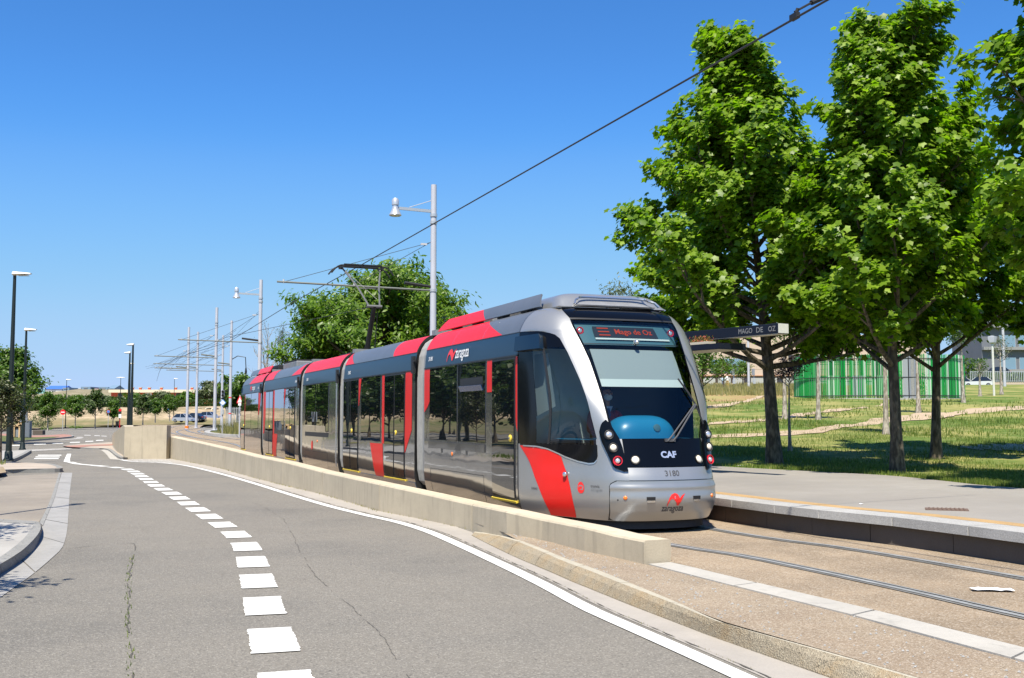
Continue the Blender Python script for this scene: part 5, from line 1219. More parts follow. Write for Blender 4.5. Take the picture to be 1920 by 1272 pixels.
# ================================================================== people
def skin_body(joints, bones, radii, parent_loc, name, mt, sub=2):
    names = list(joints); me = bpy.data.meshes.new(name)
    me.from_pydata([tuple(Vector(joints[n]) - Vector(parent_loc)) for n in names], [(names.index(a), names.index(b)) for a, b in bones], [])
    o = bpy.data.objects.new(name, me); COL.objects.link(o)
    sk = o.modifiers.new('skin', 'SKIN'); sk.use_smooth_shade = True
    for i, n in enumerate(names):
        r = radii[n]; me.skin_vertices[0].data[i].radius = (r, r) if not isinstance(r, tuple) else r; me.skin_vertices[0].data[i].use_root = (i == 0)
    ss = o.modifiers.new('sub', 'SUBSURF'); ss.levels = sub; ss.render_levels = sub
    bpy.context.view_layer.update(); dg = bpy.context.evaluated_depsgraph_get()
    m2 = bpy.data.meshes.new_from_object(o.evaluated_get(dg)); bpy.data.objects.remove(o)
    m2.materials.clear(); 
    for x in (mt if isinstance(mt, list) else [mt]): m2.materials.append(x)
    for p in m2.polygons: p.use_smooth = True
    return m2
def color_by(me, fn, o0):
    for p in me.polygons: p.material_index = fn(p.center)
# driver: seated in the cab, facing forward, white mask, dark red sweater over pale blue shirt and tie
F_, A_, UP = F1.F, F1.A, Vector((0, 0, 1)); RZV = 0
def D_(t, v, z): return F1.w((t, v, z))
M['skin'] = mat('skin', (.42, .22, .15), .55); M['hair'] = mat('dark_hair', (.015, .012, .01), .6); M['sweater'] = mat('dark_red_sweater', (.4, .03, .05), .85)  # sweater colour brightened in place of light on the driver
M['shirt'] = mat('pale_blue_shirt', (.45, .55, .7), .8); M['tie'] = mat('blue_tie', (.03, .08, .25), .6); M['mask'] = mat('white_mask', (.78, .78, .78), .8); M['trouser'] = mat('navy_trousers', (.02, .025, .04), .8)
J = dict(pelvis=D_(.12, .02, 1.02), spine=D_(.12, .02, 1.22), chest=D_(.16, .02, 1.42), neck=D_(.17, .02, 1.60), nape=D_(.19, .02, 1.69), head=D_(.22, .02, 1.80), crown=D_(.21, .02, 1.895),
         shL=D_(.16, -.19, 1.53), elL=D_(.25, -.27, 1.27), wrL=D_(.48, -.20, 1.22), shR=D_(.16, .23, 1.53), elR=D_(.25, .31, 1.27), wrR=D_(.48, .25, 1.22),
         hipL=D_(.16, -.10, 1.00), knL=D_(.58, -.13, 1.02), ftL=D_(.62, -.13, .62), hipR=D_(.16, .14, 1.00), knR=D_(.58, .17, 1.02), ftR=D_(.62, .17, .62), haL=D_(.56, -.18, 1.22), haR=D_(.56, .23, 1.22))
B_ = [('pelvis', 'spine'), ('spine', 'chest'), ('chest', 'neck'), ('neck', 'nape'), ('nape', 'head'), ('head', 'crown'), ('chest', 'shL'), ('shL', 'elL'), ('elL', 'wrL'), ('wrL', 'haL'), ('chest', 'shR'), ('shR', 'elR'), ('elR', 'wrR'), ('wrR', 'haR'), ('pelvis', 'hipL'), ('hipL', 'knL'), ('knL', 'ftL'), ('pelvis', 'hipR'), ('hipR', 'knR'), ('knR', 'ftR')]
RR = dict(pelvis=(.17, .13), spine=(.16, .12), chest=(.17, .12), neck=.065, nape=.055, head=(.082, .095), crown=(.06, .07), shL=.07, elL=.05, wrL=.035, haL=.03, shR=.07, elR=.05, wrR=.035, haR=.03, hipL=.09, knL=.065, ftL=.05, hipR=.09, knR=.065, ftR=.05)
dloc = D_(.12, .02, .9)
me = skin_body(J, B_, RR, dloc, 'person', [M['sweater'], M['skin'], M['trouser']])
for p in me.polygons:
    z = (p.center + dloc)[2] - RZ
    l = p.center + dloc - D_(.16, .02, 0)
    p.material_index = 1 if z > 1.63 else (2 if z < 1.08 and l.dot(F_) > -.2 and abs(l.dot(A_)) < .3 and l.dot(F_) < .6 and z < 1.08 else 0)
    if (p.center + dloc - D_(.50, .02, 1.22)).dot(F_) > .0 and z > 1.15 and z < 1.3: p.material_index = 1
driver = bpy.data.objects.new('person', me); COL.objects.link(driver); driver.location = dloc
tag(driver, 'tram driver seated behind the windscreen in dark red sweater, tie and white face mask', 'person')
def blob(c, r, name, mt, parent, seg=16, cut=None, rot=None):
    q = bmesh.new(); bmesh.ops.create_uvsphere(q, u_segments=seg, v_segments=seg // 2 + 2, radius=1)
    for v in q.verts:
        p = v.co; v.co = Vector((p.x * r[0], p.y * r[1], p.z * r[2]))
    if cut:
        bmesh.ops.delete(q, geom=[f for f in q.faces if not cut(f.calc_center_median())], context='FACES')
    m_ = bpy.data.meshes.new(name); 
    for v in q.verts: v.co = F_ * v.co.x + A_ * v.co.y + UP * v.co.z + Vector(c) - origin(parent)
    q.to_mesh(m_); q.free(); m_.materials.append(mt)
    for f in m_.polygons: f.use_smooth = True
    return link(bpy.data.objects.new(name, m_), parent)
hc = D_(.215, .02, 1.815)
blob(hc + UP * .02 - F_ * .012, (.108, .09, .112), 'hair', M['hair'], driver, cut=lambda p: p.z > .03 or p.x < -.02)
blob(hc + F_ * .062 - UP * .055, (.05, .062, .052), 'face_mask', M['mask'], driver)
for sd in (-1, 1):
    blob(hc + A_ * .084 * sd - UP * .005, (.02, .012, .03), 'ear', M['skin'], driver, 10); blob(hc + A_ * .032 * sd + F_ * .088 + UP * .012, (.008, .013, .007), 'eye', M['hair'], driver, 8)
blob(hc + F_ * .10 - UP * .012, (.018, .012, .022), 'nose', M['skin'], driver, 10)
q = MB(); q.add([D_(*p) for p in [(.26, -.06, 1.63), (.26, .10, 1.63), (.305, .02, 1.50)]], [(0, 1, 2)]); q.build('shirt_collar', M['shirt'], driver)
q = MB(); q.add([D_(*p) for p in [(.275, 0, 1.60), (.275, .04, 1.60), (.315, .045, 1.50), (.315, .02, 1.46), (.315, -.005, 1.50)]], [(0, 1, 2, 3, 4)]); q.build('tie', M['tie'], driver)
seat = thing('driver_seat', 'dark driver seat inside the tram cab', 'seat', tuple(D_(.05, .02, .7)))
q = MB(); q.box(D_(.12, .02, .86), (.5, .45, .12), R(21.5)); bevel(q.build('seat_cushion', M['black'], seat), .03); q = MB(); q.box(D_(-.06 + .05, .02, 1.25), (.46, .1, .75), R(21.5)); bevel(q.build('seat_back', M['black'], seat), .03); q = MB(); q.box(D_(.1, .02, .5), (.2, .2, .65), R(21.5)); q.build('seat_post', M['black'], seat)
def walker(x, y, z, h, label, top_c, leg_c, face=0, seed=0):
    s_ = h / 1.75; P = lambda a, b, c: Vector((x + (a * math.cos(face) - b * math.sin(face)) * s_, y + (a * math.sin(face) + b * math.cos(face)) * s_, z + c * s_))
    J = dict(pelvis=P(0, 0, .95), spine=P(0, 0, 1.15), chest=P(.02, 0, 1.35), neck=P(.02, 0, 1.5), head=P(.04, 0, 1.62), crown=P(.03, 0, 1.7), shL=P(0, .17, 1.42), elL=P(-.03, .22, 1.15), haL=P(.06, .22, .9), shR=P(0, -.17, 1.42), elR=P(.03, -.22, 1.15), haR=P(.14, -.2, .95),
             hipL=P(0, .09, .93), knL=P(.1, .09, .5), anL=P(.06, .09, .08), toL=P(.2, .09, .03), hipR=P(0, -.09, .93), knR=P(-.02, -.09, .5), anR=P(-.16, -.09, .1), toR=P(-.04, -.09, .03))
    B = [('pelvis', 'spine'), ('spine', 'chest'), ('chest', 'neck'), ('neck', 'head'), ('head', 'crown'), ('chest', 'shL'), ('shL', 'elL'), ('elL', 'haL'), ('chest', 'shR'), ('shR', 'elR'), ('elR', 'haR'), ('pelvis', 'hipL'), ('hipL', 'knL'), ('knL', 'anL'), ('anL', 'toL'), ('pelvis', 'hipR'), ('hipR', 'knR'), ('knR', 'anR'), ('anR', 'toR')]
    Rd = dict(pelvis=.13, spine=.12, chest=.13, neck=.05, head=.09, crown=.07, shL=.06, elL=.045, haL=.035, shR=.06, elR=.045, haR=.035, hipL=.085, knL=.06, anL=.045, toL=.035, hipR=.085, knR=.06, anR=.045, toR=.035)
    me = skin_body(J, B, Rd, (x, y, z), 'person', [mat('shirt_' + str(seed), top_c, .8), M['skin'], mat('trousers_' + str(seed), leg_c, .8), M['hair']], 1)
    for p in me.polygons: c = p.center.z / s_; p.material_index = 3 if c > 1.66 else 1 if c > 1.47 else 2 if c < .98 and Vector((p.center.x, p.center.y)).length < .5 and not (abs(p.center.y) > .17 * s_ and c > .8) else 0
    o = bpy.data.objects.new('person', me); COL.objects.link(o); o.location = (x, y, z); return tag(o, label, 'person')

# ================================================================== poles, wires
M['pole'] = mat('pale_lilac_pole_paint', (.45, .465, .52), .45, noise=.08, nscale=1.5)
M['armm'] = mat('arm_olive_grey', (.16, .17, .15), .5); M['green'] = mat('dark_green_lamp_paint', (.005, .012, .01), .5, coat=.1); M['lampw'] = mat('lamp_head_cream', (.72, .68, .58), .45)
M['wire'] = mat('wire', (.03, .03, .032), .6); M['lampg'] = mat('bell_lamp_grey', (.55, .56, .57), .3, .5); M['insul'] = mat('insulator', (.5, .5, .52), .4)
def cpole(X, Y, z0, ztop, label, r=.10, arm=None, armz=5.65, lamp=None, lamp_dir=-1, ang=21):
    t = thing('overhead_line_pole', label, 'pole', (X, Y, z0), 'pale overhead line poles along the track')
    q = MB(); q.tube([(X, Y, z0), (X, Y, z0 + 2.2), (X, Y, ztop)], [r * 1.12, r * 1.06, r * .92], 16); q.lathe((X, Y, z0), [(r * 1.9, 0), (r * 1.9, .03), (r * 1.2, .05)], 12); q.build('pole', M['pole'], t, smooth=40)
    ux, uy = -math.cos(R(ang)), -math.sin(R(ang))
    for zz in (armz, armz + 2.2, ztop - 1.0):
        if zz < ztop: q = MB(); q.lathe((X, Y, zz - .05), [(r * 1.0, 0), (r * 1.17, .005), (r * 1.17, .1), (r, .105)], 16); q.build('pole_band', M['lampg'], t)
    if arm:
        q = MB(); q.tube([(X, Y, armz), (X + ux * arm, Y + uy * arm, armz + .06)], .03, 8); q.build('cantilever_arm', M['armm'], t, smooth=40)
        q = MB(); q.tube([(X + ux * r, Y + uy * r, armz + .12), (X + ux * .95, Y + uy * .95, armz - .14 + .35)], .05, 8); q.build('arm_insulator', M['black'] if lamp else M['armm'], t, smooth=40)
        q = MB()
        for fr_ in (.96, .52): q.tube([(X + ux * r, Y + uy * r, armz + 1.55), (X + ux * arm * fr_, Y + uy * arm * fr_, armz + .06)], .009, 5)
        q.build('stay_wire', M['wire'], t)
        q = MB()
        for fr_ in (.96, .52): q.box((X + ux * (.25 + .1 * fr_), Y + uy * .3, armz + 1.48), (.16, .05, .06), R(ang)); q.tube([(X + ux * arm * fr_, Y + uy * arm * fr_, armz + .02), (X + ux * arm * fr_, Y + uy * arm * fr_, armz + .14)], .025, 6)
        q.build('stay_insulator', M['insul'], t)
    if lamp:
        lz = lamp; L = 1.25
        q = MB(); q.bar((X, Y, lz), (X + ux * L, Y + uy * L, lz + .03), .06, .09); q.build('lamp_arm', M['lampg'], t)
        q = MB(); q.tube([(X, Y, lz + .38), (X + ux * L * .65, Y + uy * L * .65, lz + .08)], .014, 6); q.build('lamp_stay', M['lampg'], t)
        c = (X + ux * (L + .02), Y + uy * (L + .02), lz - .22)
        q = MB(); q.lathe(c, [(.19, 0), (.2, .015), (.19, .04), (.13, .16), (.10, .25), (.095, .33), (.115, .34), (.115, .5), (.07, .56), (.001, .57)], 18); b = q.build('bell_lamp', M['lampg'], t, smooth=40)
        q = MB(); q.lathe((c[0], c[1], c[2] - .012), [(.17, 0), (.17, .02)], 18); q.build('lamp_glass', M['cream'], b)
    return t
poles = [  # column, Y, base row or None, top row, arm length, arm row, lamp row
    (811, 34, .3, 347, 4.95, 545, 397, 'nearest overhead line pole with a bell lamp, rising behind the second tram car'),
    (485, 57, .55, 525, 4.2, 643, 553, 'overhead line pole with a bell lamp right behind the rear of the tram'),
    (402.5, 71, .78, 577, 3.9, 671.5, None, 'tall overhead line pole in the dry grass just left of the signal'),
    (431, 81, .95, 601.5, 5.6, 686, None, 'overhead line pole with red bands right of the tram signal'),
    (350.5, 87, .72, 613.7, 2.6, 692.5, None, 'leftmost overhead line pole, with an orange base ring'),
    (368, 92, .75, 622.5, 3.2, 692, None, 'second overhead line pole from the left'),
    (415.5, 95.5, .95, 629, 4.8, 697, None, 'overhead line pole seen between the two tall ones by the signal')]
PT = []
for x, Y, z0, ytop, arm, ya, yl, lb in poles:
    X = GY(x, Y); PT.append(cpole(X, Y, z0, ZY(ytop, Y), lb, arm=arm, armz=ZY(ya, Y), lamp=ZY(yl, Y) if yl else None))
q = MB(); X = GY(350.5, 87); q.lathe((X, 87, .72), [(.16, 0), (.16, .22), (.11, .24)], 12); q.build('base_ring', M['orange'], PT[4])
q = MB(); X = GY(431, 81)
for zz in (1.9, 3.1): q.lathe((X, 81, zz), [(.113, 0), (.113, .08)], 12)
q.build('red_band', M['redprint'], PT[3])
q = MB(); X = GY(431, 81); q.tube([(X, 81, 6.0), (X + .5, 81, 6.3), (X + 1.1, 81, 6.2), (X + 1.15, 81, 5.4)], .035, 6); q.lathe((X + 1.15, 81, 4.9), [(.05, 0), (.09, .2), (.05, .5)], 8); q.tube([(X + 1.15, 81, 4.9), (X + 1.1, 81, 1.2)], .02, 5); q.build('cable_drop', M['black'], PT[3])
def wire(name, pts, r, label, group=None, cat='wire'):
    q = MB(); q.tube(pts, r, 6, caps=False); return tag(q.build(name, M['wire'], smooth='all'), label, cat, group)
head = FR[3].w((-3.33, 0, 5.735 - RZ)); hd = (head[0], head[1], 5.755)
ct = [(GY(1680, 9.7), 9.7, 5.75)]
d_ = ray(1490, 35); ct = [(d_[0] / d_[2] * 4.15, d_[1] / d_[2] * 4.15, 5.75)]; dx = np.array(ct[0]) - np.array(hd); ct = [tuple(np.array(ct[0]) + dx * .6)] + ct + [hd]
d_ = ray(553.8, 562.6); Yk = 4.15 * d_[1] / d_[2]; ct += [(GY(553.8, Yk), Yk, 5.75)]
for t_, zz in ((0, 0),):
    a = np.array(ct[-1])
ct += [(GY(430, 57.5), 57.0, 5.65), (GY(330, 71), 71, 5.62), (GY(300, 87), 87, 5.7), (GY(296, 100), 100, 5.8), (GY(292, 125), 125, 5.9)]
wire('contact_wire', ct, .014, 'black overhead contact wire running from the top right corner down to the pantograph and beyond')
d_ = ray(1490, 33); b0 = ct[1]
wq = thing('wire_clamp', 'small black clamp and insulator on the contact wire at the top of the picture', 'clamp', b0)
q = MB(); q.box((b0[0], b0[1], b0[2] + .02), (.05, .12, .06), R(20)); q.tube([b0, (b0[0] + .03, b0[1] - .02, b0[2] + .1)], .02, 6); q.build('clamp_body', M['black'], wq)
q = MB(); e_ = (b0[0] + .62, b0[1] + .25, b0[2] + .42); q.tube([(b0[0], b0[1], b0[2] + .07), (b0[0] + .2, b0[1] + .08, b0[2] + .2)], .012, 6); q.tube([(b0[0] + .2, b0[1] + .08, b0[2] + .2), (b0[0] + .34, b0[1] + .14, b0[2] + .28)], .028, 8); q.tube([(b0[0] + .34, b0[1] + .14, b0[2] + .28), (b0[0] + 3.2, b0[1] + 1.3, b0[2] + 1.75)], .008, 6); q.build('steady_arm', M['black'], wq)
# the messenger and the second track's wires fanning out over the poles
seq = [(511, 700, 34)]
wire('feeder_wire', [tuple(p) for p in [(GY(700, 41), 41, 5.9), (GY(420, 57), 57, 5.9), (GY(355, 71), 71, 5.95), (GY(305, 87), 87, 5.9)]], .011, 'thin feeder wire passing left behind the rear of the tram', 'thin wires over the far track')
for i, (a, b) in enumerate((((470, 57, 6.4), (345, 71, 6.0)), ((403, 71, 7.2), (282, 90, 6.0)), ((431, 81, 7.4), (300, 92, 6.1)), ((485, 57, 7.4), (360, 92, 6.3)), ((351, 87, 7.0), (272, 96, 6.0)), ((415, 95, 7.2), (280, 92, 5.9)), ((368, 92, 7.4), (270, 90, 5.9)), ((440, 57, 6.3), (290, 95, 5.8)))):
    wire('span_wire', [(GY(a[0], a[1]), a[1], a[2]), (GY((a[0] + b[0]) / 2, (a[1] + b[1]) / 2), (a[1] + b[1]) / 2, (a[2] + b[2]) / 2 - .12), (GY(b[0], b[1]), b[1], b[2])], .007, 'thin span wire between the far overhead line poles', 'thin span wires over the far track')
# street lamps on dark green posts
def slamp(X, Y, z0, ztop, label, hd=1, L=.62, dbl=False, r=.075):
    t = thing('street_lamp', label, 'street lamp', (X, Y, z0), 'dark street lamps beside the road')
    q = MB(); q.tube([(X, Y, z0), (X, Y, z0 + 1), (X, Y, ztop)], [r * 1.25, r * 1.1, r * .62], 12); q.build('post', M['green'], t, smooth=40)
    q = MB(); q.lathe((X, Y, z0), [(r * 2.1, 0), (r * 2.1, .04), (r * 1.6, .1), (r * 1.5, .3), (r * 1.25, .34)], 12); q.build('post_base', M['green'], t, smooth=40)
    for s_ in ((-1, 1) if dbl else (hd,)):
        q = MB(); n = 9; secs = []
        for i in range(n + 1):
            u = i / n; w_ = .17 * math.sin(math.pi * min(1, .22 + u * .7)) ** .6; hh = .11 * (1 - u * .7)
            secs.append([(X + s_ * (-.05 + L * u), Y + w_ * math.cos(a), ztop + .04 + .05 * u * .3 + hh * math.sin(a) + (0 if math.sin(a) > 0 else hh * .6 * abs(math.sin(a)))) for a in np.linspace(0, 2 * math.pi, 11)[:-1]])
        vs = [p for s2 in secs for p in s2]; q.add(vs, [(i * 10 + j, i * 10 + (j + 1) % 10, (i + 1) * 10 + (j + 1) % 10, (i + 1) * 10 + j) for i in range(n) for j in range(10)] + [tuple(range(10)), tuple(range(n * 10, n * 10 + 10))[::-1]])
        hdm = q.build('lamp_head', M['lampw'], t, smooth=50)
        q = MB(); q.box((X + s_ * (L * .5), Y, ztop - .005), (L * .55, .15, .02)); q.build('lamp_glass', M['cream'], hdm)
    return t
slamp(GY(18.5, 37.2), 37.2, 0.12, ZY(517, 37.2), 'tallest dark green street lamp at the left edge, nearest to the camera', 1, .62, r=.085)
slamp(GY(44, 50), 50, .12, ZY(621, 50), 'dark street lamp second from the left, by the grey road sign', 1, .52)
slamp(GY(246, 75), 75, 0, ZY(648, 75), 'dark street lamp behind the wing wall, the taller of the close pair', -1, .5, r=.1)
slamp(GY(240.5, 84), 84, 0, ZY(663, 84), 'dark street lamp behind the wing wall, the lower of the close pair', -1, .5, r=.1)
slamp(GY(242, 120), 120, 0, ZY(683, 120), 'small street lamp seen low between the close pair of lamps', 1, .5, r=.08)
for x, Y, yt, db, lb in ((123, 150, 713, 0, 'thin lamp post above the trees left of the dark round tree'), (224.5, 160, 709, 1, 'thin two-headed lamp post left of the lamp pair'), (325.5, 190, 711, 0, 'thin lamp post left of the leftmost overhead line pole')):
    slamp(GY(x, Y), Y, zfar(GY(x, Y), Y), ZY(yt, Y), lb, 1, .7, bool(db), r=.06)
# ================================================================== signs and signals
M['signred'] = mat('sign_red', (.7, .01, .02), .4); M['signwhite'] = mat('sign_white', (.8, .8, .8), .5); M['signback'] = mat('sign_grey_back', (.2, .22, .26), .5); M['signblue'] = mat('sign_blue', (.08, .25, .6), .4)
def post(t, X, Y, z0, z1, r=.03, mt='lampg', name='post'):
    q = MB(); q.tube([(X, Y, z0), (X, Y, z1)], r, 8); return q.build(name, M[mt], t, smooth=40)
X, Y = GY(118, 134), 134; t = thing('no_entry_sign', 'round red no entry sign on a grey post across the roundabout', 'sign', (X, Y, 0)); post(t, X, Y, 0, 2.5, .04)
q = MB(); q.lathe((X, Y - .06, 2.32), [(.001, 0), (.33, 0), (.33, .02), (.001, .02)], 24, axis=(0, -1, 0)); d = q.build('sign_plate', M['signred'], t, smooth=30); q = MB(); q.box((X, Y - .09, 2.32), (.45, .01, .11)); q.build('white_bar', M['signwhite'], d)
X, Y = GY(43, 62), 62; t = thing('road_sign', 'back of a grey rectangular road sign behind the second street lamp', 'sign', (X, Y, 0)); post(t, X, Y, 0, ZY(771, Y), .04, 'green'); q = MB(); q.box((X + .02, Y + .05, ZY(781.5, Y)), (.45, .03, .64)); q.build('sign_plate', M['signback'], t)
X, Y = GY(225, 150), 150; t = thing('bus_stop_sign', 'red black and white bus stop post beside a dark litter bin', 'sign', (X, Y, .2)); post(t, X, Y, .2, ZY(787, Y), .05, 'signred'); 
for z_, h_, mt in ((ZY(769.5, Y), .32, 'signred'), (ZY(774, Y), .36, 'black'), (ZY(780.5, Y), .5, 'signwhite')): q = MB(); q.box((X, Y, z_), (.36, .1, h_)); q.build('sign_panel', M[mt], t)
X = GY(220, 149); t = thing('litter_bin', 'dark litter bin left of the bus stop post', 'bin', (X, 149, .2)); q = MB(); q.lathe((X, 149, .45), [(.16, 0), (.2, .05), (.23, .62), (.26, .64), (.26, .7), (.2, .7), (.18, .3)], 12); q.build('bin_body', M['black'], t, smooth=40); post(t, X, 149, .2, .5, .05)
for x, Y, yb, yt in ((203, 152, 802, 769), (315, 190, 790, 765)):
    X = GY(x, Y); t = thing('parking_sign', 'small round blue and red sign on a thin post ' + ('left of the bus stop' if x < 250 else 'left of the silver parked car'), 'sign', (X, Y, ZY(yb, Y))); post(t, X, Y, ZY(yb, Y), ZY(yt, Y), .035)
    q = MB(); q.lathe((X, Y - .06, ZY(yt + 3, Y)), [(.001, 0), (.26, 0), (.26, .02), (.001, .02)], 16, axis=(.6, -1, 0)); d = q.build('sign_plate', M['signred'], t); q = MB(); q.lathe((X + .01, Y - .075, ZY(yt + 3, Y)), [(.001, 0), (.2, 0), (.2, .02), (.001, .02)], 16, axis=(.6, -1, 0)); q.build('sign_face', M['signblue'], d)
X, Y = GY(417, 68), 68; zb = zt(68) + .1
t = thing('tram_signal', 'tram signal with two black lenses above a blue edged white diamond sign', 'signal', (X, Y, zb)); post(t, X, Y, zb, ZY(742, Y), .045, 'pole')
q = MB(); q.box((X + .02, Y, ZY(738, Y)), (.17, .14, .42)); sh_ = q.build('signal_head', M['signback'], t)
for yy in (735, 742): q = MB(); q.lathe((X + .02, Y - .07, ZY(yy, Y)), [(.075, 0), (.08, .06), (.06, .06), (.06, .01), (.001, .01)], 14, axis=(0, -1, 0)); q.build('signal_lens', M['black'], sh_)
q = MB(); q.box((X, Y, ZY(747.5, Y)), (.2, .1, .1)); q.build('signal_foot', M['black'], t)
q = MB(); s_ = .22; c = (X + .02, Y - .08, ZY(755.5, Y))
q.add([(c[0] + dx_, c[1] + dy_, c[2] + dz_) for dy_ in (0, .02) for dx_, dz_ in ((0, -s_), (s_, 0), (0, s_), (-s_, 0))], [(0, 1, 2, 3), (7, 6, 5, 4), (0, 4, 5, 1), (1, 5, 6, 2), (2, 6, 7, 3), (3, 7, 4, 0)]); d = q.build('diamond_sign', M['signblue'], t)
s_ = .165; q = MB(); q.add([(c[0] + dx_, c[1] - .008, c[2] + dz_) for dx_, dz_ in ((0, -s_), (s_, 0), (0, s_), (-s_, 0))], [(0, 1, 2, 3)]); q.build('diamond_face', M['signwhite'], d)
q = MB(); q.box((X + .03, Y - .05, ZY(773, Y)), (.14, .12, .3)); q.build('control_box', M['lampg'], t)
X, Y = GY(449.3, 60), 60; zb = zt(60) + .1; t = thing('warning_sign', 'red bordered triangular warning sign on a white post at the rear corner of the tram', 'sign', (X, Y, zb)); post(t, X, Y, zb, ZY(741, Y), .035, 'pole')
q = MB(); zc = ZY(750, Y); q.add([(X - .2, Y - .05, zc - .2), (X + .22, Y + .0, zc - .2), (X, Y - .03, zc + .28)], [(0, 1, 2)]); d = q.build('triangle_plate', M['signred'], t); q = MB(); q.add([(X - .12, Y - .065, zc - .15), (X + .14, Y - .015, zc - .15), (X, Y - .045, zc + .14)], [(0, 1, 2)]); q.build('triangle_face', M['signwhite'], d)
q = MB(); q.box((X, Y - .04, ZY(758.5, Y)), (.16, .02, .14)); q.build('small_plate', M['signwhite'], t)
# kiosk, cabinet and stone block on the roundabout island
X = GY(32, 82); t = thing('kiosk', 'small ochre masonry box with a dark opening on the roundabout grass', 'kiosk', (X, 82, .1)); 
q = MB()
for cx2, w_ in ((-.38, .1), (.38, .1)): q.box((X + cx2, 82, .1 + .48), (w_, .8, .96))
q.box((X, 82, .1 + .92), (.86, .8, .12)); q.box((X, 82.35, .1 + .45), (.76, .06, .86)); q.box((X - .16, 82, .55), (.36, .78, .8)); q.build('masonry', mat('ochre_render', (.62, .42, .24), .8, noise=.1, nscale=4), t)
q = MB(); q.box((X + .18, 81.75, .5), (.26, .02, .7)); q.build('grille_door', M['signback'], t)
X2 = GY(40, 84); t = thing('low_wall_block', 'ochre block standing behind the small masonry box', 'block', (X2, 84, .1)); q = MB(); q.box((X2, 84.3, .75), (.75, .5, 1.35)); bevel(q.build('masonry', bpy.data.materials['ochre_render'], t), .02)
X = GY(52.5, 81); t = thing('control_cabinet', 'grey metal control cabinet right of the ochre box', 'cabinet', (X, 81, .1)); q = MB(); q.box((X, 81, .72), (.48, .4, 1.22)); cb = q.build('cabinet_body', mat('cabinet_grey', (.14, .16, .2), .5), t); bevel(cb, .02); q = MB(); q.box((X, 81, 1.36), (.54, .46, .05)); q.build('cabinet_roof', M['signback'], t); q = MB(); q.box((X, 80.79, .72), (.40, .015, 1.1)); q.build('cabinet_door', bpy.data.materials['cabinet_grey'], cb)
X = GY(74, 96); t = thing('stone_block', 'low grey stone block at the right end of the roundabout grass', 'block', (X, 96, .1)); q = MB(); q.box((X, 96, .3), (.9, .6, .42)); bevel(q.build('block', M['platwall'], t), .03)

# ================================================================== trees
def leaf_tpl(kind):
    if kind == 'plane':       # five-lobed leaf, slightly folded
        tips = [(-90, .3), (-40, .66), (-8, .6), (26, .98), (57, .68), (90, 1.1), (123, .68), (154, .98), (188, .6), (220, .66)]
        v = [(0, .12, .0)] + [(r * math.cos(R(a)), r * math.sin(R(a)) + .12, -.16 * r * r + (.05 if r < .55 else 0)) for a, r in tips]
        return np.array(v), np.array([(0, i + 1, (i + 1) % 10 + 1) for i in range(10)])
    if kind == 'quad': return np.array([(0, -.5, 0), (.42, 0, .08), (0, .9, -.06), (-.42, 0, .08)]), np.array([(0, 1, 2), (0, 2, 3)])
    if kind == 'frond': return np.array([(0, -.5, 0), (.22, -.1, 0), (.3, .6, -.15), (0, 1.3, -.35), (-.3, .6, -.15), (-.22, -.1, 0)]), np.array([(0, 1, 5), (1, 2, 5), (2, 4, 5), (2, 3, 4)])
def leaf_cloud(name, C, size, mt, parent, kind='plane', droop=.5, up=.42, axis=None):
    """C: (n,3) leaf positions; random orientation biased to face the sky"""
    n = len(C); tv, tf = leaf_tpl(kind)
    nz = nrg.normal(0, 1, (n, 3)); nz /= np.linalg.norm(nz, axis=1)[:, None]; nz[:, 2] = np.abs(nz[:, 2]); rad_ = np.zeros((n, 3))
    if axis is not None:
        rad_[:, :2] = C[:, :2] - np.array(axis)[None]; rad_ /= np.linalg.norm(rad_, axis=1)[:, None] + 1e-6
    nz = nz * (1 - up) * .9 + np.array([0, 0, .8]) * up + rad_ * .45; nz /= np.linalg.norm(nz, axis=1)[:, None]
    a = nrg.normal(0, 1, (n, 3)); a[:, 2] -= droop; x = np.cross(a, nz); x /= np.linalg.norm(x, axis=1)[:, None] + 1e-9; y = np.cross(nz, x)
    s = size * nrg.uniform(.55, 1.2, n)
    V = C[:, None, :] + s[:, None, None] * (tv[None, :, 0, None] * x[:, None, :] + tv[None, :, 1, None] * y[:, None, :] + tv[None, :, 2, None] * nz[:, None, :])
    idx = (tf[None] + (np.arange(n) * len(tv))[:, None, None]).reshape(-1)
    return np_mesh(name, V.reshape(-1, 3), idx, 3, M[mt], parent, np.clip(nrg.beta(2.2, 2.4, n), 0, 1), len(tf))
M['bark'] = bark_mat('plane_bark', (.055, .045, .033), (.17, .14, .10)); M['bark2'] = bark_mat('pale_bark', (.2, .17, .14), (.42, .38, .33)); M['bark3'] = bark_mat('dark_bark', (.06, .045, .03), (.15, .12, .08))  # plane bark darkened, shade on the trunks put into its colour
M['leafP'] = leaf_mat('plane_leaves', (.05, .125, .008), (.30, .43, .032), .52, (.52, .5, .1))
M['leafA'] = leaf_mat('acacia_leaves', (.04, .1, .01), (.18, .28, .025), .45, (.28, .24, .06))
M['leafD'] = leaf_mat('dark_leaves', (.022, .052, .008), (.075, .12, .018), .32); M['leafM'] = leaf_mat('mid_leaves', (.035, .085, .01), (.13, .22, .022), .42); M['leafO'] = leaf_mat('olive_leaves', (.06, .08, .035), (.13, .16, .07), .3); M['leafX'] = leaf_mat('dull_leaves', (.025, .04, .012), (.09, .1, .03), .35, (.16, .08, .04)); M['leafR'] = leaf_mat('plum_leaves', (.03, .01, .015), (.1, .03, .04), .3)
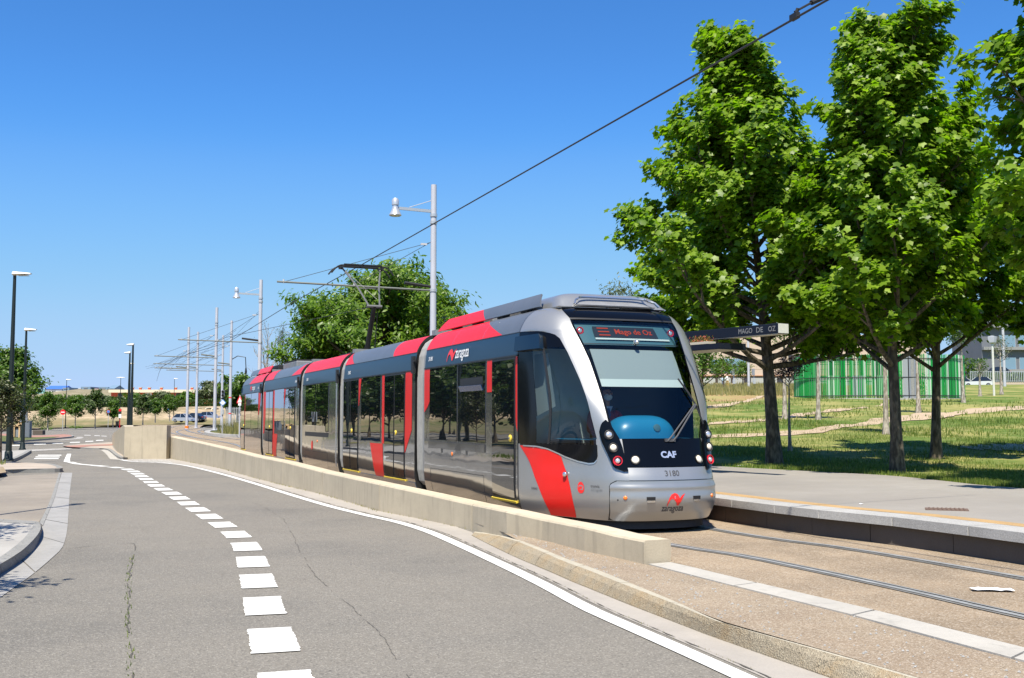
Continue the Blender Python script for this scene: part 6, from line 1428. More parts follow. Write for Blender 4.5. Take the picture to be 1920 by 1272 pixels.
def tree(name, label, X, Y, z0, H, prof, seed, nlimb=26, leaves=16000, lsize=.11, bark='bark', leaf='leafP', kind='plane', r0=.17, clear=.22, group=None, lean=(0, 0), sub=8, spread=.30, elev=(32, 68), cat='tree', segs=8, fill=0.0, skew=(0, 0)):
    rr_ = random.Random(seed); t = thing(name, label, cat, (X, Y, z0), group); q = MB()
    nT = 12; tp = []
    for i in range(nT + 1):
        u = i / nT; tp.append(Vector((X + lean[0] * u ** 1.4 * H + .06 * math.sin(u * 5 + seed) * H * .05, Y + lean[1] * u * H + .05 * math.cos(u * 4 + seed) * H * .05, z0 + u * H * .96)))
    q.tube(tp, [max(.012, r0 * (1.25 if i == 0 else 1) * (1 - .93 * (i / nT) ** .8)) for i in range(nT + 1)], segs + 2)
    def trunk(u): f = u * nT; i = min(int(f), nT - 1); return tp[i].lerp(tp[i + 1], f - i)
    def Rp(u): return float(np.interp(u, [p[0] for p in prof], [p[1] for p in prof]))
    C = []; az0 = rr_.random() * 6.28; W = []
    for k in range(nlimb):
        u0 = clear + (.90 - clear) * (k / nlimb) ** 1.1; az = az0 + k * 2.4 + rr_.uniform(-.35, .35)
        el = R(elev[0] + (elev[1] - elev[0]) * (k / nlimb) + rr_.uniform(-8, 8)); base = trunk(u0)
        # length so that the limb's end meets the outline
        L = .3
        for _ in range(60):
            ue = u0 + L * math.sin(el) / H
            if ue >= 1 or L * math.cos(el) >= Rp(ue) * (1 + skew[0] * math.cos(az) + skew[1] * math.sin(az)): break
            L += .12
        L *= rr_.uniform(.62, 1.12); L = max(L, .35)
        pts = []; bend = rr_.uniform(.0, .25)
        for i in range(6):
            s_ = i / 5; e2 = el + bend * (s_ - .4); pts.append(base + Vector((math.cos(az + .25 * s_ * math.sin(k)) * math.cos(e2), math.sin(az + .25 * s_ * math.sin(k)) * math.cos(e2), math.sin(e2))) * L * s_)
        rb = max(.014, r0 * .5 * (1 - u0) ** .7 * min(1, L / 2.5 + .25)); q.tube(pts, [rb * (1 - .8 * i / 5) for i in range(6)], segs - 2)
        def limb(s_): f = s_ * 5; i = min(int(f), 4); return pts[i].lerp(pts[i + 1], f - i)
        for j in range(sub):
            s_ = .25 + .75 * (j + rr_.random() * .6) / sub; b = limb(min(s_, 1)); a2 = az + rr_.choice((-1, 1)) * rr_.uniform(.3, 1.3) * (1 if s_ < .9 else .3); e2 = R(rr_.uniform(15, 80)); l2 = L * rr_.uniform(.16, .34) * (1.15 - s_ * .35) + .18
            e = b + Vector((math.cos(a2) * math.cos(e2), math.sin(a2) * math.cos(e2), math.sin(e2))) * l2
            q.tube([b, b.lerp(e, .5) + Vector((0, 0, .04 * l2)), e], [rb * .35 + .004, rb * .22 + .003, .003], 4, caps=False); W.append((b, e, l2 + .3))
    tot = sum(w_[2] for w_ in W); 
    for b, e, w_ in W:
        n = max(2, int(leaves * (1 - fill) * w_ / tot)); s_ = nrg.beta(2.6, 1.0, n)[:, None]
        P = np.array(b) * (1 - s_) + np.array(e) * s_ + nrg.normal(0, spread * .55, (n, 3)) * np.array([1, 1, .8]); C.append(P)
    C = np.concatenate(C); 
    q.build('trunk', M[bark], t, smooth=45)
    leaf_cloud('crown', C, lsize, leaf, t, kind, axis=(X, Y)); return t
# the big planes on the right
def at(x, y): return GS(x, y, lawn)
PG = 'large plane trees along the platform lawn'
x1, y1 = at(1455, 872); tree('plane_tree', 'large plane tree nearest to the tram front with a broad leaning crown', x1, y1, lawn(x1, y1) - .05, ZY(12, y1) - lawn(x1, y1), [(0, 2.2), (.13, 3.5), (.24, 4.15), (.36, 4.0), (.52, 3.1), (.66, 2.2), (.78, 1.4), (.9, .75), (1, .2)], 5, nlimb=74, leaves=84000, lsize=.104, r0=.185, clear=.215, group=PG, lean=(-.10, 0), sub=10, elev=(12, 68), spread=.21, skew=(-.2, 0))
x2, y2 = at(1680, 887); tree('plane_tree', 'tall plane tree with the narrow top, second trunk from the tram', x2, y2, lawn(x2, y2) - .05, ZY(-8, y2) - lawn(x2, y2), [(0, 1.3), (.15, 2.6), (.3, 3.2), (.45, 2.8), (.6, 2.0), (.75, 1.35), (.9, 1.1), (.97, .7), (1, .3)], 8, nlimb=50, leaves=54000, lsize=.1, r0=.14, spread=.2, clear=.22, group=PG, lean=(-.012, 0), sub=9)
x3, y3 = at(1757, 862); tree('plane_tree', 'plane tree with the leaning mottled trunk behind the tall one', x3, y3, lawn(x3, y3) - .05, ZY(150, y3) - lawn(x3, y3), [(0, 1.2), (.15, 2.8), (.3, 3.5), (.5, 2.9), (.7, 1.7), (.88, .8), (1, .1)], 12, nlimb=46, leaves=46000, lsize=.104, r0=.14, spread=.21, clear=.24, group=PG, lean=(.03, 0), sub=9)
tree('plane_tree', 'plane tree at the right edge whose large leaves overhang the picture', 9.15, 16.6, PZ, 10.8, [(0, 1), (.15, 1.8), (.3, 2.3), (.48, 2.2), (.62, 1.5), (.8, 1.35), (1, 1.2)], 21, nlimb=36, leaves=19000, lsize=.105, spread=.2, r0=.15, clear=.26, group=PG, sub=8)
tree('plane_tree', 'plane tree outside the right edge that shades the platform corner', 12.6, 19.5, PZ, 9.6, [(0, 1), (.2, 2.6), (.4, 3.0), (.6, 2.4), (.8, 1.5), (1, .2)], 25, nlimb=24, leaves=14000, lsize=.125, r0=.16, clear=.24, group=PG, sub=8)
x4, y4 = 15.0, 27.5; tree('plane_tree', 'plane tree filling the right side behind the mottled trunk', x4, y4, lawn(x4, y4), 9.2, [(0, 1), (.2, 3), (.4, 3.4), (.6, 2.6), (.8, 1.7), (1, .2)], 31, nlimb=26, leaves=20000, lsize=.13, spread=.24, r0=.15, clear=.27, group=PG, sub=8)
# slim young trees on the lawn
YG = 'slim young trees on the lawn'
for i, (x, y, H, lb, bk, lf) in enumerate(((1481.5, 846.7, 3.1, 'slim young tree whose grey stem stands just right of the first plane trunk', 'bark2', 'leafR'), (1472.5, 786.7, 6.0, 'pale slim stem farther back between the two nearest grey stems', 'bark2', 'leafM'), (1535, 788, 5.0, 'slightly leaning slim tree in front of the left end of the green bars', 'bark2', 'leafM'),
        (1661.5, 815, 6.5, 'slim grey tree close behind the tall plane trunk', 'bark2', 'leafM'), (1721.5, 775, 6.5, 'slim grey tree in front of the door of the green enclosure', 'bark2', 'leafM'), (1806, 756, 6.5, 'slim grey tree before the right part of the green bars', 'bark2', 'leafM'), (1878, 740, 5.0, 'slim tree with sparse brownish leaves near the grey fence', 'bark2', 'leafO'), (1838, 744, 2.8, 'thin bare sapling by the white car', 'bark2', 'leafO'))):
    X, Y = at(x, y); plum = (i == 0)
    if plum:
        tree('plum_tree', 'small plum tree with dark purple leaves right of the first plane trunk', X, Y, lawn(X, Y), ZY(672, Y) - lawn(X, Y), [(0, .3), (.6, .5), (.85, .5), (1, .1)], 60, nlimb=9, leaves=1500, lsize=.05, bark=bk, leaf=lf, kind='quad', r0=.06, clear=.72, sub=5, spread=.18)
    else:
        tree('young_tree', lb, X, Y, lawn(X, Y), H, [(0, .6), (.5, 1.0 if i < 7 else .4), (.8, .9 if i < 7 else .3), (1, .2)], 60 + i, nlimb=12, leaves=2200 if i < 6 else (500 if i == 6 else 120), lsize=.11, bark=bk, leaf=lf, kind='quad', r0=.075 + .0008 * Y, clear=.56 if i != 2 else .7, sub=5, spread=.35, group=YG)
# small trees before the beige building
for i, (x, Y, yb, yt, w_, lb) in enumerate(((1318, 60, 735, 650, 2.2, 'small spreading tree with thin limbs right beside the tram windscreen'), (1358, 110, 725, 678, 2.2, 'small green street tree before the blue windows of the beige building'), (1394, 130, 725, 682, 1.5, 'narrow dark green street tree left of the white pole'))):
    X = GY(x, Y); zb = lawn(X, Y) if X > Xb(Y) else ZY(yb, Y); tree('street_tree', lb, X, Y, zb, ZY(yt, Y) - zb, [(0, w_ * .4), (.4, w_), (.7, w_), (1, .3)], 80 + i, nlimb=14, leaves=1800, lsize=.16, kind='quad', bark='bark3', leaf='leafM', r0=.1, clear=.3, sub=5, spread=.4)
# large spreading tree behind the tram and its neighbours
ZB = 1.0
tree('acacia_tree', 'broad feathery green tree rising behind the middle of the tram', GY(712, 60), 60, ZB, ZY(500, 60) - ZB, [(0, 2), (.2, 4.6), (.4, 5.3), (.6, 5.0), (.78, 4.0), (.92, 2.4), (1, .6)], 41, nlimb=40, leaves=42000, lsize=.19, bark='bark3', leaf='leafA', kind='frond', r0=.28, clear=.16, sub=10, spread=.55, elev=(18, 62))
tree('acacia_tree', 'right shoulder of feathery green foliage behind the first overhead line pole', GY(800, 66), 66, ZB, ZY(520, 66) - ZB, [(0, 2), (.3, 3.2), (.6, 3.0), (.85, 1.8), (1, .5)], 42, nlimb=24, leaves=16000, lsize=.19, bark='bark3', leaf='leafA', kind='frond', r0=.2, clear=.2, sub=8, spread=.5, elev=(22, 62))
tree('acacia_tree', 'low green tree filling the gap between the tram roof and the broad feathery tree', GY(610, 62), 62, ZB, ZY(560, 62) - ZB, [(0, 2), (.3, 3.1), (.6, 2.8), (.85, 1.7), (1, .5)], 43, nlimb=24, leaves=16000, lsize=.19, bark='bark3', leaf='leafA', kind='frond', r0=.18, clear=.2, sub=8, spread=.5, elev=(22, 62))
tree('acacia_tree', 'pale sparse tree top peeking over the tram roof left of the planes', GY(1165, 62), 62, 1.5, ZY(518, 62) - 1.5, [(0, 1.2), (.6, 1.6), (.85, 1.5), (1, .4)], 44, nlimb=12, leaves=1300, lsize=.13, bark='bark3', leaf='leafO', kind='frond', r0=.15, clear=.5, sub=7, spread=.5)
tree('bare_tree', 'leafless branching tree behind the lamp pole at the tram rear', GY(500, 74), 74, .9, ZY(598, 74) - .9, [(0, .8), (.4, 1.8), (.7, 1.8), (1, .4)], 45, nlimb=20, leaves=60, lsize=.06, bark='bark2', leaf='leafO', kind='quad', r0=.13, clear=.22, sub=7, elev=(30, 70))
tree('bare_tree', 'second thin leafless tree left of the feathery tree', GY(519, 70), 70, .9, ZY(622, 70) - .9, [(0, .5), (.5, .9), (1, .2)], 46, nlimb=14, leaves=40, lsize=.06, bark='bark2', leaf='leafO', kind='quad', r0=.08, clear=.2, sub=6, elev=(40, 75))
tree('cypress_tree', 'narrow grey-green conifer between the bare trees and the feathery tree', GY(527, 64), 64, .9, ZY(608, 64) - .9, [(0, .35), (.3, .6), (.7, .45), (1, .1)], 47, nlimb=26, leaves=2200, lsize=.07, bark='bark3', leaf='leafO', kind='quad', r0=.07, clear=.1, sub=4, spread=.2, elev=(55, 80))
# trees on the left
tree('round_tree', 'leafy round green tree behind the first two street lamps', GY(22, 66), 66, .0, ZY(654, 66), [(0, 1), (.3, 2.0), (.6, 2.0), (.85, 1.3), (1, .3)], 50, nlimb=26, leaves=12000, lsize=.17, bark='bark3', leaf='leafM', kind='quad', r0=.15, clear=.25, sub=7, spread=.4)
tree('small_tree', 'small dark tree hanging over the left edge in front of the first lamp', GY(3, 35.5), 35.5, .1, ZY(722, 35.5) - .1, [(0, .5), (.55, .75), (.8, .75), (1, .2)], 51, nlimb=16, leaves=4500, lsize=.07, bark='bark3', leaf='leafX', kind='quad', r0=.05, clear=.4, sub=6, spread=.2)
SG = 'street trees along the far side of the roundabout'
for i, (x, Y, yb, yt, w_, lf, lb) in enumerate(((90, 135, 807.6, 737, 1.15, 'leafM', 'tree with a crooked stem left of the no entry sign'), (141.5, 148, 803.8, 742, 1.3, 'leafM', 'light green tree right of the no entry sign'), (178.8, 154, 804.8, 731, 1.75, 'leafD', 'dark dense round tree, the biggest of the roundabout row'), (212, 158, 800.6, 752, .95, 'leafM', 'small bright tree left of the bus stop post'), (268, 164, 797, 740, 1.3, 'leafD', 'dark green tree just right of the close lamp pair'), (291, 172, 792.8, 748, 1.0, 'leafM', 'small green tree second right of the close lamp pair'), (318, 180, 791, 742, 1.3, 'leafM', 'green tree by the thin post left of the silver car'))):
    X = GY(x, Y); zb = ZY(yb, Y); tree('street_tree', lb, X, Y, zb, ZY(yt, Y) - zb, [(0, w_ * .5), (.32, w_), (.6, w_), (.85, w_ * .6), (1, .2)], 90 + i, nlimb=18, leaves=3600, lsize=.2, bark='bark2', leaf=lf, kind='quad', r0=.09, clear=.3, sub=5, spread=.3, group=SG)
BG = 'trees on the bank beyond the field'
ys0 = [(46, 748, 'leafD'), (75, 748, 'leafD'), (106, 745, 'leafM'), (128, 748, 'leafD'), (150, 744, 'leafM'), (170, 746, 'leafD'), (200, 747, 'leafD'), (222, 749, 'leafD'), (250, 741, 'leafM'), (284, 748, 'leafM'), (305, 738, 'leafO'), (328, 747, 'leafM'), (350, 739, 'leafM'), (372, 736, 'leafD'), (392, 716, 'leafO'), (412, 722, 'leafO'), (428, 738, 'leafM'), (446, 702, 'leafM'), (458, 715, 'leafM'), (5, 740, 'leafD'), (-30, 736, 'leafM')]
desc = ['at the far left of the bank', 'left of the tall thin lamp post', 'behind the crooked street tree', 'right beside the thin lamp post', 'rising behind the light green tree', 'behind the big dark tree, left side', 'behind the big dark tree, right side', 'under the two-headed lamp', 'behind the close lamp pair', 'in front of the red brick school', 'grey-green before the school roof', 'left of the leftmost overhead pole', 'behind the leftmost overhead pole', 'between the two leftmost poles', 'tall grey-green between the poles', 'grey-green right of the tallest far pole', 'behind the tram signal', 'bright green right beside the tram rear', 'bright green partly behind the tram rear', 'left of the round tree', 'beyond the left edge']
for i, ((x, yt, lf), ds_) in enumerate(zip(ys0, desc)):
    Y = 214 + (i * 37 % 23) if x < 430 else 130; X = GY(x, Y); zb = zfar(X, Y) if Y > 170 else 1.0
    w_ = (2.6 + (i * 13 % 7) * .25) if Y > 170 else 2.6
    tree('bank_tree', 'tree on the bank ' + ds_, X, Y, zb, ZY(yt, Y) - zb, [(0, w_ * .6), (.25, w_), (.6, w_), (.85, w_ * .6), (1, .3)], 120 + i, nlimb=14, leaves=3000, lsize=.36, bark='bark3', leaf=lf, kind='quad', r0=.14, clear=.12, sub=5, spread=.5, group=BG)
# trees left of the road outside the frame, mirrored in the tram side
RG = 'park trees left of the road'
for i, (X, Y, H) in enumerate(((-30, 36, 5.6), (-31, 43, 6.2), (-33, 49, 5.6), (-34.5, 54, 6.4), (-36.5, 59, 5.8), (-38.5, 64, 6.6), (-41, 69, 6), (-43, 74, 6.8), (-46, 80, 6.3), (-49, 86, 7), (-53, 93, 6.6), (-44, 62, 7.4), (-50, 72, 7.6), (-56, 84, 8), (-52.5, 96, 6.2), (-56, 103, 6.6), (-60, 111, 6.8), (-64, 119, 7))):
    tree('park_tree', 'dark park tree left of the road, seen mirrored in the tram side', X, Y, .02, H, [(0, 1.8), (.2, 2.9), (.55, 3.0), (.8, 1.9), (1, .3)], 200 + i, nlimb=16, leaves=3600, lsize=.34, bark='bark3', leaf='leafD', kind='quad', r0=.16, clear=.16, sub=5, spread=.6, group=RG)
# the two crowns whose shadows fall on the near pavement, standing outside the left edge
tree('kerb_tree', 'small kerb tree outside the left edge that dapples the near pavement', -5.65, 8.0, .1, 4.3, [(0, .5), (.6, 1.0), (.8, .9), (1, .2)], 300, nlimb=14, leaves=1500, lsize=.09, bark='bark3', leaf='leafM', kind='quad', r0=.06, clear=.45, sub=5, spread=.25)
tree('kerb_tree', 'second kerb tree outside the left edge, farther along the pavement', -7.4, 12.4, .1, 4.2, [(0, .4), (.6, .8), (.8, .7), (1, .2)], 301, nlimb=12, leaves=1200, lsize=.09, bark='bark3', leaf='leafM', kind='quad', r0=.06, clear=.5, sub=5, spread=.25)
slamp(-8.9, 15.6, .12, 8.1, 'street lamp outside the left edge whose shadow crosses the driveway', -1, .25, r=.06)
# shrubs and hedge
def shrub(name, label, X, Y, z0, r, h, n, leaf, ls, group=None):
    t = thing(name, label, 'shrub', (X, Y, z0), group); P = nrg.normal(0, 1, (n, 3)); P /= np.linalg.norm(P, axis=1)[:, None]; P *= nrg.uniform(.55, 1, n)[:, None] ** .5
    P = P * np.array([r, r, h / 2]) * (1 + .25 * np.sin(P[:, :1] * 7 / 1 + P[:, 2:] * 5)) + np.array([X, Y, z0 + h / 2]); leaf_cloud('foliage', P, ls, leaf, t, 'quad', up=.3)
    q = MB()
    for i in range(5): q.tube([(X, Y, z0), (X + math.cos(i * 1.3) * r * .5, Y + math.sin(i * 1.3) * r * .5, z0 + h * .7)], [.04, .01], 4)
    q.build('stems', M['bark3'], t)
shrub('grey_shrub', 'pale grey-green shrub at the foot of the bank left of the no entry sign', GY(76, 178), 178, zfar(GY(76, 178), 178), 2.0, 2.2, 900, 'leafO', .2)
shrub('grey_shrub', 'dark shrub at the top of the bank right above the no entry sign', GY(122, 196), 196, zfar(GY(122, 196), 196) - .5, 2.2, 2.6, 900, 'leafD', .2)
for x, yb, n_ in ((143, 803.6, 'right'), (86, 806.6, 'left')):
    shrub('low_shrub', 'low green tuft at the foot of the tree ' + n_ + ' of the no entry sign', GY(x, 146), 146, ZY(yb, 146), .9, .35, 260, 'leafM', .12)
hd_ = thing('hedge', 'long dark hedge along the top of the bank', 'hedge', (-60, 216, 3)); P = []
for _ in range(14000): X = rnd.uniform(-112, -38); P.append((X, 213 + rnd.gauss(0, .5), zfar(X, 213) + rnd.random() ** .8 * 1.7))
leaf_cloud('foliage', np.array(P), .24, 'leafD', hd_, 'quad', up=.2)
q = MB(); q.box((-75, 214.5, 3.7), (76, .5, 1.5)); q.build('hedge_core', M['leafD'], hd_)
# ================================================================== tram shelter, green enclosure, buildings, cars
M['shelt'] = mat('shelter_black_steel', (.008, .012, .022), .5, .0, spec=.25); M['sheltw'] = mat('shelter_white_end', (.6, .6, .55), .6, noise=.15, nscale=8); M['soffit'] = mat('soffit_cream', (.5, .46, .36), .7)
# station shelter: long black name beam, lower canopy with planter
Yb = 20.0; ex, ey = GY(1462, Yb), Yb
ang = R(124)      # beam runs from the white end back behind the tram
ux, uy = math.cos(ang), math.sin(ang); zb0, zb1 = ZY(625, Yb), ZY(606, Yb)
LB = 3.6
sh = thing('platform_shelter', 'black steel platform shelter with the stop name on its cantilevered beam', 'shelter', (ex + ux * LB, ey + uy * LB, PZ))
q = MB(); bw = .28; nx_, ny_ = -uy, ux
def bp(l, o, z): return (ex + ux * l + nx_ * o, ey + uy * l + ny_ * o, z)
vs = [bp(l, o, z) for l in (0.001, LB) for o, z in ((0, zb0), (0, zb1), (-bw, zb1), (-bw, zb0))]
q.add(vs, [(0, 1, 2, 3), (7, 6, 5, 4), (0, 4, 5, 1), (1, 5, 6, 2), (2, 6, 7, 3), (3, 7, 4, 0)]); beam = q.build('name_beam', M['shelt'], sh); bevel(beam, .008, 1)
q = MB(); vs = [bp(l, o, z) for l in (-.012, .002) for o, z in ((-.006, zb0 + .006), (-.006, zb1 - .006), (-bw + .006, zb1 - .006), (-bw + .006, zb0 + .006))]; q.add(vs, [(0, 1, 2, 3), (7, 6, 5, 4), (0, 4, 5, 1), (1, 5, 6, 2), (2, 6, 7, 3), (3, 7, 4, 0)]); q.build('beam_end_cap', M['sheltw'], beam)
q = MB(); vs = [bp(l, o, z) for l in (.02, LB) for o, z in ((-.01, zb0 - .012), (-.01, zb0), (-bw, zb0), (-bw, zb0 - .012))]; q.add(vs, [(0, 1, 2, 3), (7, 6, 5, 4), (0, 4, 5, 1), (1, 5, 6, 2), (2, 6, 7, 3), (3, 7, 4, 0)]); q.build('beam_soffit', M['soffit'], beam)
# name on the face the camera sees
zc = (zb0 + zb1) / 2
for word, l0, w_ in (('MAGO', .83, .36), ('DE', .46, .17), ('OZ', .15, .18)):
    v, f = text_mesh(word, 1); v = norm_txt(v, w_, (zb1 - zb0) * .52); q = MB(); q.add([bp(l0 - x, .004, zc + y) for x, y in v], f); q.build('stop_name_lettering', M['bellow'], beam)
# lower canopy
zc0 = ZY(652, 20.6); 
def cp(l, o, z): return (ex + ux * l + nx_ * o, ey + uy * l + ny_ * o, z)
c0 = 1.3
q = MB(); vs = [cp(l, o, z) for l in (c0, LB + .3) for o, z in ((.25, zc0), (.25, zc0 + .11), (-.5, zc0 + .13), (-.5, zc0))]; q.add(vs, [(0, 1, 2, 3), (7, 6, 5, 4), (0, 4, 5, 1), (1, 5, 6, 2), (2, 6, 7, 3), (3, 7, 4, 0)]); can = q.build('canopy', M['shelt'], sh)
q = MB(); q.add([cp(l, o, zc0 - .006) for l, o in ((c0 + .02, .23), (LB + .3, .23), (LB + .3, -.48), (c0 + .02, -.48))], [(0, 1, 2, 3)]); q.build('canopy_soffit', M['soffit'], can)
q = MB()
for l in (2.0, 3.3): q.box(cp(l, -.15, (zc0 + zb0) / 2 + .05), (.1, .1, zb0 - zc0 + .05), ang)
q.build('beam_bracket', M['shelt'], sh)
for l in (3.3, 4.6): q = MB(); q.box(cp(l, .0, (PZ + zc0) / 2), (.14, .14, zc0 - PZ), ang); q.build('shelter_post', M['shelt'], sh)
q = MB(); q.box(cp(4.0, -.1, (PZ + zc0) / 2 + .2), (1.2, .02, zc0 - PZ - .6), ang); q.build('glass_wall', M['sideg'], sh)
pl_ = thing('planter', 'shallow tray of red and green succulents on the shelter canopy', 'planter', cp(1.95, .1, zc0 + .12))
q = MB(); q.box(cp(1.95, .1, zc0 + .145), (.6, .22, .05), ang); q.build('tray', M['soffit'], pl_)
P = np.array([cp(1.95 + rnd.uniform(-.28, .28), .1 + rnd.uniform(-.1, .1), zc0 + .18 + rnd.random() ** 2 * .12) for _ in range(420)])
leaf_cloud('succulent_leaves', P[:260], .028, 'leafSR' if M.setdefault('leafSR', leaf_mat('succulent_red', (.3, .05, .04), (.5, .2, .1), .2)) else '', pl_, 'quad', up=.1); leaf_cloud('succulent_leaves', P[260:], .03, 'leafM', pl_, 'quad', up=.1)

# enclosure of vertical bars
cxE, cyE = GY(1669, 77.5), 80.0; zE = lawn(cxE, 76) + .03; RX, RY = (GY(1823, 77.5) - GY(1514, 77.5)) / 2, 4.4; topE = ZY(664, 75.5)
enc = thing('bar_enclosure', 'rounded enclosure of green and white vertical bars standing on the lawn', 'enclosure', (cxE, cyE, zE))
bm_cols = [mat('bar_bright_green', (.01, .27, .05), .4), mat('bar_pale_green', (.22, .48, .27), .4), mat('bar_white', (.5, .57, .5), .4), mat('bar_dark_green', (.008, .12, .03), .4)]
barm = []
for mt in bm_cols:
    q = MB(); q.box((0, 0, (topE - zE) / 2), (.052, .052, topE - zE)); me_o = q.build('bar', mt); barm.append(me_o.data); bpy.data.objects.remove(me_o)
def el(a): 
    c, s_2 = math.cos(a), math.sin(a); e = .75
    return cxE + RX * math.copysign(abs(c) ** e, c), cyE + RY * math.copysign(abs(s_2) ** e, s_2)
EP = [el(a) for a in np.linspace(0, 2 * math.pi, 721)]; EL = Line(EP, 1); t = 0; nb = 0
while t < EL.L and nb < 290:
    p = EL.at(t); door_gap = (GY(1697, 76) < p[0] < GY(1722, 76) and p[1] < cyE)
    if not door_gap:
        o = bpy.data.objects.new('bar', barm[rnd.choices((0, 1, 2, 3), (5, 1.6, 1.7, 2))[0]]); COL.objects.link(o); o.parent = enc; o.location = (p[0] - cxE, p[1] - cyE, rnd.uniform(-.03, .03)); o.rotation_euler = (0, 0, rnd.random()); nb += 1
    t += .118 + rnd.uniform(-.02, .02)
for zz in (zE + .25, zE + 1.55, topE - .3):
    q = MB(); q.tube([(p[0], p[1], zz) for p in EL.samp(.4, .07)], .03, 5); q.build('ring_rail', M['black'], enc)
q = MB(); ribbon(q, EL.samp(.4, -.15), EL.samp(.4, .3), zE + .06); ribbon(q, [(p[0], p[1]) for p in EL.samp(.4, .3)], EL.samp(.4, .3), zE + .06, z2=zE - .2); q.build('base_kerb', M['granite'], enc)
pm_ = mat('grey_steel_door', (.34, .36, .38), .4, .3)
for xx, mt, w_ in ((1700.5, pm_, .42), (1707, M['signback'], .2), (1712.5, M['bellow'], .22), (1719, M['signback'], .25)):
    X = GY(xx, 75.6); q = MB(); q.box((X, 75.6, (zE + topE) / 2 + .05), (w_, .12, topE - zE)); q.build('door_panel', mt, enc)
for i in range(6): X = cxE - RX * .8 + i * RX * .32; q = MB(); q.box((X, cyE + 1.5, zE + 1.1), (.9, .1, 1.6)); q.build('inner_panel', bm_cols[1] if i % 2 else M['signback'], enc)
shrub('bush', 'small bush growing inside the green bar enclosure', cxE + 2.5, cyE, zE, 1.2, 2.2, 500, 'leafM', .16)

# buildings
def facade(t, x0, x1, Y, z0, z1, mt, name='wall', dep=12):
    q = MB(); q.box(((x0 + x1) / 2, Y + dep / 2, (z0 + z1) / 2), (x1 - x0, dep, z1 - z0)); return q.build(name, mt, t)
def window(t, x, Y, z, w_, h_, glass, frame=None, name='window'):
    q = MB(); q.box((x, Y - .02, z), (w_ + .14, .12, h_ + .14)); f_ = q.build(name, frame or M['soffit'], t); q = MB(); q.box((x, Y - .085, z), (w_, .03, h_)); q.build('pane', glass, f_); return f_
YB = 150; zg = 5.85
M['beige'] = mat('beige_render', (.48, .39, .31), .85, noise=.06, nscale=.3); M['bluegl'] = mat('blue_grey_glazing', (.16, .26, .34), .15, coat=.6); M['greyshut'] = mat('ribbed_shutter', (.36, .38, .36), .6); M['darkw'] = mat('dark_opening', (.03, .03, .035), .5)
b = thing('apartment_building', 'beige flat-fronted building with grey ground floor shutters beyond the lawn', 'building', (GY(1500, YB), YB, zg))
xa, xb = GY(1290, YB), GY(1740, YB); zs_ = ZY(705, YB); ztp = ZY(628, YB)
facade(b, xa, xb, YB, zs_, ztp, M['beige']); q = MB(); q.box(((xa + xb) / 2, YB + 6, (zg + zs_) / 2 - .3), (xb - xa, 11.4, zs_ - zg + .6)); q.build('ground_floor_wall', M['beige'], b)
q = MB(); q.box(((xa + xb) / 2, YB - .12, zs_ + .05), (xb - xa, .25, .12)); q.build('cornice', mat('ochre_cornice', (.5, .3, .2), .8), b)
for k in range(1, 6): q = MB(); q.box(((xa + xb) / 2, YB - .015, zs_ + k * .95), (xb - xa, .03, .025)); q.build('facade_joint', M['soffit'], b)
for x, w_, y0, y1 in ((1378, 6.6, 673, 699), (1345, 3.2, 675, 700)):
    q = MB(); zc_ = (ZY(y0, YB) + ZY(y1, YB)) / 2; q.box((GY(x, YB), YB - .03, zc_), (w_ * .5, .1, ZY(y0, YB) - ZY(y1, YB))); fr_ = q.build('window', M['bluegl'], b)
    for j in (-1, 0, 1): q = MB(); q.box((GY(x, YB) + j * w_ * .14, YB - .12, zc_ - .3), (.5, .06, 1.1)); q.build('pane', M['darkw'], fr_)
for x in (1530, 1580, 1630, 1680, 1500): window(b, GY(x, YB), YB, ZY(672, YB), 3.0, .9, M['darkw'])
x = 1318
while x < 1740:
    w_ = rnd.choice((26, 34, 22)); X0, X1 = GY(x, YB), GY(x + w_ - 2, YB)
    q = MB(); q.box(((X0 + X1) / 2, YB - .02, (zg + zs_) / 2 - .1), (X1 - X0, .1, zs_ - zg - .35)); s1_ = q.build('shutter', M['greyshut'], b)
    if w_ != 34:
        for j in range(int((X1 - X0) / .24)): q = MB(); q.box((X0 + .12 + j * .24, YB - .09, (zg + zs_) / 2 - .1), (.1, .05, zs_ - zg - .4)); q.build('shutter_rib', M['greyshut'], s1_)
    if w_ == 22: q = MB(); q.box((X1 + .55, YB - .02, (zg + zs_) / 2 - .2), (.85, .08, zs_ - zg - .5)); q.build('doorway', M['darkw'], b); x += 8
    x += w_ + rnd.choice((1, 3))
# pale poles and signals on the street before it
for x, yt, lb in ((1405, 660, 'tall pale pole before the beige building, left of the first plane trunk'), (1443.5, 640, 'tall pale pole hidden partly by the first plane trunk')):
    X = GY(x, 120); cpole(X, 120, lawn(X, 120) - .3, ZY(yt, 120) + 3, lb, r=.13)
for x, lb in ((1377, 'traffic light on a pale post left of the pale pole'), (1415, 'dark traffic light right of the pale pole')):
    X, Y = GY(x, 125), 125; t = thing('traffic_light', lb, 'traffic light', (X, Y, 4.6)); post(t, X, Y, 4.6, ZY(695, Y), .06, 'pole'); q = MB(); q.box((X - .1, Y - .1, ZY(698, Y)), (.3, .25, .75)); q.build('signal_head', M['signback'], t); q = MB(); q.box((X, Y - .1, ZY(716, Y)), (.3, .25, .5)); q.build('control_box', M['lampg'], t)
X = GY(1365, 128); walker(X, 128, ZY(729, 128), 1.75, 'distant person in a white shirt and ochre trousers before the shutters', (.8, .8, .8), (.4, .28, .08), 1.2, 1)
X = GY(1357, 128); walker(X, 128, ZY(729, 128), 1.55, 'distant smaller person in pale blue left of the one in white', (.35, .5, .6), (.1, .12, .2), 2.0, 2)
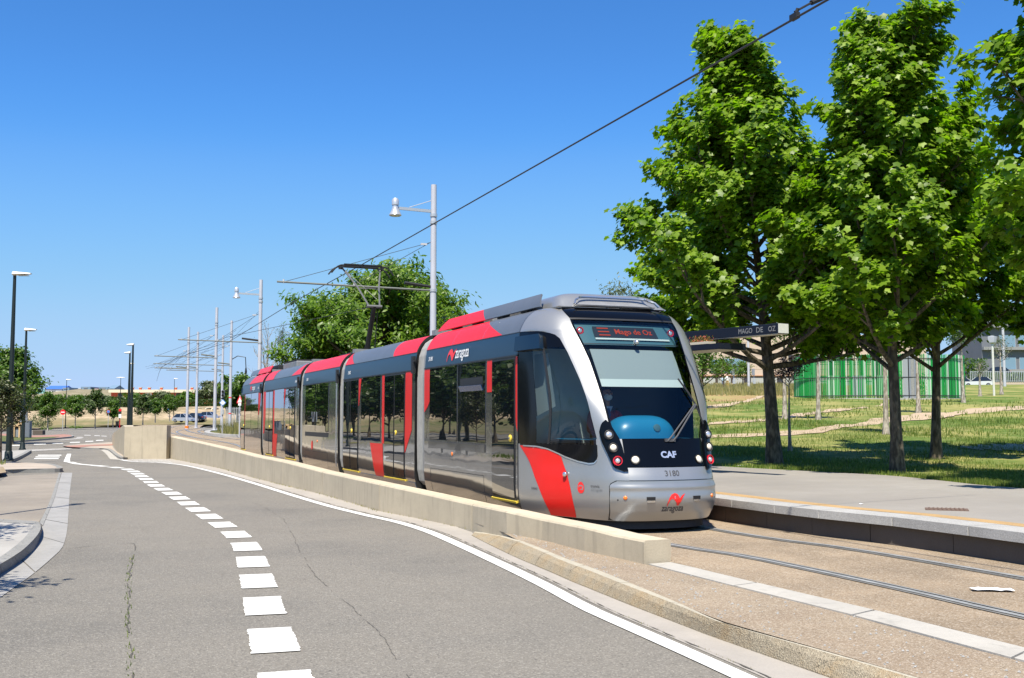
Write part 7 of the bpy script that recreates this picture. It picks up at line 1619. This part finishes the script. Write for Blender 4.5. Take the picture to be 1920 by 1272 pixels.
# modern grey block at the right edge, fence, retaining wall, white car
YG_ = 178; b = thing('office_building', 'modern dark grey building with large windows at the right edge', 'building', (GY(1910, YG_), YG_, 6))
xa, xb = GY(1845, YG_), GY(2010, YG_); M['slate'] = mat('slate_cladding', (.14, .15, .17), .5, noise=.1, nscale=.5)
facade(b, xa, xb, YG_, 5, ZY(575, YG_), M['slate'])
for k, yy in enumerate((598, 640, 682)):
    for x in (1893, 1930): window(b, GY(x, YG_), YG_, ZY(yy, YG_), 2.6, 1.9, M['bluegl'], M['lampg'])
    q = MB(); q.box(((xa + xb) / 2, YG_ - .4, ZY(yy + 14, YG_)), (xb - xa, .8, .5)); q.build('floor_slab', M['bellow'], b)
YF = 158; fx0, fx1 = GY(1822, YF), GY(1990, YF); wz0, wz1 = ZY(728, YF), ZY(716, YF)
wl = thing('retaining_wall', 'low ochre wall carrying the grey railings behind the white car', 'wall', (fx0, YF, wz0)); q = MB(); q.box(((fx0 + fx1) / 2, YF + .2, (wz0 + wz1) / 2 - .3), (fx1 - fx0, .3, wz1 - wz0 + .6)); q.build('wall_body', M['beige'], wl)
fe = thing('railing_fence', 'grey metal railings on the low wall by the white car', 'fence', (fx0, YF, wz1)); zf1 = ZY(696, YF)
q = MB(); q.box((0, 0, (zf1 - wz1) / 2), (.09, .06, zf1 - wz1)); bo = q.build('rail_bar', M['lampg']); bme = bo.data; bpy.data.objects.remove(bo)
X = fx0
while X < fx1: o = bpy.data.objects.new('rail_bar', bme); COL.objects.link(o); o.parent = fe; o.location = (X - fx0, 0, 0); X += .27
for zz in (wz1 + .1, zf1 - .1): q = MB(); q.box(((fx0 + fx1) / 2, YF, zz), (fx1 - fx0, .05, .06)); q.build('rail', M['lampg'], fe)
hb = []
for _ in range(5200): X = rnd.uniform(fx0 - 8, fx1); hb.append((X, YF + 3 + rnd.gauss(0, .7), wz1 + rnd.random() * (3.6 if X < GY(1868, YF) else 1.4)))
hq = thing('hedge', 'dense green shrubbery behind the grey railings', 'hedge', (fx0, YF + 3, wz1)); leaf_cloud('foliage', np.array(hb), .3, 'leafM', hq, 'quad', up=.2)
# white post with lamp on the lawn, taller pale pole
X, Y = at(1864, 742.7); t = thing('park_lamp', 'pale lawn lamp post with a boxy pale head among the leaves', 'street lamp', (X, Y, lawn(X, Y))); post(t, X, Y, lawn(X, Y), ZY(642, Y), .09, 'sheltw'); q = MB(); q.lathe((X, Y, ZY(645, Y)), [(.12, 0), (.3, .1), (.36, .5), (.36, .6), (.1, .65)], 4); q.build('lamp_head', M['pole'], t, smooth=40)
X = GY(1886, 140); cpole(X, 140, ZY(726, 140), ZY(560, 140), 'tall pale pole at the right in front of the grey building', r=.17)
M['glasscar'] = mat('car_glass', (.01, .012, .015), .05, coat=1); M['tyre'] = mat('tyre', (.015, .015, .015), .8); M['rim'] = mat('wheel_rim', (.4, .4, .42), .3, .8)
def car(X, Y, z, rz, col, label, L=4.2, Wc=1.75, Hc=1.5, hatch=True, group=None):
    mt = mat('car_paint', col, .3, .3, coat=.8); t = thing('parked_car', label, 'car', (X, Y, z), group)
    lo = [(-.5, .32), (-.5, .62), (-.47, .78), (-.30, .86), (-.22, .90), (.34 if hatch else .28, .92), (.47, .88), (.5, .70), (.5, .34)]      # side outline, front at -x
    c_, s_c = math.cos(rz), math.sin(rz)
    def T(x, y, zz): return (X + x * c_ - y * s_c, Y + x * s_c + y * c_, z + zz)
    body = MB(); ny = 8; rows = []
    for j in range(ny + 1):
        y = (j / ny - .5) * Wc; e = abs(2 * j / ny - 1); k = 1 - .06 * e ** 4; rows.append([T(px_ * L * k, y, .22 + (pz_ * Hc * .98 - .22) * (1 - .05 * e ** 6) if pz_ > .5 else pz_ * Hc * .6) for px_, pz_ in [(a, b_ * .68 if b_ > .6 else b_) for a, b_ in lo]])
    n = len(lo); body.add([p for r_ in rows for p in r_], [(j * n + i, j * n + i + 1, (j + 1) * n + i + 1, (j + 1) * n + i) for j in range(ny) for i in range(n - 1)] + [tuple(range(n))[::-1], tuple(range(ny * n, ny * n + n))] + [(j * n + n - 1, j * n, (j + 1) * n, (j + 1) * n + n - 1) for j in range(ny)])
    bo_ = body.build('body', mt, t, smooth=40)
    bz = .60 * Hc
    cab = [(-.24, bz), (-.08, Hc * .96), (.0, Hc), (.28 if hatch else .2, Hc * .98), (.44 if hatch else .36, bz + .02)]
    g = MB(); rows = []
    for s_2 in (-1, 1): rows.append([T(px_ * L, s_2 * (Wc / 2 - .05 - .16 * (zz - bz) / (Hc - bz)), zz) for px_, zz in cab])
    n = len(cab); g.add(rows[0] + rows[1], [(i, i + 1, n + i + 1, n + i) for i in range(n - 1)] + [tuple(range(n))[::-1], tuple(range(n, 2 * n))]); g.build('window', M['glasscar'], t)
    rf = MB(); 
    P_ = [(-.08, Hc * .965), (.0, Hc + .01), (.28 if hatch else .2, Hc * .985)]
    vs = [T(px_ * L, s_2 * (Wc / 2 - .17), zz + .012) for s_2 in (-1, 1) for px_, zz in P_]; rf.add(vs, [(0, 1, 4, 3), (1, 2, 5, 4)])
    for s_2 in (-1, 1):
        for a, b2 in (((-.24, bz), (-.08, Hc * .96)), ((.28 if hatch else .2, Hc * .98), (.44 if hatch else .36, bz)), ((.06, bz), (.07, Hc))):
            rf.bar(T(a[0] * L, s_2 * (Wc / 2 - .05 - .16 * (a[1] - bz) / (Hc - bz)), a[1]), T(b2[0] * L, s_2 * (Wc / 2 - .05 - .16 * (b2[1] - bz) / (Hc - bz)), b2[1]), .07, .05)
    rf.build('roof', mt, t)
    for fx2 in (-.31, .31):
        for s_2 in (-1, 1):
            w_ = MB(); w_.lathe(T(fx2 * L, s_2 * (Wc / 2 - .08), .31), [(.001, -.1), (.3, -.1), (.31, -.06), (.31, .06), (.3, .1), (.001, .1)], 18, axis=(-s_c * s_2, c_ * s_2, 0)); wh = w_.build('wheel', M['tyre'], t, smooth=40)
            w_ = MB(); w_.lathe(T(fx2 * L, s_2 * (Wc / 2 + .02), .31), [(.001, .01), (.19, .0), (.2, -.02)], 14, axis=(-s_c * s_2, c_ * s_2, 0)); w_.build('rim', M['rim'], wh)
    for s_2 in (-1, 1):
        w_ = MB(); w_.box(T(-.49 * L, s_2 * Wc * .36, .66), (.1, .34, .14), rz); w_.build('headlight', M['clear'], t); w_ = MB(); w_.box(T(.485 * L, s_2 * Wc * .38, .78), (.1, .28, .16), rz); w_.build('tail_light', M['redlens'], t)
    w_ = MB(); w_.box(T(.5 * L, 0, .6), (.02, .5, .12), rz); w_.build('number_plate', M['signwhite'], t); return t
X = GY(1836, 152); car(X, 152, ZY(727, 152), R(-22), (.75, .75, .76), 'white hatchback with red tail lights parked at the lawn edge by the railings')
X = GY(1797, 156); car(X, 156, ZY(727.5, 156), R(-18), (.7, .7, .7), 'white car half hidden behind the right end of the green bars')
X = GY(1870, 172); car(X, 172, ZY(706, 172), 0, (.02, .02, .025), 'dark car parked behind the grey railings')
CG = 'cars parked across the tracks'
for i, (x, Y, col, lb, yb) in enumerate(((346, 185, (.38, .42, .5), 'silver car parked at the left of the distant row', 792.5), (364, 190, (.015, .018, .03), 'black car parked in the middle of the distant row', 790.5), (394, 194, (.3, .36, .5), 'pale blue car parked right of the black one', 788))):
    car(GY(x, Y), Y, ZY(yb, Y), R(158 + i * 4) if i != 1 else R(-14), col, lb, group=CG, hatch=(i != 1))
# big upright hoops behind the cars
for i, (x, y) in enumerate(((359, 774), (374.5, 773), (391, 772), (404, 772))):
    Y = 200; X = GY(x, Y); z = ZY(784, Y); t = thing('steel_hoop', 'large upright steel hoop behind the parked cars, number %s from the left' % ('one', 'two', 'three', 'four')[i], 'hoop', (X, Y, z)); rr2 = 1.0 if i else .8; dr = R(25 + i * 3)
    q = MB(); n = 20; vs = []
    for k in range(n):
        a = 2 * math.pi * k / n
        for r_, o_ in ((rr2, -.35), (rr2, .35), (rr2 - .12, .35), (rr2 - .12, -.35)): vs.append((X + r_ * math.cos(a) * math.cos(dr) - o_ * math.sin(dr), Y + r_ * math.cos(a) * math.sin(dr) + o_ * math.cos(dr), z + rr2 + r_ * math.sin(a)))
    q.add(vs, [(k * 4 + j, k * 4 + (j + 1) % 4, ((k + 1) % n) * 4 + (j + 1) % 4, ((k + 1) % n) * 4 + j) for k in range(n) for j in range(4)]); q.build('ring', M['soffit'], t, smooth=40)
# fence and clutter at the right of the signal
t = thing('wire_fence', 'low wire fence with a leaning mesh panel behind the dry grass', 'fence', (GY(430, 100), 100, .9))
for k in range(10): X = GY(424 + k * 3.2, 100); post(t, X, 100, .8, 2.6, .04, 'lampg', 'fence_post')
for zz in (1.2, 1.8, 2.4): q = MB(); q.tube([(GY(424, 100), 100, zz), (GY(454, 100), 100, zz + .1)], .015, 4); q.build('fence_wire', M['lampg'], t)
# school, white houses and coloured roofs on the skyline
YS = 262; b = thing('school_building', 'long red brick building with a pale flat roof and small red chimneys', 'building', (GY(280, YS), YS, 3.3)); M['brick'] = mat('red_brick', (.52, .1, .05), .85, noise=.1, nscale=1)
xa, xb = GY(207, YS), GY(390, YS); zr0, zr1 = ZY(736.5, YS), ZY(731, YS); facade(b, xa, xb, YS, 3, zr0, M['brick'])
q = MB(); q.box(((xa + xb) / 2, YS + 6, (zr0 + zr1) / 2), (xb - xa + .8, 13.4, zr1 - zr0)); q.build('roof', mat('pale_roof_edge', (.62, .56, .42), .8), b)
for x in (239, 254, 271, 294, 321, 352, 378): X = GY(x, YS); q = MB(); q.box((X, YS + 3, zr1 + .25), (.55, .6, .6)); ch = q.build('chimney', M['brick'], b); q = MB(); q.box((X, YS + 3, zr1 + .62), (.75, .8, .12)); q.build('chimney_cap', M['soffit'], ch)
for x, w_, mt in ((277, 1.6, M['signwhite']), (255, 1.4, M['darkw']), (300, 1.2, M['darkw']), (225, 1.2, M['darkw']), (335, 1.5, M['darkw'])): window(b, GY(x, YS), YS, ZY(741, YS), w_, .9, mt, M['soffit'])
q = MB(); q.box((GY(377, YS) , YS + 8, zr1 + 1), (1.6, 1.6, 2.6)); q.build('water_tower', M['soffit'], b)
YH = 620
def far(name, label, x0, x1, y0, y1, mt, roof=None, Y=YH, cat='building'):
    t = thing(name, label, cat, (GY((x0 + x1) / 2, Y), Y, ZY(y1, Y))); xa, xb = GY(x0, Y), GY(x1, Y); za, zb = ZY(y1 + 4, Y), ZY(y0, Y)
    q = MB(); q.box(((xa + xb) / 2, Y + 8, (za + zb) / 2), (xb - xa, 16, zb - za)); q.build('wall', mt, t)
    if roof: 
        q = MB(); q.add([(xa - .5, Y - .5, zb), (xb + .5, Y - .5, zb), (xb + .5, Y + 17, zb), (xa - .5, Y + 17, zb), (xa - .5, Y + 8, zb + 2.2), (xb + .5, Y + 8, zb + 2.2)], [(0, 1, 5, 4), (2, 3, 4, 5), (0, 4, 3), (1, 2, 5)]); q.build('roof', roof, t)
    n = max(1, int((xb - xa) / 6))
    for i in range(n): q = MB(); q.box((xa + (i + .5) * (xb - xa) / n, Y - .1, (ZY(y1, Y) + zb) / 2), (2.2, .3, (zb - ZY(y1, Y)) * .4)); q.build('window', M['signback'], t)
    return t
wr = mat('far_white_wall', (.62, .62, .64), .8); br_ = mat('far_blue_roof', (.05, .14, .5), .5); gr_ = mat('far_slate_blue', (.16, .24, .32), .5)
far('warehouse', 'white warehouse with a bright blue roof on the skyline', 83, 115, 730, 735, wr, br_); far('warehouse', 'low slate blue shed right of the blue roofed warehouse', 115, 128, 727, 731, gr_); far('house', 'far turquoise and red low building at the left end of the skyline', 64, 82, 731, 735, mat('far_turquoise', (.2, .42, .45), .7))
far('house', 'dark slate building rising on the hill crest', 150, 168, 725.5, 730, gr_); far('house', 'white low house left of the slate building', 145, 151, 728, 731, wr); far('house', 'second dark slate building on the hill crest', 184, 201, 726, 731, gr_); far('house', 'row of low pale red houses between the slate buildings', 172, 184, 729, 731, mat('far_pink', (.5, .3, .28), .8)); far('house', 'low grey-blue house at the right end of the crest', 201, 212, 729, 732, wr, gr_)
t = far('white_house', 'white block with flat roof among trees right of the tram signal', 419, 436, 721, 735, wr, None, 240)
